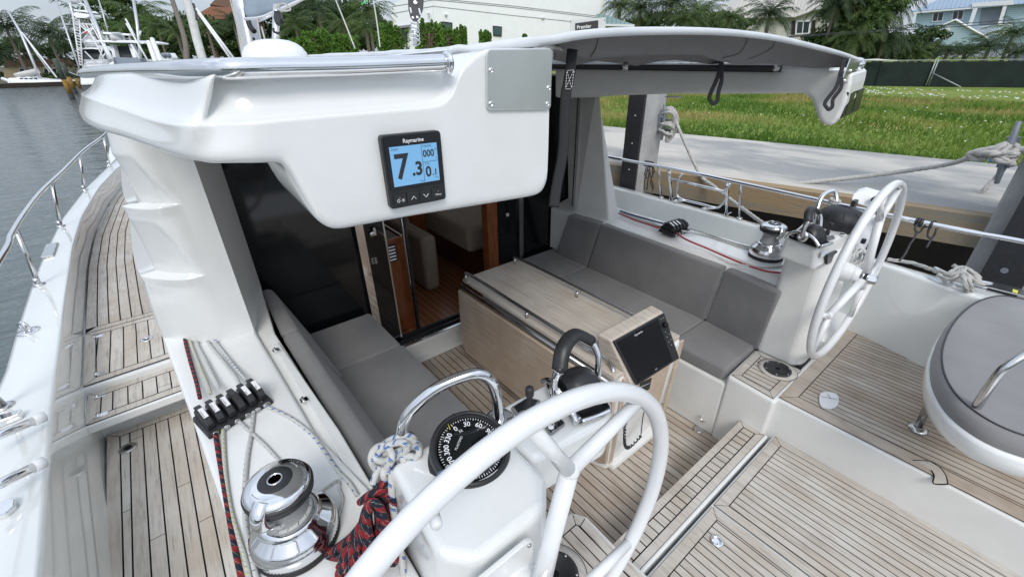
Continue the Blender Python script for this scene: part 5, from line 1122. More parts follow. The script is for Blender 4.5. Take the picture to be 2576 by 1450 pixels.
# aft face fittings: steel plate, dark display, small horn dome
def aft(x, y, lift=.004): return PL(x, y, (P[2].x, P[2].y-lift, 0), V((-.19, 1, 0)).normalized())
m = M(); m.prism([aft(*q) for q in ((2141, 146), (2166, 152), (2146, 205), (2118, 207))], (0, .004, 0)); stp = yp(m, 'starboard_steel_plate', 'chrome_satin')
for q in ((2140, 178), (2125, 203), (2145, 198), (2160, 176)): m = M(); m.ball(aft(*q, .006), .006, n=8); part(m, 'screw', 'chrome', stp)
m = M(); m.prism([aft(*q, .02) for q in ((2136, 232), (2176, 220), (2160, 278), (2118, 298))], (0, .02, 0)); sd_ = yp(m, 'starboard_display', 'black_plastic', 'dark instrument seen edge on at the starboard hardtop end', bevel=.004)
m = M(); m.prism([aft(*q, .022) for q in ((2142, 234), (2154, 230), (2136, 284), (2126, 288))], (0, .001, 0)); part(m, 'screen', 'black_screen', sd_)
m = M(); m.prism([aft(*q, .022) for q in ((2158, 228), (2172, 224), (2158, 274), (2144, 280))], (0, .001, 0)); part(m, 'screen', 'black_screen', sd_)
m = M(); c = aft(2171, 164, .0)+V((.02, .03, 0)); m.ball(c, .034, n=20); yp(m, 'horn_dome', 'chrome', fixn=False)
# ---- sliding canvas roof
hem = [(1130, 128), (1154, 122), (1180, 123), (1230, 116), (1300, 106), (1380, 99), (1420, 92), (1460, 85), (1540, 78), (1640, 75), (1740, 75), (1820, 78), (1880, 83), (1940, 91), (2000, 103), (2070, 120), (2120, 134), (2150, 145), (2166, 150)]
def hy(x): return interp([(1130, .80), (1300, .70), (1700, .70), (2166, .70)], x)
H_ = [Y(x, y+3, hy(x)) for x, y in hem]; H_ = cr(H_, 4)
def below(a, z): return V((a.x, a.y, z))
m = M(); m.tube(H_, .0085, 10); cv = yp(m, 'canvas_roof', 'awning_white', 'pale canvas sliding roof over the cockpit opening', fixn=False)
top = [[p.copy() for p in H_]]
for k in range(1, 9):
    f = k/8; top.append([V((p.x*(1-.0*f)+0, p.y+f*(3.0-p.y), 2.13+(p.z-2.13)*(1-f*.75))) for p in H_])
m = M(); m.grid([[p+V((0, 0, .003)) for p in r] for r in top]); part(m, 'canvas_top', 'awning_white', cv)
# left hem running forward along the port edge of the opening
lh = [(1154, 124), (1120, 130), (1060, 134), (1000, 136), (940, 138), (860, 141), (775, 143)]; ld_ = [.95, 1.0, 1.15, 1.3, 1.5, 1.8, 2.3]
lw_ = [D(x, y, d) for (x, y), d in zip(lh, ld_)]
m = M(); m.tube(cr(lw_, 6), .0095, 10); part(m, 'canvas_hem', 'awning_white', cv, fixn=False)
m = M(); q = cr(lw_, 4); m.grid([q, [p+V((.10, .05, .012+.004*sin(i*.9))) for i, p in enumerate(q)], [p+V((.35, .1, .02)) for p in q]]); part(m, 'canvas_edge', 'awning_white', cv)
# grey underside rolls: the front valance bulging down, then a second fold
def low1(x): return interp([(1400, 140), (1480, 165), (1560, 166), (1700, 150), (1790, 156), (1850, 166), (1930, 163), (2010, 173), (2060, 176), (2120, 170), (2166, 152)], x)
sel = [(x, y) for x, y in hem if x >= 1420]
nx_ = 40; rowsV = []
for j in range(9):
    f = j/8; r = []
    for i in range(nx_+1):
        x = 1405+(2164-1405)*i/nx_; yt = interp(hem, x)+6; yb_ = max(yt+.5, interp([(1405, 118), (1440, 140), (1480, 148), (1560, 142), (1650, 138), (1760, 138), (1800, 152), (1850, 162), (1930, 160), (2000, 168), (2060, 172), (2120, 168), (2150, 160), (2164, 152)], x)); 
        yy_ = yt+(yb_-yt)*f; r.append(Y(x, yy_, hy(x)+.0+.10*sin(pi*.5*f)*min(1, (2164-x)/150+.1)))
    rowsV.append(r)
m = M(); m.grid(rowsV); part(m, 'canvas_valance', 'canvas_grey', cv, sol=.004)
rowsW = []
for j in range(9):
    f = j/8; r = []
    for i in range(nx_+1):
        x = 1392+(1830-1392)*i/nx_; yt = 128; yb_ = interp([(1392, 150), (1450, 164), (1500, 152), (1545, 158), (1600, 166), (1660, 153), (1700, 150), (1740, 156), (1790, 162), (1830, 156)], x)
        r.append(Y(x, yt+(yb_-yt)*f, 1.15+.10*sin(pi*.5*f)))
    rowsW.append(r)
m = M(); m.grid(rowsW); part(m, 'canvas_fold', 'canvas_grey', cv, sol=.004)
m = M(); m.box((2.28, .95, 2.122), (2.355, 2.66, 2.150)); m.box((2.25, .95, 2.128), (2.28, 2.66, 2.142)); yp(m, 'canvas_track', 'black_satin')
m = M(); m.box((.60, 2.68, 2.05), (2.42, 2.74, 2.125)); yp(m, 'roof_header', 'gelcoat_cream')
# chrome bow of the canvas, visible end
a, b = D(1290, 118, .95), D(1408, 112, .97); m = M(); m.tube([a, b], .0115, 16); yp(m, 'canvas_bow', 'chrome_satin', fixn=False)
for x in (1575, 1956):
    a = D(x, 158, 1.7); b = D(x-3, 176, 1.7); m = M(); m.tube([a, b], .011, 10); yp(m, 'canvas_support', 'chrome_satin', fixn=False)
# stitched seams on the valance
def vpt(x, f):
    r = rowsV[min(8, int(f*8))]; k = (x-1405)/(2164-1405)*nx_; i = max(0, min(nx_-1, int(k))); j = min(8, int(f*8)); j2 = min(8, j+1); g = f*8-j
    a = rowsV[j][i].lerp(rowsV[j][i+1], k-i); b = rowsV[j2][i].lerp(rowsV[j2][i+1], k-i); return a.lerp(b, g)+V((-.001, -.005, -.002))
m = M()
for pts in ([(1500, .0), (1499, .3), (1494, .6), (1482, .9)], [(1878, .02), (1872, .3), (1855, .62), (1815, .85)], [(1948, .02), (1940, .3), (1915, .6), (1880, .8)]): m.tube(cr([vpt(*q) for q in pts], 6), .0012, 5)
part(m, 'canvas_seam', 'seam', cv, fixn=False)
# webbing straps
def strap(pts, d, wid, label, loop=None, stitch=None):
    m = M(); P_ = [D(x, y, dd) for (x, y), dd in zip(pts, d)]; m.tube(cr(P_, 6), .0022, 8, 0, flat=wid/2/.0022, up=FWD*-1)
    if stitch:
        for a, b in stitch:
            A, B = D(*a, d[0]-.006), D(*b, d[0]-.006); n = 6
            for i in range(n): m.tube([A.lerp(B, (i+.1)/n), A.lerp(B, (i+.75)/n)], .0007, 4, 1)
    return part(m, 'strap', ['webbing', 'mark_white'], cv, label, fixn=False)
dd = .93
strap([(1440, 124), (1437, 150), (1435, 175), (1428, 215), (1424, 232), (1420, 290), (1416, 380), (1400, 470), (1393, 520)], [dd]*9, .023, 'wide black strap with white cross stitching', stitch=[((1426, 178), (1444, 176)), ((1422, 224), (1437, 224)), ((1427, 180), (1438, 222)), ((1443, 178), (1423, 222)), ((1426, 180), (1423, 222)), ((1444, 178), (1438, 222))])
def loopstrap(top, mid, bot, w, d, label):
    strap([top, mid], [d, d], .017, label)
    a, b = mid; x, y = bot
    m = M(); pts = [D(*q, d) for q in ((a, b), (a-10, b+30), (x-w, y-18), (x-w*.6, y-4), (x, y), (x+w*.8, y-8), (x+w, y-26), (a+3, b+30), (a+3, b))]
    m.tube(cr(pts, 6), .0013, 6, 0, flat=6, up=FWD*-1); part(m, 'strap_loop', 'webbing', cv, fixn=False)
loopstrap((1820, 125), (1812, 172), (1796, 260), 11, 1.45, 'narrow black strap loop hanging under the canvas, middle')
loopstrap((2124, 150), (2113, 190), (2086, 275), 10, 1.6, 'narrow black strap loop hanging by the starboard hardtop end')
# ================================================================== cabin bulkhead, door and saloon
YB = 2.90
def bx(px0, px1, z0, z1, y, th, name, mat, label=None, rowz=None, **k):
    """upright panel between two viewed columns (px,py) at depth y"""
    a, b = Y(*px0, y), Y(*px1, y); m = M(); m.box((a.x, y, z0), (b.x, y+th, z1)); return yp(m, name, mat, label, **k), a.x, b.x
_, xa, xb = bx((543, 417), (894, 588), .28, 2.08, YB, .02, 'port_window', 'black_gloss', 'large dark glossy window left of the cabin door')
m = M(); m.box((xa-.05, YB-.02, .9), (xa+.0, YB+.03, 2.08)); yp(m, 'window_trim', 'chrome_satin')
a, b = Y(894, 588, YB-.03), Y(911, 582, YB-.03)
m = M(); m.box((a.x, YB-.05, .28), (b.x+.006, YB-.01, 2.05)); yp(m, 'door_frame', 'chrome', 'bright chrome upright between the dark window and the cabin door')
a2, b2 = Y(911, 582, YB-.02), Y(961, 574, YB-.02)
m = M(); m.box((b.x+.008, YB-.04, .10), (b2.x, YB-.015, 2.05)); dr = yp(m, 'sliding_door', 'black_gloss', 'black glass sliding door leaf pushed open to the left')
m = M(); m.box((b2.x, YB-.042, .10), (b2.x+.012, YB-.012, 2.05)); part(m, 'edge_strip', 'chrome_satin', dr)
c = Y(935, 588, YB-.045); m = M(); m.lathe([(.019, 0), (.019, .010), (.014, .014), (0, .014)], c, (0, -1, 0), 20); m.box((c.x+.006, c.y-.03, c.z-.005), (c.x+.022, c.y-.012, c.z+.05)); part(m, 'lock', 'chrome', dr, fixn=False)
c = Y(940, 655, YB-.042); m = M()
for k in range(4):
    m.tube([c+V((-.02, -.003, .02-.013*k)), c+V((.004, -.003, .02-.013*k))], .0035, 8); m.obox(c+V((.014, -.003, .018-.013*k)), (.008, 0, 0), (0, .003, 0), (0, 0, .004))
part(m, 'latch', 'chrome_satin', dr, fixn=False)
# opening: sill, saloon floor, cabinets, sofa
xo0 = b2.x+.012; xo1 = Y(1254, 640, YB).x
zs0 = .145
m = M(); m.box((.88, YB-.15, -.004), (xo1+.4, YB-.03, zs0)); yp(m, 'door_sill', 'gelcoat_cream', bevel=.01)
m = M(); m.box((.95, YB-.135, zs0), (xo1+.4, YB-.10, zs0+.006)); 
for k in range(28): m.box((1.02+k*.045, YB-.10, zs0+.001), (1.055+k*.045, YB-.085, zs0+.014), 1)
m.box((.95, YB-.085, zs0), (xo1+.4, YB-.06, zs0+.025), 1); m.box((.95, YB-.04, zs0), (xo1+.4, YB-.015, zs0+.045), 1); yp(m, 'door_track', ['chrome_satin', 'black_plastic'])
m = M(); m.box((.2, YB+.03, -.05), (3.2, 6.5, zs0-.01)); yp(m, 'saloon_floor', 'saloon_floor')
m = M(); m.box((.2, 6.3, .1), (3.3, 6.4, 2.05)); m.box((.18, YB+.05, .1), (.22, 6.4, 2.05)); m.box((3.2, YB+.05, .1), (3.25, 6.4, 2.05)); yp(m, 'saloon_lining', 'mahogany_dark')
YC = 3.0
a, b = Y(969, 600, YC), Y(1015, 593, YC); zt = Y(985, 606, YC).z; b3 = Y(1047, 830, YC)
m = M(); m.box((a.x-.04, YC, zs0-.01), (b.x, YC+.75, zt)); cb = yp(m, 'saloon_cabinet', 'mahogany', 'warm reddish wood cabinet just inside the cabin door', bevel=.012)
m = M(); m.box((a.x-.02, YC+.03, zt), (b.x-.025, YC+.7, zt+.006)); part(m, 'cabinet_top', 'beige_fabric', cb)
m = M(); m.box((b.x-.02, YC-.002, zt-.01), (b.x+.004, YC+.76, zt+.02)); m.box((a.x-.04, YC-.006, zt-.02), (b.x+.004, YC+.014, zt+.02)); part(m, 'fiddle_rail', 'mahogany', cb, bevel=.006)
v0, v1 = Y(973, 618, YC-.004), Y(1002, 654, YC-.004)
m = M(); m.box((v0.x, YC-.006, v1.z), (v1.x, YC-.001, v0.z)); vt = part(m, 'air_vent', 'black_plastic', cb)
m = M()
for k in range(5): z = v0.z-.012-(v0.z-v1.z-.02)*k/4.6; m.hexa([(v0.x+.006, YC-.014, z-.009), (v1.x-.014, YC-.014, z-.009), (v1.x-.014, YC-.007, z-.009), (v0.x+.006, YC-.007, z-.009), (v0.x+.006, YC-.009, z), (v1.x-.014, YC-.009, z), (v1.x-.014, YC-.007, z), (v0.x+.006, YC-.007, z)])
part(m, 'louvre', 'chrome', vt)
pa, pb2 = Y(1018, 570, YB+.02), Y(1040, 765, YB+.02)
m = M(); m.tube([V((pb2.x, YB+.02, zs0)), V((pb2.x, YB+.02, 2.0))], .0095, 12); m.box((pb2.x+.012, YB+.01, zs0), (pb2.x+.03, YB+.03, 2.0), 1); yp(m, 'door_post', ['chrome', 'black_plastic'], fixn=False)
s0 = Y(1026, 600, 3.75); m = M(); m.box((s0.x, 3.45, .15), (s0.x+.16, 4.4, .72)); yp(m, 'saloon_seat', 'beige_fabric', bevel=.05, seg=4)
s0, s1 = Y(1036, 560, 4.1), Y(1083, 600, 4.1); m = M(); m.box((s0.x, 4.1, .13), (s1.x, 4.16, 1.4)); yp(m, 'saloon_partition', 'mahogany', bevel=.01)
q = [Y(1083, 560, 3.8), Y(1229, 614, 3.3)]; m = M(); m.box((q[0].x+.10, 3.25, .52), (3.1, 4.6, .78)); yp(m, 'saloon_sofa', 'beige_fabric', bevel=.05, seg=4)
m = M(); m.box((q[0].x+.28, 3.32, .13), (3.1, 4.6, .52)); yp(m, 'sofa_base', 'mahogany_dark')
j0, j1 = Y(1228, 600, YB), Y(1254, 600, YB)
m = M(); m.box((j0.x, YB, .12), (j1.x, YB+.09, 2.05)); yp(m, 'door_jamb', 'mahogany', bevel=.006)
k0, k1 = Y(1305, 560, YB-.02), Y(1314, 560, YB-.02); 
m = M(); m.box((j1.x, YB-.01, .12), (k0.x, YB+.02, 2.05)); dp = yp(m, 'door_panel', 'black_gloss')
m = M(); m.lathe([(.019, 0), (.019, .008), (.013, .012), (.006, .012), (.005, .006), (0, .006)], Y(1276, 540, YB-.01), (0, -1, 0), 20); part(m, 'lock', 'chrome', dp, fixn=False)
m = M(); m.box((k0.x, YB-.03, .3), (k1.x+.004, YB+.02, 2.05)); yp(m, 'door_frame', 'chrome_satin')
m = M(); m.box((k1.x+.004, YB-.005, .3), (3.12, YB+.02, 2.06)); yp(m, 'starboard_window', 'black_gloss', 'tall dark glossy window behind the starboard seats')
m = M(); x = Y(1455, 400, 2.62).x; m.box((bs_[0].x-.02, bs_[0].y-.004, ZC+.0), (bs_[0].x-.004, bs_[0].y+.012, 1.99)); yp(m, 'window_trim', 'chrome_satin')
# ================================================================== cockpit table
ZT = .74
TA = [Z(1145, 706, ZT), Z(1298, 651, ZT)]; xl, xr_ = (TA[0].x+Z(1446, 868, ZT).x)/2, (TA[1].x)+.02; yf = TA[0].y
ya_ = 1.03
m = M(); m.add([(xl, ya_, ZT-.03), (xr_+.03, ya_, ZT-.03), (xr_, yf, ZT-.03), (xl+.02, yf, ZT-.03), (xl, ya_, ZT), (xr_+.03, ya_, ZT), (xr_, yf, ZT), (xl+.02, yf, ZT)], [(0, 3, 2, 1), (4, 5, 6, 7), (0, 1, 5, 4), (1, 2, 6, 5), (2, 3, 7, 6), (3, 0, 4, 7)], 0, tone=.55)
tb = yp(m, 'cockpit_table', 'table_wood', 'weathered wood cockpit table with folded leaf and chrome rails', bevel=.006, seg=3)
lz0 = X(1171, 892, xl).z; lz0 = .10
lo_ = [X(1147, 736, xl-.012), X(1290, 822, xl-.012), X(1412, 906, xl-.012)]
m = M(); lf = [(xl-.03, yf+.0, .66), (xl-.03, yf+.01, .19), (xl-.03, yf-.05, .10), (xl-.03, 1.05, .10), (xl-.03, 1.0, .14), (xl-.03, 1.0, .665)]
m.prism(lf, (.024, 0, 0), tone=.5); part(m, 'table_leaf', 'leaf_wood', tb, 'folded down pinkish wood table leaf', bevel=.006, seg=3)
m = M(); lf2 = [(xr_+.02, max(y, 1.25), z) for _, y, z in lf]; m.prism(lf2, (.024, 0, 0), tone=.5); part(m, 'table_leaf', 'leaf_wood', tb, bevel=.006, seg=3)
m = M(); m.tube([(xl-.010, yf-.03, ZT-.047), (xl-.010, 1.05, ZT-.047)], .015, 12); m.box((xl-.015, yf-.05, ZT-.065), (xl+.01, yf-.02, ZT-.03), 1); part(m, 'hinge_tube', ['chrome_satin', 'black_plastic'], tb, fixn=False)
m = M(); m.box((xl+.10, 1.1, .05), (xr_-.08, yf-.12, ZT-.03)); m.box((xl+.06, 1.0, -.002), (xr_-.05, yf-.3, .05)); part(m, 'table_base', 'gelcoat', tb, bevel=.02)
def trail(pxs, zr, name='table_rail'):
    A = [Z(x, y, zr) for x, y in pxs]; return A
zr = ZT+.045
r1 = [Z(1172, 696, zr-.012), Z(1182, 691, zr), Z(1300, 765, zr), Z(1455, 861, zr), Z(1500, 885, zr+.0), Z(1527, 902, zr-.012), Z(1540, 922, ZT+.018), Z(1543, 936, ZT)]
m = M(); m.tube(cr([V((r1[0].x, r1[0].y+.002, ZT))]+r1, 6), .0115, 14)
for q in ((1325, 799),): b = Z(*q, ZT); m.tube([b, b+V((0, 0, .04))], .0105, 12)
part(m, 'table_rail', 'chrome_satin', tb, fixn=False)
r2 = [Z(1295, 654, zr-.012), Z(1305, 651, zr), Z(1450, 722, zr), Z(1600, 797, zr), Z(1640, 818, zr)]
m = M(); m.tube(cr([V((r2[0].x, r2[0].y, ZT))]+r2, 6), .0115, 14); b = Z(1451, 746, ZT); m.tube([b, b+V((0, 0, .04))], .0105, 12); part(m, 'table_rail', 'chrome_satin', tb, fixn=False)
# chart plotter pod
sq = [Z(1542, 861, ZT+.16), Z(1663, 791, ZT+.16)]; yq = (sq[0].y+sq[1].y)/2; 
n0 = V((0, -1, .55)).normalized()   # sloping face
p0 = V((sq[0].x, yq, ZT+.16))
F4 = [PL(x, y, p0, n0) for x, y in ((1538, 858), (1665, 787), (1703, 900), (1597, 968))]
m = M(); B4 = [V((F4[0].x-.0, p0.y+.10, F4[0].z)), V((F4[1].x, p0.y+.10, F4[1].z)), V((F4[2].x-.01, p0.y+.1, ZT-.03)), V((F4[3].x-.02, p0.y+.1, ZT-.03))]
LB = [F4[3]+V((-.02, .0, 0)), F4[2]+V((.01, 0, 0))]
pod = [F4[0]+V((-.012, 0, .012)), F4[1]+V((.01, 0, .012)), F4[2]+V((.012, -.0, -.012)), F4[3]+V((-.012, -.0, -.014))]
pb4 = [V((pod[0].x-.01, p0.y+.085, pod[0].z+.004)), V((pod[1].x, p0.y+.085, pod[1].z+.004)), V((pod[2].x, p0.y+.085, pod[2].z-.05)), V((pod[3].x-.01, p0.y+.085, pod[3].z-.05))]
m.add(pod+pb4, [(0, 1, 2, 3), (7, 6, 5, 4), (0, 4, 5, 1), (1, 5, 6, 2), (2, 6, 7, 3), (3, 7, 4, 0)], tone=.6); pd_ = part(m, 'plotter_pod', 'table_wood', tb, 'angled wood housing holding the chart plotter', bevel=.012, seg=4)
m = M(); S4 = [p+n0*.004 for p in F4]; m.prism(rrect(S4, .008), -n0*.012+n0*.024); cp_ = part(m, 'chart_plotter', 'black_plastic', tb, 'black chart plotter with a switched off screen', bevel=.002)
def sp_(a, b, l=.0175): return (F4[0].lerp(F4[1], a)).lerp(F4[3].lerp(F4[2], a), b)+n0*l
m = M(); m.add([sp_(.03, .04), sp_(.84, .04), sp_(.84, .96), sp_(.03, .96)], [(0, 1, 2, 3)]); m.add([sp_(.03, .04, .0165), sp_(.84, .04, .0165), sp_(.84, .96, .0165), sp_(.03, .96, .0165)], [(0, 1, 2, 3)])
yp_ = None
o = part(m, 'dark_screen', 'black_gloss', yacht, fixn=False); 
ux = (F4[1]-F4[0]).normalized(); uy = (F4[0]-F4[3]).normalized(); uy = (uy-ux*uy.dot(ux)).normalized()
o2 = part(M().text('Raymarine', sp_(.36, .10, .018), ux, uy, .014), 'plotter_lettering', 'mark_white', yacht, fixn=False)
bpy.data.objects.remove(o); bpy.data.objects.remove(o2)
m = M(); m.prism([sp_(.03, .04, .0164), sp_(.84, .04, .0164), sp_(.84, .96, .0164), sp_(.03, .96, .0164)], n0*.0012, 0); m.text('Raymarine', sp_(.34, .12, .018), ux, uy, .016, 1); m.text('eS SERIES', sp_(.42, .93, .018), ux, uy, .006, 1)
c = sp_(.925, .22, .016); m.lathe([(.017, 0), (.016, .012), (.012, .014), (.011, .02), (.0, .02)], c, n0, 20, 0)
for a, b in ((.90, .08), (.955, .08), (.90, .36), (.955, .44), (.90, .47), (.955, .56), (.90, .58), (.93, .66)): m.ball(sp_(a, b, .0168), .0022, 1, 6)
mo = m; 
tbl_screen = mo.build('plotter_screen', ['black_screen', 'mark_white'], tb, fixn=False)
tbl_screen.name = 'plotter_screen'
# aft support leg with white foot
zb = [Z(1482, 1168, .002), Z(1502, 1181, .002), Z(1524, 1184, .002), Z(1576, 1130, .002)]
x0, x1, y0, y1 = zb[1].x, Z(1640, 1062, .002).x, zb[2].y+.0, zb[2].y+.14
m = M(); m.hexa([(x0+.04, y0, .0), (x1, y0+.03, .0), (x1, y1, .0), (x0-.02, y1, .0), (x0+.05, y0-.02, ZT-.03), (x1+.03, y0-.02, ZT-.03), (x1+.03, y1, ZT-.03), (x0, y1, ZT-.03)]); part(m, 'support_leg', 'gelcoat', tb, bevel=.02, seg=3)
for xx in (x0+.052, x1+.0): m = M(); m.hexa([(xx, y0-.004, .05), (xx+.035, y0-.004, .05), (xx+.035, y0+.012, .05), (xx, y0+.012, .05), (xx, y0-.026, ZT-.03), (xx+.04, y0-.026, ZT-.03), (xx+.04, y0-.01, ZT-.03), (xx, y0-.01, ZT-.03)], tone=.5); part(m, 'leg_trim', 'leaf_wood', tb, bevel=.006)
f0 = [PL(x, y, (0, y0-.03, 0), V((0, 1, 0))) for x, y in ((1690, 905), (1608, 962), (1600, 1010), (1660, 1010))]; m = M(); m.prism(f0, (0, .03, 0), tone=.5); part(m, 'leg_trim', 'leaf_wood', tb, bevel=.006)
f0 = [PL(x, y, (0, y0-.035, 0), V((0, 1, 0))) for x, y in ((1612, 964), (1640, 950), (1634, 978), (1604, 992))]; m = M(); m.prism(f0, (0, .01, 0)); m.tube([f0[0].lerp(f0[3], .5)+V((.01, -.002, .012)), f0[1].lerp(f0[2], .5)+V((-.01, -.002, .012))], .0012, 5, 1); part(m, 'socket_panel', ['black_plastic', 'mark_white'], tb)
# ================================================================== port pedestal, console arm, compass, throttle
ZP = 1.28
def zr_(pts, z): return [Z(a, b, z) for a, b in pts]
pc_ = Z(1182, 1130, ZP)      # compass centre
XR = Y(1376, 1150, .52).x
XL = Z(985, 1225, ZP).x+.004
bodyTop = [(XL+.02, .80), (.55, .80), (XR, .74), (XR, .52), (XR-.06, .455), (XL+.06, .455), (XL, .52)]
bodyBot = [(XL, .9), (.56, .9), (XR+.01, .80), (XR+.01, .50), (XR-.06, .435), (XL+.04, .435), (XL-.02, .5)]
m = M(); k = 7; m.add([(x, y, .49) for x, y in bodyBot]+[(x, y, ZP) for x, y in bodyTop], [tuple(range(k)), tuple(range(k, 2*k))[::-1]]+[(i, k+i, k+(i+1) % k, (i+1) % k) for i in range(k)])
ped = yp(m, 'port_pedestal', 'gelcoat', 'white port steering pedestal', bevel=.024, seg=5)
ar = zr_([(1262, 1026), (1388, 957), (1541, 1004), (1543, 1016), (1533, 1052), (1387, 1126)], ZP-.004)
arm = [ar[0]+V((-.06, .01, 0)), V((ar[2].x-.03, ar[0].y, ar[0].z)), ar[2]+V((0, .02, 0)), ar[3], ar[4], ar[5]+V((-.06, -.0, 0))]
zl = Y(1400, 1212, ar[5].y).z
m = M(); k = 6; m.add([V((p.x-.004, p.y+.0, zl)) for p in arm]+arm, [tuple(range(k)), tuple(range(k, 2*k))[::-1]]+[(i, k+i, k+(i+1) % k, (i+1) % k) for i in range(k)]); am = yp(m, 'console_arm', 'gelcoat', 'white console arm carrying throttle and engine panels', bevel=.02, seg=4)
# chrome grab hoop over the compass
h = [Z(1012, 1108, ZP), D(1010, 1085, .93), D(1025, 1040, .90), D(1075, 985, .88), D(1150, 948, .89), D(1200, 940, .92), D(1236, 960, .96), D(1250, 1000, .985)]
h = [Z(1012, 1115, ZP)]; hq = [(1012, 1085), (1022, 1050), (1050, 1015), (1100, 975), (1160, 948), (1205, 940), (1235, 958), (1249, 995), (1254, 1040), (1257, 1052)]
ha, hb = Z(1012, 1115, ZP), Z(1257, 1054, ZP); hn = (hb-ha).cross(V((0, 0, 1))).normalized()
hp_ = [PL(x, y, ha, hn) for x, y in hq]
m = M(); m.tube(cr([ha]+hp_[:-1]+[hb], 7), .0158, 20)
for p in (ha, hb): m.lathe([(.042, -.002), (.042, .004), (.036, .007), (.015, .008)], p, n=32)
for p in (ha+V((.025, .0, .0075)), hb+V((.02, .02, .0075)), hb+V((-.022, .02, .0075))): m.lathe([(.006, 0), (.005, .002), (.002, .002), (0, .001)], p, n=12)
yp(m, 'compass_guard', 'chrome', 'chrome grab hoop curving over the port compass', fixn=False)
def compass(c, ax, R, open_=True, par=yacht, label=None):
    ax = V(ax).normalized(); m = M()
    if open_:
        m.lathe([(R, -.01), (R*1.0, .02), (R*.98, .030), (R*.94, .036), (R*.885, .037), (R*.865, .033), (R*.85, .022)], c, ax, 64)
        cb_ = part(m, 'compass', 'black_plastic', par, label, fixn=False)
        u = V((1, 0, 0)); u = (u-ax*u.dot(ax)).normalized(); w_ = ax.cross(u)
        rr_ = R*.85; q = c+ax*.021
        m = M(); m.lathe([(rr_, .0), (rr_*.9, .004), (rr_*.6, .008), (0, .010)], q, ax, 48); part(m, 'compass_card', 'black_gloss', cb_, fixn=False)
        m = M(); a0 = .12
        def ph(i, t=72): return a0-2*pi*i/t
        def at(a, r, hgt=.0): return q+(w_*cos(a-pi/2+pi/2)*r*1+u*-sin(a)*r)+ax*(.0112-.008*(r/rr_)**2+hgt)
        for i in range(72):
            a = ph(i); l = .10 if i % 6 == 0 else (.075 if i % 3 == 0 else .05)
            p0_, p1_ = at(a, rr_*.92), at(a, rr_*(.92-l)); s_ = (p1_-p0_).cross(ax).normalized()*rr_*.009; m.add([p0_-s_+ax*.001, p0_+s_+ax*.001, p1_+s_+ax*.001, p1_-s_+ax*.001], [(0, 1, 2, 3)])
        for i in range(12):
            a = ph(i*6); rad = (at(a, 1)-at(a, 0)); rad = (rad-ax*rad.dot(ax)).normalized(); pos = at(a, rr_*.63)+ax*.002
            xd = rad.cross(ax); xd = (xd if True else -xd); m.text('%d' % (i*30), pos, xd, rad, rr_*.21, align='CENTER', bold=.0003)
        for i, s_ in enumerate('N'): 
            a = ph(0)-.12; rad = (at(a, 1)-at(a, 0)); rad = (rad-ax*rad.dot(ax)).normalized(); m.text(s_, at(a, rr_*.5)+ax*.002, rad.cross(ax), rad, rr_*.14, align='CENTER')
        xd = (u*.8+w_*.55).normalized(); m.text('PLASTIMO', q+u*-rr_*.42+w_*rr_*.1+ax*.0125, xd, ax.cross(xd), rr_*.10)
        a, b = q+w_*rr_*.12+ax*.012, q+w_*rr_*.9+ax*.006
        part(m, 'compass_markings', 'mark_white', cb_, fixn=False)
        m = M(); l0, l1 = at(-.25, rr_*.95, .003), at(-.62, rr_*.75, .003); m.tube([at(.18, rr_*.98, .003), at(.28, rr_*.80, .003)], .0011, 5); part(m, 'lubber_line', 'mark_yellow', cb_, fixn=False)
        m = M(); bq = c-u*R*.78-w_*R*.35+ax*.03; m.lathe([(.020, 0), (.020, .03), (.016, .034), (0, .034)], bq, (-u+ax*.6), 20); part(m, 'lamp_housing', 'blue_grey_plastic', cb_, fixn=False)
        for i in range(3): m = M(); a = -.6+i*2.1; pp = c+(u*cos(a)+w_*sin(a))*R*.92+ax*.036; m.lathe([(.005, 0), (.004, .002), (0, .002)], pp, ax, 10); part(m, 'screw', 'black_gloss', cb_, fixn=False)
    return cb_
cax = V((-.02, -.30, .95))
compass(Z(1182, 1138, ZP)+V((0, 0, .004)), cax, .106, True, yacht, 'black compass with white numbers in the port pedestal')
m = M(); m.lathe([(.115, -.05), (.112, .0), (.10, .008)], Z(1186, 1150, ZP-.005), cax, 64); yp(m, 'compass_collar', 'black_plastic', fixn=False)
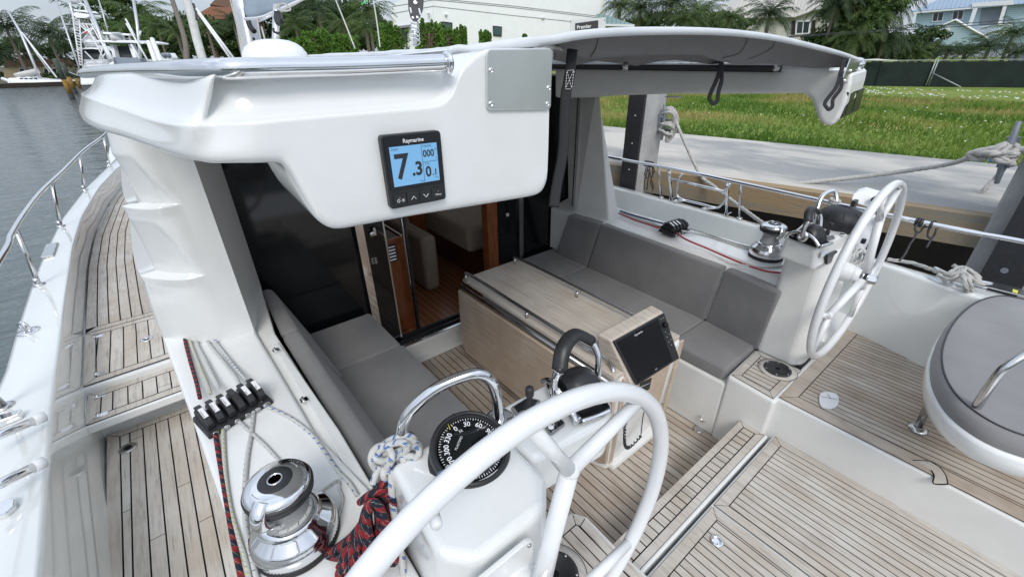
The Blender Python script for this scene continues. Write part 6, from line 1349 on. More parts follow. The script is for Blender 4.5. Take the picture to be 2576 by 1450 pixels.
def throttle(c, fwd, side, s, hand, label):
    """c base centre; fwd axis; side axis (lever side); s scale; hand = lever handle points in (fwd, side, up)"""
    f, sd_, up = V(fwd).normalized(), V(side).normalized(), V((0, 0, 1)); 
    def L(a, b, d): return c+f*a*s+sd_*b*s+up*d*s
    m = M(); rows = []
    for j in range(9):
        t = -1+2*j/8; row = []
        for i in range(13):
            a = pi*i/12; row.append(L(cos(a)*.075*(1-.12*t*t), t*.055, .012+sin(a)*.095*(1-.25*abs(t)**3)))
        rows.append(row)
    m.grid(rows); 
    for t, rv in ((-1, 0), (1, 1)): m.add([L(cos(pi*i/12)*.066, t*.055, .012+sin(pi*i/12)*.071) for i in range(13)], [tuple(range(13))])
    b = yp(m, 'throttle', 'black_plastic', label)
    m = M(); m.prism(rrect([L(-.10, -.065, 0), L(.10, -.065, 0), L(.10, .065, 0), L(-.10, .065, 0)], .03*s), up*.014*s); part(m, 'base_plate', 'black_gloss', b, bevel=.004)
    m = M(); m.grid([[L(-.10+.02*i, -.075+.03*j if j else -.072, .012+.035*sin(pi*i/10)*(j == 0)+.004) for i in range(11)] for j in range(2)]); m.tube(cr([L(-.10, -.066, .014), L(-.06, -.07, .05), L(0, -.074, .066), L(.06, -.07, .05), L(.1, -.066, .014)], 5), .010*s, 10); m.tube(cr([L(-.10, -.05, .014), L(-.105, 0, .016), L(-.10, .05, .014)], 5), .009*s, 10); part(m, 'chrome_trim', 'chrome', b, fixn=False)
    m = M(); m.lathe([(.034*s, 0), (.034*s, .012*s), (.026*s, .02*s), (.014*s, .02*s), (.013*s, .014*s), (0, .014*s)], L(0, -.07, .045), -sd_, 28); part(m, 'hub', 'chrome', b, fixn=False)
    H1 = [L(*q) for q in hand]; m = M(); m.tube(cr(H1[:3], 6), [.013*s+.004*s*abs(1-i/6) for i in range(13)], 12); part(m, 'lever_arm', 'chrome', b, fixn=False)
    m = M(); m.tube(cr(H1[-3:], 6), .011*s, 12); part(m, 'lever_arm', 'chrome', b, fixn=False)
    m = M(); m.tube(cr(H1[2:-2], 6), .015*s, 14, flat=1.6); m.ball(H1[2], .017*s); m.ball(H1[-3], .017*s); part(m, 'grip', 'black_plastic', b, fixn=False)
    return b
tc_ = Z(1462, 1010, ZP)
thr = throttle(Z(1452, 1000, ZP-.002), (.25, 1, 0), (1, -.25, 0), .98, [(0, -.075, .045), (.005, -.08, .09), (.0, -.07, .135), (.03, -.04, .185), (.06, .02, .195), (.05, .07, .165), (.02, .082, .12), (0, .07, .06)], 'black and chrome throttle lever on the port console arm')
m = M(); pl4 = zr_([(1284, 1022), (1330, 996), (1357, 1013), (1312, 1046)], ZP+.001); pl4 = [Z(1284, 1028, ZP), Z(1329, 1001, ZP), Z(1362, 1010, ZP), Z(1298, 1048, ZP)]; m.prism(rrect(pl4, .008), (0, 0, .007)); th = yp(m, 'thruster_panel', 'grey_plastic', 'small grey joystick panel left of the throttle', bevel=.002)
cc = Z(1332, 1022, ZP+.008); m = M(); m.lathe([(.021, 0), (.020, .006), (.015, .010), (.017, .014), (.012, .019), (.013, .023), (.008, .03), (.007, .036), (.0125, .045), (.013, .068), (.010, .074), (0, .075)], cc, (.0, .0, 1), 24); part(m, 'joystick', 'black_satin', th, fixn=False)
m = M(); q = [p.lerp((pl4[0]+pl4[2])/2, .2)+V((0, 0, .0075)) for p in pl4]; m.add(q, [(0, 1, 2, 3)]); part(m, 'panel_face', 'black_gloss', th, fixn=False)
pk = [Z(1362, 1062, ZP), Z(1398, 1043, ZP), Z(1424, 1068, ZP), Z(1384, 1098, ZP)]; m = M(); m.prism(rrect(pk, .012), (0, 0, .007)); ek = yp(m, 'engine_key_panel', 'grey_plastic', 'small grey engine start panel behind the port wheel', bevel=.002)
m = M(); q = [p.lerp((pk[0]+pk[2])/2, .16)+V((0, 0, .0078)) for p in pk]; m.add(q, [(0, 1, 2, 3)]); part(m, 'panel_face', 'black_gloss', ek, fixn=False)
kc = Z(1386, 1074, ZP+.009); m = M(); m.lathe([(.008, 0), (.0085, .001), (.0065, .001)], kc, n=24); m.lathe([(.003, 0.0), (0, .0005)], kc, n=12); m.text('start', kc+V((-.01, -.015, 0)), (1, 0, 0), (0, 1, 0), .006); part(m, 'key_ring', 'mark_white', ek, fixn=False)
m = M(); g = Z(1388, 1052, ZP+.009); m.obox(g, (.004, .002, 0), (-.001, .002, 0), (0, 0, .0005)); part(m, 'led', 'mark_green', ek)
# ================================================================== steering wheels
def wheel(C, R, name_label, spin, r=.0185, sp=3, hub_out=.09):
    C = V(C); m = M(); u, w_ = V((1, 0, 0)), V((0, 0, 1)); pts = [C+(u*cos(a)+w_*sin(a))*R for a in [2*pi*i/72 for i in range(72)]]
    m.tube(pts, r, 16, closed=True); rim = yp(m, 'steering_wheel', 'paint_white', name_label, fixn=False)
    for k in range(sp):
        a = spin+k*2*pi/sp; d = u*cos(a)+w_*sin(a); m = M(); J = C+d*R*.64+V((0, .0, 0)); r0 = C+V((0, -.035, 0))+d*.03
        m.tube([r0, C.lerp(J, .5)+V((0, -.018, 0)), J], [.022, .020, .020], 14); m.ball(J, .0225, n=12)
        for s in (-1, 1):
            b = a+s*.37; e = C+(u*cos(b)+w_*sin(b))*R*.985; m.tube([J, e], [.0175, .0145], 12)
        part(m, 'spoke', 'paint_white', rim, fixn=False)
    m = M(); m.lathe([(.060, .0), (.056, .05), (.05, .09), (.045, .10)], C+V((0, .02, 0))+V((0, hub_out, 0)), (0, -1, 0), 32); m.lathe([(.045, .0), (.048, .02), (.045, .05)], C+V((0, .03, 0)), (0, -1, 0), 32); part(m, 'hub', 'paint_white', rim, fixn=False)
    m = M()
    for k in range(3): m.lathe([(.034-.002*k, 0), (.034-.002*k, .006)], C+V((0, -.03-.009*k, 0)), (0, -1, 0), 28, 1 if k % 2 else 0)
    m.lathe([(.030, 0), (.024, .03), (.018, .036), (0, .036)], C+V((0, -.057, 0)), (0, -1, 0), 6, 0, False); part(m, 'hub_nut', ['chrome', 'black_satin'], rim, fixn=False)
    return rim
PWC = (.335, .398, 1.161); SWC = (2.811, .473, 1.112)
PWC = V(PWC); SWC = V(SWC)
def ang(C, px, py): p = Y(px, py, C.y); return atan2(p.z-C.z, p.x-C.x)
w1 = wheel(PWC, .5, 'large white port steering wheel crossing the bottom centre of the photo', (ang(PWC, 1345, 1085)+ang(PWC, 1600, 1005))/2, .0205)
w2 = wheel(SWC, .5, 'white starboard steering wheel seen nearly edge on', (ang(SWC, 2262, 500)+.62), .0205)
# mounting plate behind the port wheel
mp = V((PWC.x-.035, .432, PWC.z+.035)); m = M(); m.prism(rrect([mp+V((-.085, 0, -.085)), mp+V((.085, 0, -.085)), mp+V((.085, 0, .085)), mp+V((-.085, 0, .085))], .03), (0, -.012, 0)); hp2 = yp(m, 'wheel_mounting_plate', 'gelcoat', bevel=.003)
for a, b in ((-.07, .07), (.07, .07), (-.07, -.07), (.07, -.07)): m = M(); m.lathe([(.006, 0), (.005, .003), (.002, .003), (0, .001)], mp+V((a, -.012, b)), (0, -1, 0), 12); part(m, 'screw', 'chrome_satin', hp2, fixn=False)
m = M(); m.lathe([(.010, 0), (.010, .02), (.006, .024), (0, .024)], Y(1092, 1295, .445), (-.3, -1, 0), 14); yp(m, 'rubber_stop', 'white_plastic', fixn=False)
# coiled kill cord hanging behind the wheel
m = M(); cz = [Y(1614, 1018, .95), Y(1618, 1040, .94), Y(1614, 1100, .92)]
m.tube(cr([Y(1603, 1015, .95), Y(1613, 1018, .95), Y(1622, 1026, .95), Y(1617, 1050, .94), Y(1612, 1098, .93)], 5), .0028, 8)
m.tube(cr([Y(1580, 1040, .93), Y(1578, 1060, .93), Y(1570, 1075, .93)], 5), .0028, 8)
hx = cr([Y(1572, 1075, .93), Y(1571, 1105, .925), Y(1574, 1122, .92), Y(1585, 1122, .92), Y(1612, 1095, .93)], 24); T = []
for i, p in enumerate(hx):
    a = i*1.1; T.append(p+V((cos(a)*.0075, sin(a)*.004, sin(a)*.006)))
m.tube(T, .0042, 6); m.tube([Y(1601, 1012, .95), Y(1618, 1022, .95)], .007, 10); o = m.build('kill_cord', 'black_satin', fixn=False); tag(o, 'black coiled cord hanging from the table leg, seen through the port wheel', 'cord')
# ================================================================== starboard pedestal, console, compass cover
m = M(); top = [(2.66, .80), (3.02, .80), (3.06, .74), (3.04, .57), (2.70, .57), (2.66, .62)]; bot = [(2.655, .80), (3.14, .80), (3.16, .7), (3.12, .54), (2.72, .535), (2.655, .58)]
m.add([(x, y, ZH-.02) for x, y in bot]+[(x, y, 1.24) for x, y in top], [tuple(range(6)), tuple(range(6, 12))[::-1]]+[(i, 6+i, 6+(i+1) % 6, (i+1) % 6) for i in range(6)]); spd = yp(m, 'starboard_pedestal', 'gelcoat_cream', 'white starboard steering pedestal', bevel=.04, seg=5)
HZ0, HZ1 = 1.185, 1.315
a = Y(2046, 686, .60); b = Z(1966, 657, HZ0); hxl = 2.50
hd = [(hxl, .60), (3.10, .56), (3.16, .66), (3.10, .86), (hxl+.04, .80)]; ht = [(hxl+.012, .615), (3.08, .58), (3.14, .66), (3.09, .84), (hxl+.035, .785)]
m = M(); m.add([(x, y, HZ0) for x, y in hd]+[(x, y, HZ1) for x, y in ht], [tuple(range(5))[::-1], tuple(range(5, 10))]+[(i, (i+1) % 5, 5+(i+1) % 5, 5+i) for i in range(5)]); shd = yp(m, 'starboard_console', 'gelcoat_cream', 'white console head on the starboard pedestal', bevel=.022, seg=4)
sk = [Y(x, y, .592) for x, y in ((2077, 640), (2101, 628), (2098, 652), (2074, 664))]; m = M(); m.prism(rrect(sk, .008), (0, -.012, 0)); part(m, 'switch_socket', 'black_plastic', shd, bevel=.003)
sk = [Y(x, y, .597) for x, y in ((2066, 634), (2087, 625), (2084, 638), (2063, 648))]; m = M(); m.prism(sk, (0, -.002, 0)); part(m, 'label_sticker', 'label_paper', shd)
throttle(Z(2035, 606, HZ1), (.25, 1, 0), (1, -.25, 0), .88, [(0, -.075, .045), (.005, -.08, .09), (.0, -.07, .135), (.03, -.04, .175), (.05, .02, .185), (.04, .07, .16), (.02, .082, .12), (0, .07, .06)], 'black and chrome throttle lever on the starboard console')
cvc = D(2112, 577, Z(2112, 577, HZ1).y*0+(Z(2100, 570, HZ1)-EYE).dot(FWD)); cvc = Z(2105, 568, HZ1)
m = M(); m.lathe([(.105, -.005), (.108, .01), (.106, .03), (.112, .034), (.108, .06), (.092, .088), (.065, .108), (.03, .117), (0, .118)], cvc, (0, -.08, 1), 40)
for k in range(4): a = k*pi/4+.4; d = V((cos(a), sin(a), 0)); m.tube(cr([cvc+d*.108+V((0, 0, .05)), cvc+d*.09+V((0, 0, .092)), cvc+V((0, 0, .121)), cvc-d*.09+V((0, 0, .092)), cvc-d*.108+V((0, 0, .05))], 5), .0015, 5)
o = m.build('compass_cover', 'black_satin', fixn=False); tag(o, 'black domed fabric cover over the starboard compass', 'cover')
jc = Z(2078, 590, HZ1); m = M(); m.lathe([(.014, 0), (.012, .02), (.006, .03), (.006, .045), (.012, .05), (.011, .07), (0, .072)], jc, (.1, -.1, 1), 16); yp(m, 'joystick', 'black_satin', fixn=False)
p4 = [Z(x, y, HZ1+.001) for x, y in ((2076, 596), (2096, 592), (2101, 600), (2082, 606))]; m = M(); m.prism(p4, (0, 0, .003)); yp(m, 'thruster_panel', 'grey_plastic')
p = Z(2118, 589, HZ1+.001); m = M(); m.lathe([(.02, 0), (.02, .003), (.016, .004), (.014, .002)], p, n=24); m.lathe([(.013, .003), (0, .003)], p, n=16, m=1); yp(m, 'alarm_button', ['white_plastic', 'mark_red'], fixn=False)
ga_, gb_ = Z(2052, 548, HZ1), Z(2104, 506, HZ1); hq = [(2056, 525), (2062, 505), (2072, 490), (2088, 481), (2098, 481), (2103, 490), (2104, 500)]
hn = V((.3, -1, 0)).normalized(); base = D(2052, 530, (cvc-EYE).dot(FWD)+.12); m = M(); m.tube(cr([D(x, y, (cvc-EYE).dot(FWD)+.10) for x, y in [(2052, 560), (2054, 535)]+hq+[(2104, 515), (2104, 540)]], 6), .0135, 16); yp(m, 'compass_guard', 'chrome', 'chrome grab hoop on the starboard console', fixn=False)
kc = D(2099, 508, (cvc-EYE).dot(FWD)+.10); m = M()
for k in range(3): m.tube([kc+V((cos(a)*.024, sin(a)*.024, .012-k*.015+.004*sin(a))) for a in [2*pi*i/14 for i in range(14)]], .0085, 8, closed=True)
m.tube(cr([kc+V((-.03, 0, -.02)), kc+V((-.06, .02, -.05)), kc+V((-.05, .02, -.10)), kc+V((-.01, .01, -.13))], 5), .008, 8); o = m.build('rope_wrap', 'line_white_black', fixn=False); tag(o, 'white line wrapped round the starboard chrome grab hoop', 'rope')
# ================================================================== winches, clutches, running rigging
def winch(base, s, label, ax=(0, 0, 1), rot=0, n=72, hs=1.07):
    b = V(base); ax = V(ax).normalized()
    u = V((1, 0, 0)); u = (u-ax*u.dot(ax)).normalized(); w_ = ax.cross(u); 
    def L(a, r, h): return b+ax*h*s*hs+(u*cos(a+rot)+w_*sin(a+rot))*r*s
    def pf(l): return [(r*s, h*s*hs) for r, h in l]
    m = M(); m.lathe(pf([(.100, -.002), (.103, .004), (.103, .014), (.099, .018)]), b, ax, n); root = yp(m, 'winch', 'rubber', label, fixn=False)
    m = M(); m.lathe(pf([(.098, .016), (.103, .022), (.104, .046), (.102, .052), (.100, .054), (.101, .058), (.094, .066), (.076, .082), (.070, .090), (.069, .094), (.062, .097)]), b, ax, n); part(m, 'base_skirt', 'chrome', root, fixn=False)
    m = M(); m.lathe(pf([(.062, .094), (.052, .104), (.048, .118), (.048, .145), (.052, .156), (.062, .164)]), b, ax, n, flute=(24, .012)); part(m, 'drum', 'drum_grey', root, fixn=False)
    m = M(); m.lathe(pf([(.060, .160), (.072, .166), (.076, .172), (.070, .176)]), b, ax, n); m.lathe(pf([(.070, .178), (.078, .182), (.0785, .190), (.072, .194)]), b, ax, n); part(m, 'line_jaw', 'black_satin', root, fixn=False)
    m = M(); m.lathe(pf([(.072, .190), (.0755, .194), (.074, .200), (.066, .207), (.050, .212), (.038, .213)]), b, ax, n); m.lathe(pf([(.019, .2145), (.0165, .217), (.0145, .217), (.0135, .208)]), b, ax, 24)
    m.tube(cr([L(-2.0, .055, .206), L(-2.0, .072, .196), L(-2.0, .082, .180), L(-2.0, .080, .160), L(-1.98, .066, .146)], 5), [.013*s]*21, 12, flat=1.5); part(m, 'top_cap', 'chrome', root, fixn=False)
    m = M(); m.lathe(pf([(.040, .2115), (.038, .2135), (.022, .2145), (.019, .2145)]), b, ax, 48); m.lathe(pf([(.0135, .209), (0, .209)]), b, ax, 16); part(m, 'socket', 'black_satin', root, fixn=False)
    m = M()
    for k in range(2):
        a0 = .5+k*pi; m.tube([L(a0+i*.1, .052, .2125) for i in range(6)], .0009*s, 5)
    tx = 'STOWAWAY'[:0]
    for i, ch in enumerate('ANDERSEN'):
        a = 1.1-i*.14; o_ = L(a, .0535, .2125); rd = (L(a, 1, 0)-L(a, 0, 0)).normalized(); m.text(ch, o_, (-ax).cross(rd) if False else rd.cross(ax), rd, .011*s, lift=.0012)
    part(m, 'cap_markings', 'chrome_satin', root, fixn=False)
    return root
wz = ZC+.001; wb = Z(752, 1352, wz)
wv = winch(wb, 1.09, 'big chrome self tailing winch on the port coaming', rot=-.35)
swb = Z(1925, 645, wz); winch(swb, 1.02, 'chrome self tailing winch on the starboard coaming', rot=-.1)
def clutchbank(c, along, across, n, s, label, side_mat='black_plastic', paper=True):
    """c centre; along = line direction; across = row direction"""
    f = V(along).normalized(); a = V(across).normalized(); up = V((0, 0, 1)); W = .037*s
    m = M(); m.hexa([c+a*(-n/2*W-.006)+f*-.075*s, c+a*(n/2*W+.006)+f*-.075*s, c+a*(n/2*W+.006)+f*.075*s, c+a*(-n/2*W-.006)+f*.075*s]+[p+up*h for p, h in ((c+a*(-n/2*W-.004)+f*-.070*s, .020), (c+a*(n/2*W+.004)+f*-.070*s, .020), (c+a*(n/2*W+.004)+f*.060*s, .03), (c+a*(-n/2*W-.004)+f*.060*s, .03))])
    root = yp(m, 'rope_clutch', 'black_satin', label, bevel=.004)
    for i in range(n):
        o_ = c+a*((i-n/2+.5)*W)
        def L(x, y, z): return o_+f*x*s+a*y+up*z*s
        h = W*.36; pr = [(-.052, .018), (-.058, .034), (-.045, .060), (-.012, .076), (.035, .070), (.060, .048), (.066, .022)]
        m = M(); P0 = [L(x, -h, z) for x, z in pr]; m.prism(P0, a*2*h); cl_ = part(m, 'clutch_body', side_mat, root, bevel=.004, seg=2)
        m = M(); P0 = [L(x, -h*.82, z) for x, z in [(-.056, .036), (-.064, .050), (-.050, .070), (-.014, .086), (.040, .080), (.046, .070), (-.01, .072), (-.042, .058)]]; m.prism(P0, a*1.64*h); part(m, 'lever', 'black_satin', root, bevel=.003)
        m = M(); m.lathe([(.0085*s, 0), (.011*s, .003), (.0075*s, .004), (.006*s, -.003)], L(-.076, 0, .014), -f, 16); part(m, 'line_bush', 'chrome_satin', root, fixn=False)
        if paper and paper[i]:
            q = [L(-.047, -h*.60, .0725), L(-.047, h*.60, .0725), L(-.004, h*.60, .0895), L(-.004, -h*.60, .0895)]
            m = M(); m.add([p+up*.0025 for p in q], [(0, 1, 2, 3)]); lb = part(m, 'name_tag', 'mark_white', root, fixn=False)
            t_ = paper[i]
            if t_: 
                m = M(); xd = (q[3]-q[0]).normalized(); nn_ = up; m.text(t_, q[0].lerp(q[3], .08).lerp(q[1].lerp(q[2], .08), .32)+up*.003, xd, -a, .0085*s if len(t_) < 10 else .0075*s, 0); part(m, 'tag_lettering', 'charcoal_trim', root, fixn=False)
    return root
# port bank of five plus an inner empty frame: two groups as seen
fwd_l = V((-.05, 1, 0)).normalized()
cl0 = Z(582, 1020, ZC+.03); cl0.z = ZC
n5 = 6; pA, pB = Z(512, 1060, ZC+.03), Z(650, 985, ZC+.03)
acr = (pB-pA); acr.z = 0; cW = acr.length/5.35
ctr = (pA+pB)/2; ctr.z = ZC
acr.normalize(); alg = V((-acr.y, acr.x, 0))
clutchbank(ctr, alg, acr, 6, cW/.037, 'row of black rope clutches with paper name tags on the port coaming', paper=['Jib halyard', 'Main halyard', 'Topping Lift', '', 'Reef', 'Vang'])
def ontop(pts, z0, zs=None): return [Z(x, y, (zs[i] if zs else z0)) for i, (x, y) in enumerate(pts)]
zr0 = ZC+.007
ropes = [
 ('line_red_black', [(462, 832, .012), (466, 858, .014), (478, 905, .016), (494, 960, .022), (503, 1000, .04)], .0062, 'red and black braided line entering the first port clutch'),
 ('line_white_yellow', [(472, 835, .012), (480, 865, .012), (500, 915, .014), (520, 962, .022), (530, 990, .04)], .0055, 'white and yellow braided line entering the second port clutch'),
 ('line_white_black', [(488, 835, .012), (498, 868, .012), (520, 910, .014), (545, 960, .022), (552, 975, .04)], .0050, 'white flecked line entering the third port clutch'),
 ('line_white_black', [(512, 838, .012), (528, 866, .012), (560, 905, .014), (592, 945, .03), (604, 968, .045)], .0050, 'white flecked line entering the fifth port clutch'),
 ('line_white_blue', [(526, 836, .012), (545, 862, .012), (570, 895, .014), (598, 930, .025), (620, 955, .045)], .0055, 'white line with blue flecks entering the innermost port clutch'),
 ('line_red_black', [(535, 1058, .016), (540, 1078, .009), (548, 1130, .007), (560, 1200, .0065), (572, 1270, .0065), (586, 1350, .0065), (600, 1420, .0065), (612, 1470, .0065)], .0066, 'red and black braided line running aft beside the teak side deck'),
 ('line_white_yellow', [(559, 1050, .016), (561, 1075, .008), (563, 1130, .006), (568, 1200, .006), (580, 1280, .006), (600, 1350, .006), (618, 1410, .006), (630, 1470, .006)], .0058, 'white and yellow braided line running aft next to the red and black one'),
 ('line_white_black', [(584, 1042, .016), (600, 1058, .010), (630, 1085, .007), (668, 1120, .006), (700, 1155, .006), (735, 1200, .02)], .0050, 'white line running from the clutches diagonally to the chrome winch'),
 ('line_white_black', [(636, 1018, .016), (637, 1040, .008), (632, 1090, .006), (622, 1150, .006), (616, 1220, .006), (616, 1290, .006), (622, 1350, .006), (636, 1410, .006), (650, 1470, .006)], .0062, 'thick white flecked line curving aft just left of the chrome winch'),
 ('line_white_blue', [(657, 1012, .016), (672, 1022, .008), (712, 1040, .006), (750, 1063, .006), (790, 1098, .006), (820, 1140, .006), (850, 1183, .006), (880, 1215, .008), (898, 1245, .008)], .0056, 'white line with blue flecks running from the inner clutch along the locker lid'),
]
for mat, pts, r, lb in ropes:
    m = M(); m.tube(cr([Z(x, y, ZC+z) for x, y, z in pts], 10), r*1.22, 12); o = m.build('rope', mat, fixn=False); tag(o, lb, 'rope')
# turn of line round the port winch
m = M(); T = []
for i in range(40):
    a = -2.2+i*.28; T.append(wb+V((cos(a)*.058, sin(a)*.058, .118+.0009*i)))
m.tube(T[:24]+cr([T[24]+V((.0, .02, -.01)), Z(842, 1212, ZC+.03), Z(854, 1230, ZC+.006), Z(862, 1258, ZC+.006), Z(850, 1300, ZC+.01)], 8), .0054, 10); o = m.build('rope', 'line_white_black', fixn=False); tag(o, 'white flecked line wound on the port chrome winch', 'rope')
# hank of red and black braid hanging from the chrome hoop, and the white knotted line
def hank(mat, pts_list, r, name, label, cat='rope'):
    m = M()
    for pts in pts_list: m.tube(cr(pts, 8), r*1.08, 12)
    o = m.build(name, mat, fixn=False); return tag(o, label, cat)
def P3(x, y, d): return D(x, y, d)
dk = (Z(1000, 1160, 1.22)-EYE).dot(FWD)
hk = dk-.02
L1_ = []
rg = random.Random(4)
def loop(cx, cy, rx, ry, d, tilt=0, n=12, ph=0):
    return [P3(cx+rx*cos(a+ph)*cos(tilt)-ry*sin(a+ph)*sin(tilt), cy+rx*cos(a+ph)*sin(tilt)+ry*sin(a+ph)*cos(tilt), d+.012*sin(2*a+cx)) for a in [2*pi*i/n for i in range(n+1)]]
top_ = (940, 1262)
for k in range(20):
    f = k/19; ex, ey = 830+f*165+rg.uniform(-8, 8), 1455-abs(f-.35)*60+rg.uniform(-45, 25); bw = rg.uniform(18, 34); dd = -.03*(k % 3)+.015*sin(k)
    cx, cy = (top_[0]+ex)/2, (top_[1]+ey)/2; ln = sqrt((ex-top_[0])**2+(ey-top_[1])**2)/2; an = atan2(ey-top_[1], ex-top_[0]); bow = -34+f*44
    pts = []
    for i in range(15):
        a_ = 2*pi*i/14; lx, ly = cos(a_)*ln, sin(a_)*bw+bow*(1-cos(a_)**2)*1.1
        pts.append(P3(cx+lx*cos(an)-ly*sin(an), cy+lx*sin(an)+ly*cos(an), hk+dd+.016*sin(a_*2+k)))
    L1_.append(pts)
for k in range(4): L1_.append([P3(905+k*10, 1262-k*3, hk-.01-.006*k), P3(935+k*9, 1240-k*2, hk-.035), P3(968+k*6, 1238+k*5, hk-.045), P3(978+k*3, 1262+k*6, hk-.03), P3(950+k*3, 1280+k*6, hk-.02)])
L1_.append([P3(940, 1245, hk-.03), P3(962, 1215, hk-.035), P3(1000, 1196, hk-.03), P3(1035, 1190, hk-.0), P3(1055, 1168, hk+.02), P3(1050, 1150, hk+.03)])
L1_.append([P3(930, 1252, hk-.03), P3(950, 1225, hk-.03), P3(975, 1212, hk-.03), P3(1010, 1205, hk-.01), P3(1045, 1185, hk+.01), P3(1052, 1160, hk+.03)])
hank('line_red_black', L1_, .0088, 'rope_hank', 'coiled hank of red and black braided line hanging beside the port chrome hoop')
kk = dk-.05; W1 = []
for (cx, cy, rx, ry, t) in [(985, 1135, 42, 18, -.4), (1000, 1120, 45, 20, -.35), (1015, 1150, 45, 20, -.5), (975, 1160, 36, 20, -.7), (1020, 1130, 40, 26, .2), (1005, 1165, 40, 16, -.3), (960, 1150, 26, 30, .3), (990, 1175, 34, 18, -.9)]:
    W1.append(loop(cx, cy, rx, ry, kk+.02*sin(cx), t))
W1.append([P3(985, 1180, kk-.02), P3(985, 1220, kk-.02), P3(988, 1270, kk-.01), P3(1000, 1340, kk), P3(1010, 1400, kk), P3(1015, 1450, kk)])
W1.append([P3(958, 1170, kk-.01), P3(945, 1195, kk-.01), P3(938, 1215, kk-.01)])
W1.append([P3(1040, 1130, kk+.02), P3(1065, 1160, kk+.04), P3(1075, 1190, kk+.04), P3(1082, 1225, kk+.05), P3(1092, 1290, kk+.06)])
hank('line_white_blue', W1, .0085, 'rope_knot', 'white line with blue flecks knotted round the foot of the port chrome hoop')
# starboard clutch bank and lines
sA, sB = Z(1682, 590, ZC+.03), Z(1722, 562, ZC+.03)
fl = (Z(1900, 655, ZC)-Z(1565, 537, ZC)).normalized()*-1; fl = V((fl.x, fl.y, 0)).normalized(); ac = V((fl.y, -fl.x, 0)); cc = Z(1697, 573, ZC+.03); cc.z = ZC
clutchbank(cc, fl, ac, 5, 1.0, 'row of black rope clutches on the starboard coaming', paper=[' ', ' ', ' ', '', ''] )
sr = [('line_blue_white', [(1560, 530), (1600, 543), (1640, 554), (1668, 562)], .0065, 'dark blue braided line leading into the starboard clutches'), ('line_white_black', [(1560, 534), (1600, 549), (1640, 562), (1664, 570)], .006, 'white line leading into the starboard clutches'), ('line_red_white', [(1556, 536), (1600, 554), (1640, 567), (1660, 572)], .006, 'red braided line leading into the starboard clutches'),
 ('line_red_white', [(1702, 586), (1730, 604), (1780, 625), (1830, 647), (1880, 667), (1930, 682), (1975, 686)], .006, 'red braided line running aft along the edge of the starboard coaming'), ('line_white_black', [(1714, 580), (1760, 588), (1820, 606), (1870, 622), (1905, 630)], .006, 'white line running aft to the starboard winch'),
 ('line_blackwhite', [(1733, 575), (1780, 588), (1830, 606), (1880, 620), (1900, 622)], .0062, 'black and white braided line running to the starboard winch'), ('line_white_black', [(1830, 660), (1880, 668), (1930, 672), (1975, 668)], .006, 'grey line lying below the starboard winch')]
for mat, pts, r, lb in sr:
    m = M(); m.tube(cr([Z(x, y, ZC+(.03 if (x > 1655 and x < 1735) else .008)) for x, y in pts], 8), r, 10); o = m.build('rope', mat, fixn=False); tag(o, lb, 'rope')
# ================================================================== starboard guard rail, gate, ladder
ZRS = 1.32
sp = [Z(x, y, ZRS) for x, y in ((1545, 397), (1700, 425), (1900, 468), (2100, 512), (2300, 555), (2440, 583), (2600, 612))]
m = M(); m.tube(cr([sp[0]+V((.02, 1.5, 0))]+sp+[sp[-1]+V((-.05, -.6, 0))], 6), .0145, 14); sgr = yp(m, 'starboard_guard_rail', 'chrome', fixn=False)
rx = sorted([(p.y, p.x) for p in sp])
def stb_post(px, py, nm='stanchion', r=.0105, foot=True):
    b = Z(px, py, ZG+.004); tp = V((interp(rx, b.y), b.y, ZRS)); m = M(); m.tube([b, tp], r, 12)
    if foot: m.lathe([(.026, 0), (.026, .004), (.015, .012)], b, n=18)
    return part(m, nm, 'chrome_satin', sgr, fixn=False), b, tp
for q in ((1663, 497), (1860, 549)): stb_post(*q)
gA, gB = Z(1690, 500, ZG+.012), Z(1828, 538, ZG+.012)
m = M(); tA, tB = V((interp(rx, gA.y), gA.y, ZRS)), V((interp(rx, gB.y), gB.y, ZRS))
for g_, t_ in ((gA, tA), (gB, tB)):
    m.tube([g_, t_], .0125, 12); m.tube([g_.lerp(t_, .5), g_.lerp(t_, .95)], .016, 12)
    m.obox(g_+V((-.01, 0, .008)), (.03, 0, 0), (0, .004, 0), (0, 0, .012)); m.obox(g_+V((-.01, -.03, .008)), (.03, 0, 0), (0, .004, 0), (0, 0, .012))
m.tube([gA.lerp(tA, .66), gB.lerp(tB, .66)], .011, 12)
part(m, 'gate_frame', 'chrome', sgr, fixn=False)
pxl = [(1716, 437), (1708, 450), (1703, 480), (1706, 495), (1722, 503), (1760, 512), (1800, 522), (1815, 515), (1825, 500), (1832, 475), (1836, 462)]
dg = [(D(x, y, 1)) for x, y in pxl]; m = M(); m.tube(cr([PL(x, y, gA+V((-.05, 0, 0)), V((1, .06, 0)).normalized()) for x, y in pxl], 5), .0105, 12)
for a, b in (((1722, 503), (1697, 506)), ((1800, 522), (1768, 526))):
    p, q = [PL(x, y, gA+V((-.07, 0, 0)), V((1, .06, 0)).normalized()) for x, y in (a, b)]; m.tube([p, q], .011, 10); m.tube([p.lerp(q, .75), q], .016, 12, 1); m.ball(q, .016, 1, 10)
part(m, 'boarding_ladder', ['chrome', 'white_plastic'], sgr, 'folded chrome boarding ladder with white end caps', fixn=False)
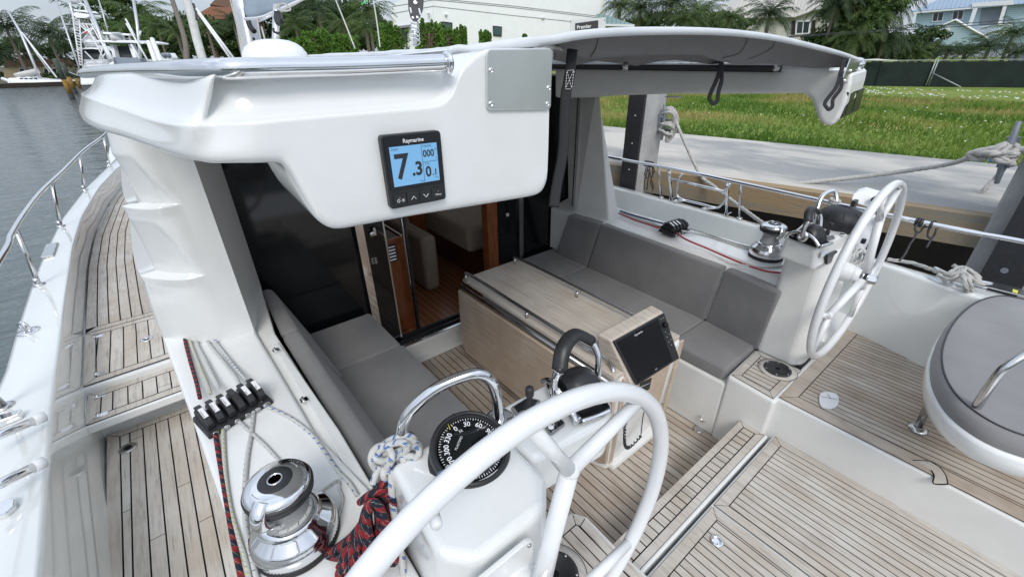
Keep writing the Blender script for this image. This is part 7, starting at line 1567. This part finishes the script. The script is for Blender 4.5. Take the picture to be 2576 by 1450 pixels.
# black lashings on the rail
def lash(px, w, drop, label, ends):
    m = M(); c = [Z(x, y, ZRS) for x, y in px]
    for i, p in enumerate(c):
        m.tube([p+V((cos(a)*.022, .0+i*.001, sin(a)*.022-.002)) for a in [2*pi*k/10 for k in range(10)]], .006, 8, closed=True)
    dd = (c[0]-EYE).dot(FWD)-.02
    for pts in ends: m.tube(cr([D(x, y, dd) for x, y in pts], 5), .0055, 8)
    o = m.build('fender_lashing', 'black_satin', fixn=False); tag(o, label, 'rope', 'black fender lashings')
lash([(1624, 410), (1630, 411), (1636, 412), (1641, 413)], 0, 0, 'black knotted lashing hanging from the side rail near the starboard pillar', [[(1632, 412), (1628, 430), (1622, 450), (1620, 478)], [(1636, 414), (1632, 440), (1627, 478)], [(1640, 414), (1642, 440), (1636, 455), (1642, 475)], [(1640, 412), (1646, 430), (1638, 446), (1644, 470), (1640, 480)], [(1626, 420), (1622, 440), (1630, 448), (1636, 436), (1628, 424)]])
lash([(2306, 556), (2313, 558), (2320, 560), (2344, 565)], 0, 0, 'black knotted lashing hanging from the side rail right of the starboard wheel', [[(2312, 560), (2302, 572), (2306, 584), (2316, 582), (2322, 572), (2340, 566), (2352, 556), (2356, 564), (2354, 582), (2344, 598), (2334, 594), (2336, 578), (2342, 566)], [(2306, 584), (2298, 602), (2290, 612)], [(2352, 588), (2340, 606), (2331, 622)], [(2290, 612), (2276, 640), (2262, 656)]])
# outboard motor hung on the rail, behind the wheel
oc = Z(2180, 528, ZRS); od = (oc-EYE).dot(FWD)
t = thing('outboard_motor', (oc.x+.05, oc.y, ZG+.1), 'small white outboard motor clamped to the side rail behind the starboard wheel', 'outboard motor')
m = M(); a = [D(x, y, od+.02) for x, y in ((2141, 500), (2146, 486), (2172, 480), (2196, 487), (2215, 492), (2226, 500), (2226, 520), (2196, 522), (2180, 522), (2144, 510))]; m.prism(a, V((.14, .02, 0))); part(m, 'cowling', 'white_plastic', t, bevel=.018, seg=4)
m = M(); a = [D(x, y, od+.04) for x, y in ((2178, 522), (2208, 526), (2190, 600), (2168, 645), (2150, 640), (2158, 580))]; m.prism(a, V((.06, .01, 0))); part(m, 'shaft_leg', 'boat_white', t, bevel=.012)
for q_, w1_, h1_, dd_ in (((2148, 514), .03, .028, -.03), ((2200, 500), .03, .012, -.02), ((2214, 550), .02, .02, 0), ((2172, 606), .012, .016, -.01)):
    m = M(); m.obox(D(*q_, od+dd_), (w1_, 0, 0), (0, .012, 0), (0, 0, h1_)); part(m, 'clamp', 'black_plastic', t, bevel=.005)
# coil of white line behind the wheel
m = M(); knot(m, D(2152, 648, 2.62), .06, .0085, 5, 12, (.3, 1, .2)); o = m.build('rope_coil', 'line_white_black', fixn=False); tag(o, 'small coil of white line tucked behind the starboard wheel', 'rope')
# mooring line on the aft cleat
cc = Z(2420, 708, ZG+.03); m = M(); m.tube(cr([Z(2350, 672, ZG+.045), Z(2385, 690, ZG+.05), Z(2450, 706, ZG+.05), Z(2496, 713, ZG+.045)], 5), [.008, .010, .012, .013, .013, .013, .014, .014, .014, .014, .013, .013, .012, .011, .009, .008], 12); m.obox(Z(2420, 704, ZG+.005), V((0, .11, 0)), V((.025, 0, 0)), V((0, 0, .006)))
m.tube([Z(2400, 700, ZG), Z(2400, 697, ZG+.05)], .012, 10); m.tube([Z(2450, 713, ZG), Z(2450, 710, ZG+.05)], .012, 10); yp(m, 'mooring_cleat', 'chrome', 'chrome mooring cleat on the starboard gunwale', fixn=False)
m = M(); k0 = Z(2415, 694, ZG+.055)
for pts in ([(2232, 652, .02), (2290, 660, .02), (2340, 676, .03), (2375, 690, .05), (2392, 684, .07), (2415, 672, .08), (2440, 680, .08), (2466, 700, .06)], [(2360, 690, .05), (2385, 702, .05), (2410, 694, .08), (2430, 676, .1), (2450, 690, .09), (2468, 712, .06)], [(2362, 680, .06), (2390, 692, .07), (2420, 684, .1), (2452, 706, .07), (2475, 716, .05)],
    [(2400, 668, .06), (2420, 690, .09), (2428, 715, .07), (2434, 735, .0), (2450, 748, -.06), (2466, 752, -.12), (2480, 758, -.18)], [(2410, 672, .07), (2432, 692, .09), (2440, 715, .06), (2446, 733, .0), (2462, 744, -.07), (2476, 750, -.13)]):
    m.tube(cr([Z(x, y, ZG+z) for x, y, z in pts], 30), .0105, 16, **RL)
o = m.build('mooring_line', 'rope_plain', fixn=False); tag(o, 'white twisted line made fast in a knot on the aft starboard cleat', 'rope')
# white gate panel at the right edge
m = M(); a = [D(x, y, 3.2) for x, y in ((2576, 618), (2640, 600), (2640, 760), (2520, 742), (2508, 722))]; m.prism(a, V((.05, 0, 0))); 
gp_ = yp(m, 'transom_panel', 'gelcoat', 'white panel at the right edge beyond the mooring cleat', bevel=.01)
m = M(); m.lathe([(.011, 0), (.010, .004), (.004, .004), (0, .002)], D(2528, 718, 3.17), -FWD, 16); part(m, 'screw', 'chrome_satin', gp_, fixn=False)
m = M(); a = [Z(x, y, ZG+.006) for x, y in ((2470, 704), (2560, 726), (2600, 742), (2600, 752), (2480, 722), (2464, 712))]; m.prism(a, (0, 0, .006)); m.prism([Z(x, y, ZG+.013) for x, y in ((2548, 727), (2561, 731), (2559, 738), (2547, 734))], (0, 0, .002), 1); yp(m, 'gunwale_cap_plate', ['chrome_satin', 'mark_yellow'])
# ================================================================== starboard helm seat
ZS2 = 1.02
oc_ = [(2850, 1000), (2790, 880), (2700, 800), (2640, 768), (2576, 752), (2520, 742), (2480, 747), (2440, 764), (2400, 798), (2372, 840), (2357, 885), (2358, 930), (2372, 970), (2398, 1008), (2440, 1045), (2500, 1082), (2576, 1112), (2660, 1130), (2760, 1110), (2830, 1060)]
cpts = cr([Z(x, y, ZS2) for x, y in oc_], 3, True); cpts.append(cpts[0].copy()); cm = sum(cpts, V((0, 0, 0)))/len(cpts)
hs = M(); ctr_ = Z(2590, 930, ZS2)
def off(P, k, dz): return [V((ctr_.x+(p.x-ctr_.x)*k, ctr_.y+(p.y-ctr_.y)*k, p.z+dz)) for p in P]
m = M(); m.grid([off(cpts, 1.01, -.06), off(cpts, 1.02, -.035), off(cpts, 1.0, -.004), off(cpts, .97, .008), off(cpts, .93, .014), off(cpts, .6, .02), off(cpts, .0, .022)])
t = tag(m.build('helm_seat_cushion', 'cushion_grey'), 'rounded grey helm seat cushion at the right edge of the photo', 'cushion')
m = M(); m.tube([p+V((0, 0, .0)) for p in off(cpts, .955, .013)], .0035, 6); part(m, 'piping', 'charcoal_trim', t, fixn=False)
t['_o'] = (0, 0, 0)
for ch in children(t): ch.parent = t; ch.matrix_parent_inverse = Matrix.Translation(-t.location)
m = M(); 
gB_ = off(cpts, 1.06, -.085); m.grid([off(cpts, .8, -.055), off(cpts, .99, -.055), off(cpts, 1.028, -.06), off(cpts, 1.038, -.075), off(cpts, 1.03, -.11), off(cpts, 1.0, -.145), off(cpts, .88, -.18), off(cpts, .3, -.19)]); sh = yp(m, 'starboard_helm_seat', 'gelcoat', 'white moulded helm seat shell under the grey cushion')
a, b = Z(2308, 1078, ZH+.004), Z(2338, 985, ZH+.33); b = V((a.x+.06, a.y+.03, ZH+.4)); m = M(); m.tube([a, X(2340, 978, a.x+.05) if False else b], .0165, 14); m.lathe([(.042, 0), (.042, .005), (.024, .016)], a, n=28); part(m, 'seat_leg', 'chrome_satin', sh, fixn=False)
hb0 = Z(2455, 1032, ZS2-.01); m = M(); m.tube(cr([hb0+V((-.01, -.0, -.04)), D(2452, 1030, (hb0-EYE).dot(FWD)-.01), D(2480, 985, (hb0-EYE).dot(FWD)-.06), D(2515, 935, (hb0-EYE).dot(FWD)-.11), D(2545, 912, (hb0-EYE).dot(FWD)-.13), D(2600, 880, (hb0-EYE).dot(FWD)-.15)], 6), .0145, 16)
m.obox(hb0+V((-.005, 0, -.02)), V((.03, -.02, 0)), V((.01, .02, 0)), V((0, 0, .016))); m.lathe([(.032, 0), (.032, .01), (.02, .016)], hb0+V((0, -.01, -.05)), n=24); part(m, 'seat_handrail', 'chrome_satin', sh, fixn=False)
# ================================================================== mast, boom and rigging
def pxt(px, d, r, n=12, mat='mast_metal', name='x', label=None, flat=None, kk=6, rl=None):
    m = M(); P_ = [D(x, y, d) for x, y in px]; m.tube(cr(P_, kk), rl if rl else r, n, flat=flat); return m
m = pxt([(606, -20), (616, 40), (636, 150), (641, 175)], 5.2, .085, 16, flat=1.35); ms_ = yp(m, 'mast', 'mast_metal', 'white aluminium mast rising behind the radome', fixn=False)
m = pxt([(617, -12), (625, 55), (640, 80)], 5.05, .03, 8); part(m, 'mast_fittings', 'black_plastic', ms_, fixn=False)
m = M(); m.prism([D(x, y, 5.02) for x, y in ((633, 92), (640, 94), (645, 118), (637, 112))], FWD*.02); part(m, 'mast_vent', 'black_gloss', ms_, bevel=.01)
for i, (a, b) in enumerate((((578, -5), (616, 148)), ((583, -5), (619, 148)), ((588, -5), (622, 148)))): m = pxt([a, b], 5.0, .007, 6); part(m, 'halyard', 'line_white_black' if i else 'rope_plain', ms_, fixn=False)
m = M(); m.add([D(x, y, 4.6) for x, y in ((613, -30), (800, -60), (764, 0), (720, 18), (652, 42), (628, 46), (612, 40))]+[D(x, y, 4.9) for x, y in ((613, -30), (800, -60), (764, 0), (720, 18), (652, 42), (628, 46), (612, 40))], [tuple(range(7)), tuple(range(7, 14))[::-1]]+[(i, (i+1) % 7, 7+(i+1) % 7, 7+i) for i in range(7)]); yp(m, 'boom_cover', 'boom_cover', 'grey blue boom and sail cover at the top left centre', bevel=.06, seg=4)
m = pxt([(615, 48), (655, 44), (690, 30), (775, -8)], 4.5, .014, 8); m.tube([D(650, 54, 4.5), D(690, 36, 4.5)], .012, 8); yp(m, 'boom', 'mast_metal', fixn=False)
m = pxt([(696, 14), (693, 110)], 4.3, .03, 10, flat=1.2); vg = yp(m, 'boom_vang', 'mast_metal', fixn=False)
m = M(); m.prism([D(x, y, 4.25) for x, y in ((689, 28), (703, 26), (707, 45), (703, 57), (692, 58), (688, 45))], FWD*.05); m.tube(cr([D(x, y, 4.2) for x, y in ((688, 72), (690, 80), (700, 84), (706, 82))], 4), .012, 8); part(m, 'block', 'black_plastic', vg)
m = M(); m.tube(cr([D(x, y, 4.2) for x, y in ((693, 20), (700, 12), (716, 10), (728, 18), (730, 25), (718, 28), (704, 26), (694, 20), (704, 14))], 5), .008, 8); o = m.build('rope', 'rope_plain', fixn=False); tag(o, 'loops of white line round the boom end above the vang', 'rope')
for a_, b_, lb in (((706, 30), (770, -4), 'straight white line rising to the right from the boom end loops'), ((646, 46), (658, 112), 'left one of two short white lines right of the mast foot'), ((658, 68), (669, 110), 'right one of two short white lines right of the mast foot')):
    m = M(); m.tube([D(*a_, 4.2), D(*b_, 4.2)], .008, 8); o = m.build('rope', 'rope_plain', fixn=False); tag(o, lb, 'rope')
m = pxt([(467, -10), (475, 15), (485, 55), (497, 105), (512, 156)], 7.5, .07, 10, rl=None); o = m.build('furled_headsail', 'sail_wrap', fixn=False); tag(o, 'pale sail wrapped tightly round its stay left of the mast', 'sail')
for a, b in (((494, 22), (592, 152)), ((500, 34), (583, 152))): m = M(); m.tube([D(*a, 6), D(*b, 6)], .016, 6); yp(m, 'shroud_line', 'boat_white', fixn=False)
m = M(); m.tube(cr([D(486, 10, 7.3), D(492, 28, 7.3), D(495, 50, 7.3)], 4), .02, 6); yp(m, 'stay_fitting', 'black_satin', fixn=False)
for pts, lb in (([(842, -6), (868, 58), (893, 122)], 'left one of the two thin white lines slanting up past the canvas roof'), ([(938, -6), (948, 55), (956, 118)], 'right one of the two thin white lines slanting up past the canvas roof')):
    m = pxt(pts, 2.9, .0045, 8); o = m.build('halyard_line', 'line_white_black', fixn=False); tag(o, lb, 'rope')
m = M(); q = [D(x, y, 2.85) for x, y in ((909, 12), (914, 8), (922, 4), (930, -8))]; m.tube(cr(q, 5), .004, 6, flat=.3); o = m.build('streamer', 'mark_green', fixn=False); tag(o, 'tiny green ribbon tied to the right thin white line', 'ribbon')
# mainsheet block and its spring on the roof
bd_ = 2.05
t = thing('mainsheet_block', tuple(D(1045, 108, bd_)), 'black mainsheet block standing on a white coil spring above the canvas roof', 'pulley block')
ol = [(1026, 0), (1030, -25), (1046, -34), (1060, -25), (1066, 0), (1064, 24), (1056, 44), (1048, 54), (1040, 54), (1032, 44), (1027, 22)]
m = M(); m.prism([D(x, y, bd_) for x, y in ol], FWD*.004); m.prism([D(x, y, bd_+.03) for x, y in ol], FWD*.004); part(m, 'cheek', 'black_plastic', t, bevel=.0015)
m = M(); m.lathe([(.030, 0), (.024, .006), (.024, .016), (.030, .022)], D(1046, 6, bd_+.006), FWD, 28); part(m, 'sheave', 'black_satin', t, fixn=False)
m = M(); 
for q, r in (((1045, 7), .0095), ((1039, 45), .006), ((1050, 44), .006)): m.lathe([(r, 0), (r, .002), (r*.75, .003), (r*.5, .001), (0, .001)], D(*q, bd_-.001), -FWD, 20)
part(m, 'pin', 'chrome', t, fixn=False)
m = M(); 
for a, b in (((1054, 22), (1058, 38)), ((1032, 20), (1035, 34))): m.tube([D(*a, bd_-.0005), D(*b, bd_-.0005)], .004, 8)
part(m, 'cheek_slot', 'trim_white', t, fixn=False)
m = M(); T = []; c0_, c1_ = D(1043, 54, bd_+.01), D(1044, 110, bd_+.01)
for i in range(90):
    f = i/89; a = f*2*pi*5.5; c_ = c0_.lerp(c1_, f); r_ = .018+.006*f; T.append(c_+CR*cos(a)*r_+FWD*sin(a)*r_)
m.tube(T, .0022, 6); part(m, 'spring', 'trim_white', t, fixn=False)
m = M(); m.tube([c0_, c1_], .009, 10); m.obox(c0_.lerp(c1_, .25), CR*.013, FWD*.01, CD*.018); part(m, 'shackle', 'chrome_satin', t, fixn=False)
# ================================================================== other boats
def bpoly(m, pts, d, th, mi=0): m.prism([D(x, y, d) for x, y in pts], V((FWD.x, FWD.y, 0)).normalized()*th, mi)
# left sailboat
t = thing('sailboat', tuple(D(80, 218, 78)), 'white sailboat with furled main berthed below the bungalow across the water', 'sailboat')
m = M(); bpoly(m, [(18, 198), (22, 196), (40, 199), (160, 203), (158, 214), (120, 217), (20, 219), (24, 208)], 78, 3.4); part(m, 'hull', 'boat_white', t, bevel=.15)
m = M(); bpoly(m, [(30, 199), (45, 193), (70, 192), (79, 196), (125, 203), (30, 203)], 78.4, 2.2); cbn = part(m, 'cabin', 'boat_white', t, bevel=.1)
m = M(); 
for x in (50, 62, 74, 86): bpoly(m, [(x, 196), (x+7, 196), (x+6, 199.5), (x-1, 199.5)], 78.1, .1)
part(m, 'cabin_window', 'boat_glass', cbn)
m = M(); m.tube([D(101, 197, 79), D(52, 82, 79), D(20, 28, 79)], [.22, .2, .15], 8); part(m, 'mast', 'mast_metal', t, fixn=False)
m = M(); m.tube([D(38, 189, 78.5), D(60, 188, 78.5), D(95, 179, 78.5)], [.3, .55, .45], 8); part(m, 'sail_cover', 'sail_wrap', t, fixn=False)
m = M(); m.tube([D(55, 82, 79), D(142, 194, 79)], .14, 6); m.tube([D(52, 78, 79), D(125, 182, 79)], .06, 4); m.tube([D(6, 198, 78), D(24, 204, 78), D(26, 216, 78)], .3, 6); part(m, 'stay', 'boat_white', t, fixn=False)
# wooden dock pilings left
for (a, b, c, r, lb) in (((140, 150), (183, 249), (166, 216), 5.2, 'leaning wooden piling with orange band in front of the white sailboat, nearest one'), ((158, 160), (191, 235), (175, 205), 4.5, 'wooden piling with orange band just right of the nearest one'), ((176, 175), (202, 222), (192, 205), 3.5, 'small wooden piling beside the fishing boat hull')):
    d = (Z(b[0], b[1], ZW)-EYE).dot(FWD); B = Z(b[0], b[1], ZW); Tp = V((B.x, B.y, vz(B.x, B.y, a[0], a[1]) if False else B.z)); 
    zt2 = ZW
    for k in range(400):
        z = ZW+k*.05
        if proj((B.x, B.y, z))[1] < a[1]: break
    rr_ = r/FD*d; zb_ = ZW
    for k in range(400):
        zm = ZW+k*.05
        if proj((B.x, B.y, zm))[1] < c[1]+8: break
    t = thing('wooden_piling', (B.x, B.y, ZW), lb, 'piling', 'wooden dock pilings'); H3 = z-ZW
    m = M(); m.lathe([(rr_, zm-ZW+.9), (rr_*.95, H3), (rr_*.6, H3+.1), (0, H3+.1)], B, n=12); part(m, 'post', 'wood_pile', t, fixn=False)
    m = M(); m.lathe([(rr_*1.02, zm-ZW-.5), (rr_*1.02, zm-ZW+.9)], B, n=12); part(m, 'band', 'pile_band', t, fixn=False)
    m = M(); m.lathe([(rr_*1.06, -.6), (rr_*1.06, zm-ZW-.5)], B, n=12); part(m, 'sleeve', 'pile_tar', t, fixn=False)
m = M(); m.tube(cr([D(142, 166, 70), D(165, 178, 60), D(196, 190, 45)], 6), .05, 5); o = m.build('mooring_line', 'rope_plain', fixn=False); tag(o, 'thin sagging line from the wooden piling to the fishing boat', 'rope')
# sport fishing boat with tall tower
fd = 34
t = thing('fishing_boat', tuple(D(240, 190, fd)), 'white sport fishing boat with a tall ladder tower left of the hardtop', 'motorboat')
m = M(); bpoly(m, [(206, 163), (260, 158), (290, 163), (300, 210), (200, 215), (200, 190)], fd, 4); part(m, 'hull', 'boat_white', t, bevel=.15)
m = M(); bpoly(m, [(213, 151), (280, 151), (284, 168), (208, 174)], fd-.3, .3); part(m, 'bridge_coaming', 'boat_white', t, bevel=.05)
m = M(); bpoly(m, [(210, 122), (262, 126), (280, 152), (212, 153)], fd, 1.5); part(m, 'enclosure', 'boat_glass', t)
m = M(); bpoly(m, [(192, 122), (230, 119), (292, 126), (290, 129), (230, 123), (192, 125)], fd-.4, 2.5); part(m, 'bridge_roof', 'boat_white', t)
m = M(); m.lathe([(.42, 0), (.40, .35), (.2, .55), (0, .58)], D(231, 118, fd), n=16); bpoly(m, [(214, 120), (222, 113), (250, 116), (256, 122)], fd, 1); part(m, 'radar_dome', 'boat_white', t, fixn=False)
def lad(m, a0, a1, b0, b1, n, r=.05, d=fd-.6):
    m.tube([D(*a0, d), D(*a1, d)], r, 5); m.tube([D(*b0, d), D(*b1, d)], r, 5)
    for k in range(n): f = (k+.5)/n; m.tube([D(a0[0]+(a1[0]-a0[0])*f, a0[1]+(a1[1]-a0[1])*f, d), D(b0[0]+(b1[0]-b0[0])*f, b0[1]+(b1[1]-b0[1])*f, d)], r*.8, 4)
m = M(); lad(m, (182, 35), (201, 165), (199, 40), (208, 168), 18)
for a, b in (((174, 9), (182, 35)), ((174, 9), (211, 11)), ((211, 11), (222, 38)), ((222, 38), (284, 150)), ((216, 60), (262, 150)), ((186, 25), (220, 30)), ((190, 60), (238, 62)), ((204, 105), (236, 70)), ((206, 60), (250, 112)), ((208, 106), (262, 106)), ((212, 152), (286, 152)), ((286, 152), (262, 108)), ((200, 62), (232, 92)), ((196, 90), (236, 68)), ((176, 8), (190, 60)), ((230, 62), (256, 110)), ((262, 108), (250, 150)), ((214, 130), (236, 152)), ((270, 128), (252, 152))): m.tube([D(*a, fd-.6), D(*b, fd-.6)], .05, 5)
part(m, 'tower', 'boat_white', t, fixn=False)
m = M(); bpoly(m, [(182, 35), (190, 31), (222, 36), (224, 42), (214, 46), (192, 45)], fd-.8, 1.2); bpoly(m, [(184, 24), (214, 26), (222, 32), (186, 28)], fd-.8, 1); part(m, 'tower_platform', 'boat_white', t, bevel=.03)
m = M(); m.lathe([(.28, 0), (.28, .3), (.1, .45), (0, .45)], D(190, 8, fd-.6), n=14); part(m, 'tower_dome', 'boat_white', t, fixn=False)
m = M(); m.tube([D(137, -10, fd-2), D(201, 176, fd-2)], .06, 5)
for q in ((160, 70), (173, 100), (187, 137)): m.tube([D(q[0]-8, q[1]-2, fd-2), D(q[0]+6, q[1]+3, fd-2)], .03, 4); m.tube([D(q[0], q[1]-4, fd-2), D(q[0]-1, q[1]+4, fd-2)], .03, 4)
m.tube([D(246, -5, fd), D(258, 30, fd), D(272, 82, fd)], .05, 5)
for q in ((255, 25), (267, 66)): m.tube([D(q[0]-7, q[1]-2, fd), D(q[0]+7, q[1]+2, fd)], .03, 4)
part(m, 'outrigger', 'mast_metal', t, fixn=False)
m = M(); m.tube([D(211, -5, fd-3), D(245, 70, fd-3), D(280, 165, fd-3)], [.12, .11, .10], 8); m.tube([D(335, -5, fd-3), D(345, 60, fd-3), D(355, 160, fd-3)], .10, 8); part(m, 'outrigger_pole', 'mast_metal', t, fixn=False)
m = M(); bpoly(m, [(214, 80), (220, 78), (221, 83), (215, 86)], fd-.8, .02); o = part(m, 'flag', 'flag_red', t)
# centre console boat
cd_ = 26
t = thing('console_boat', tuple(D(310, 190, cd_)), 'white centre console boat with hard T top and a radar bar above it', 'motorboat')
m = M(); bpoly(m, [(272, 158), (300, 150), (355, 152), (380, 170), (380, 220), (270, 220)], cd_, 3); part(m, 'hull', 'boat_white', t, bevel=.1)
m = M(); bpoly(m, [(240, 101), (262, 101), (330, 101), (362, 107), (360, 111), (330, 108), (262, 107), (242, 104)], cd_-.4, 2.2); part(m, 'hard_top', 'boat_white', t, bevel=.05)
m = M(); bpoly(m, [(257, 80), (325, 85), (325, 90), (258, 86)], cd_-.6, .3); rd = part(m, 'radar_bar', 'boat_white', t, bevel=.03)
m = M(); a, b = D(281, 86.6, cd_-.62), D(307, 88.4, cd_-.62); xd = (b-a).normalized(); m.text('GARMIN', a, xd, -CD, (b-a).length*.27, bold=.004, lift=-.01); 
for v in m.v: v -= FWD*.05
part(m, 'radar_lettering', 'boat_grey', rd, fixn=False)
m = M(); m.lathe([(.34, -.1), (.34, .2), (.2, .32), (0, .32)], D(296, 97, cd_-.2), n=16); 
for k in range(5): x = 268+k*14; m.tube([D(x, 90, cd_-.3), D(x+4, 101, cd_-.3)], .05, 5); m.tube([D(266, 94+k*.0, cd_-.3), D(330, 98, cd_-.3)], .04, 5)
part(m, 'rod_rack', 'boat_white', t, fixn=False)
m = M(); bpoly(m, [(276, 112), (284, 112), (292, 145), (284, 145)], cd_, .3); bpoly(m, [(322, 111), (332, 112), (343, 145), (334, 145)], cd_, .3); part(m, 'top_pillar', 'boat_white', t)
m = M(); bpoly(m, [(286, 116), (322, 116), (333, 145), (294, 144)], cd_+.3, .1); part(m, 'windscreen', 'boat_glass', t)
m = M(); bpoly(m, [(284, 144), (352, 147), (356, 166), (286, 166)], cd_-.5, .6); part(m, 'seat_cover', 'boat_grey', t, bevel=.04)
m = M()
for a, b in (((262, 110), (282, 150)), ((255, 105), (278, 150)), ((318, 60), (375, 158)), ((330, 112), (352, 150)), ((316, 48), (340, 92)), ((354, 78), (350, 92))): m = M(); m.tube([D(*a, cd_-.8), D(*b, cd_-.8)], .05, 5); part(m, 'frame_tube', 'boat_white', t, fixn=False)
for i, (a, b) in enumerate((((373, 103), (392, 157)), ((382, 96), (405, 156)))):
    m = M(); m.tube([D(*a, 16), D(a[0]+(b[0]-a[0])*.04, a[1]+3, 16), D(*b, 16), D(b[0]+8, b[1]+40, 16)], [.05, .075, .085, .085], 12); o = m.build('dock_pole', 'boat_white', fixn=False); tag(o, ['shorter left one of the two white capped dock poles', 'taller right one of the two white capped dock poles'][i], 'pole')
t = thing('outboard_engines', tuple(D(416, 160, 22)), 'pair of grey outboard engines beside the white dock poles', 'outboard motor')
for x in (404, 416): m = M(); bpoly(m, [(x, 136), (x+8, 133), (x+16, 145), (x+14, 156), (x+2, 156)], 22, .5); m.ball(D(x+8, 139, 21.9), .12, 1, 10); part(m, 'engine_cowl', ['boat_white', 'boat_grey'], t, bevel=.05)
bpy.context.view_layer.update()
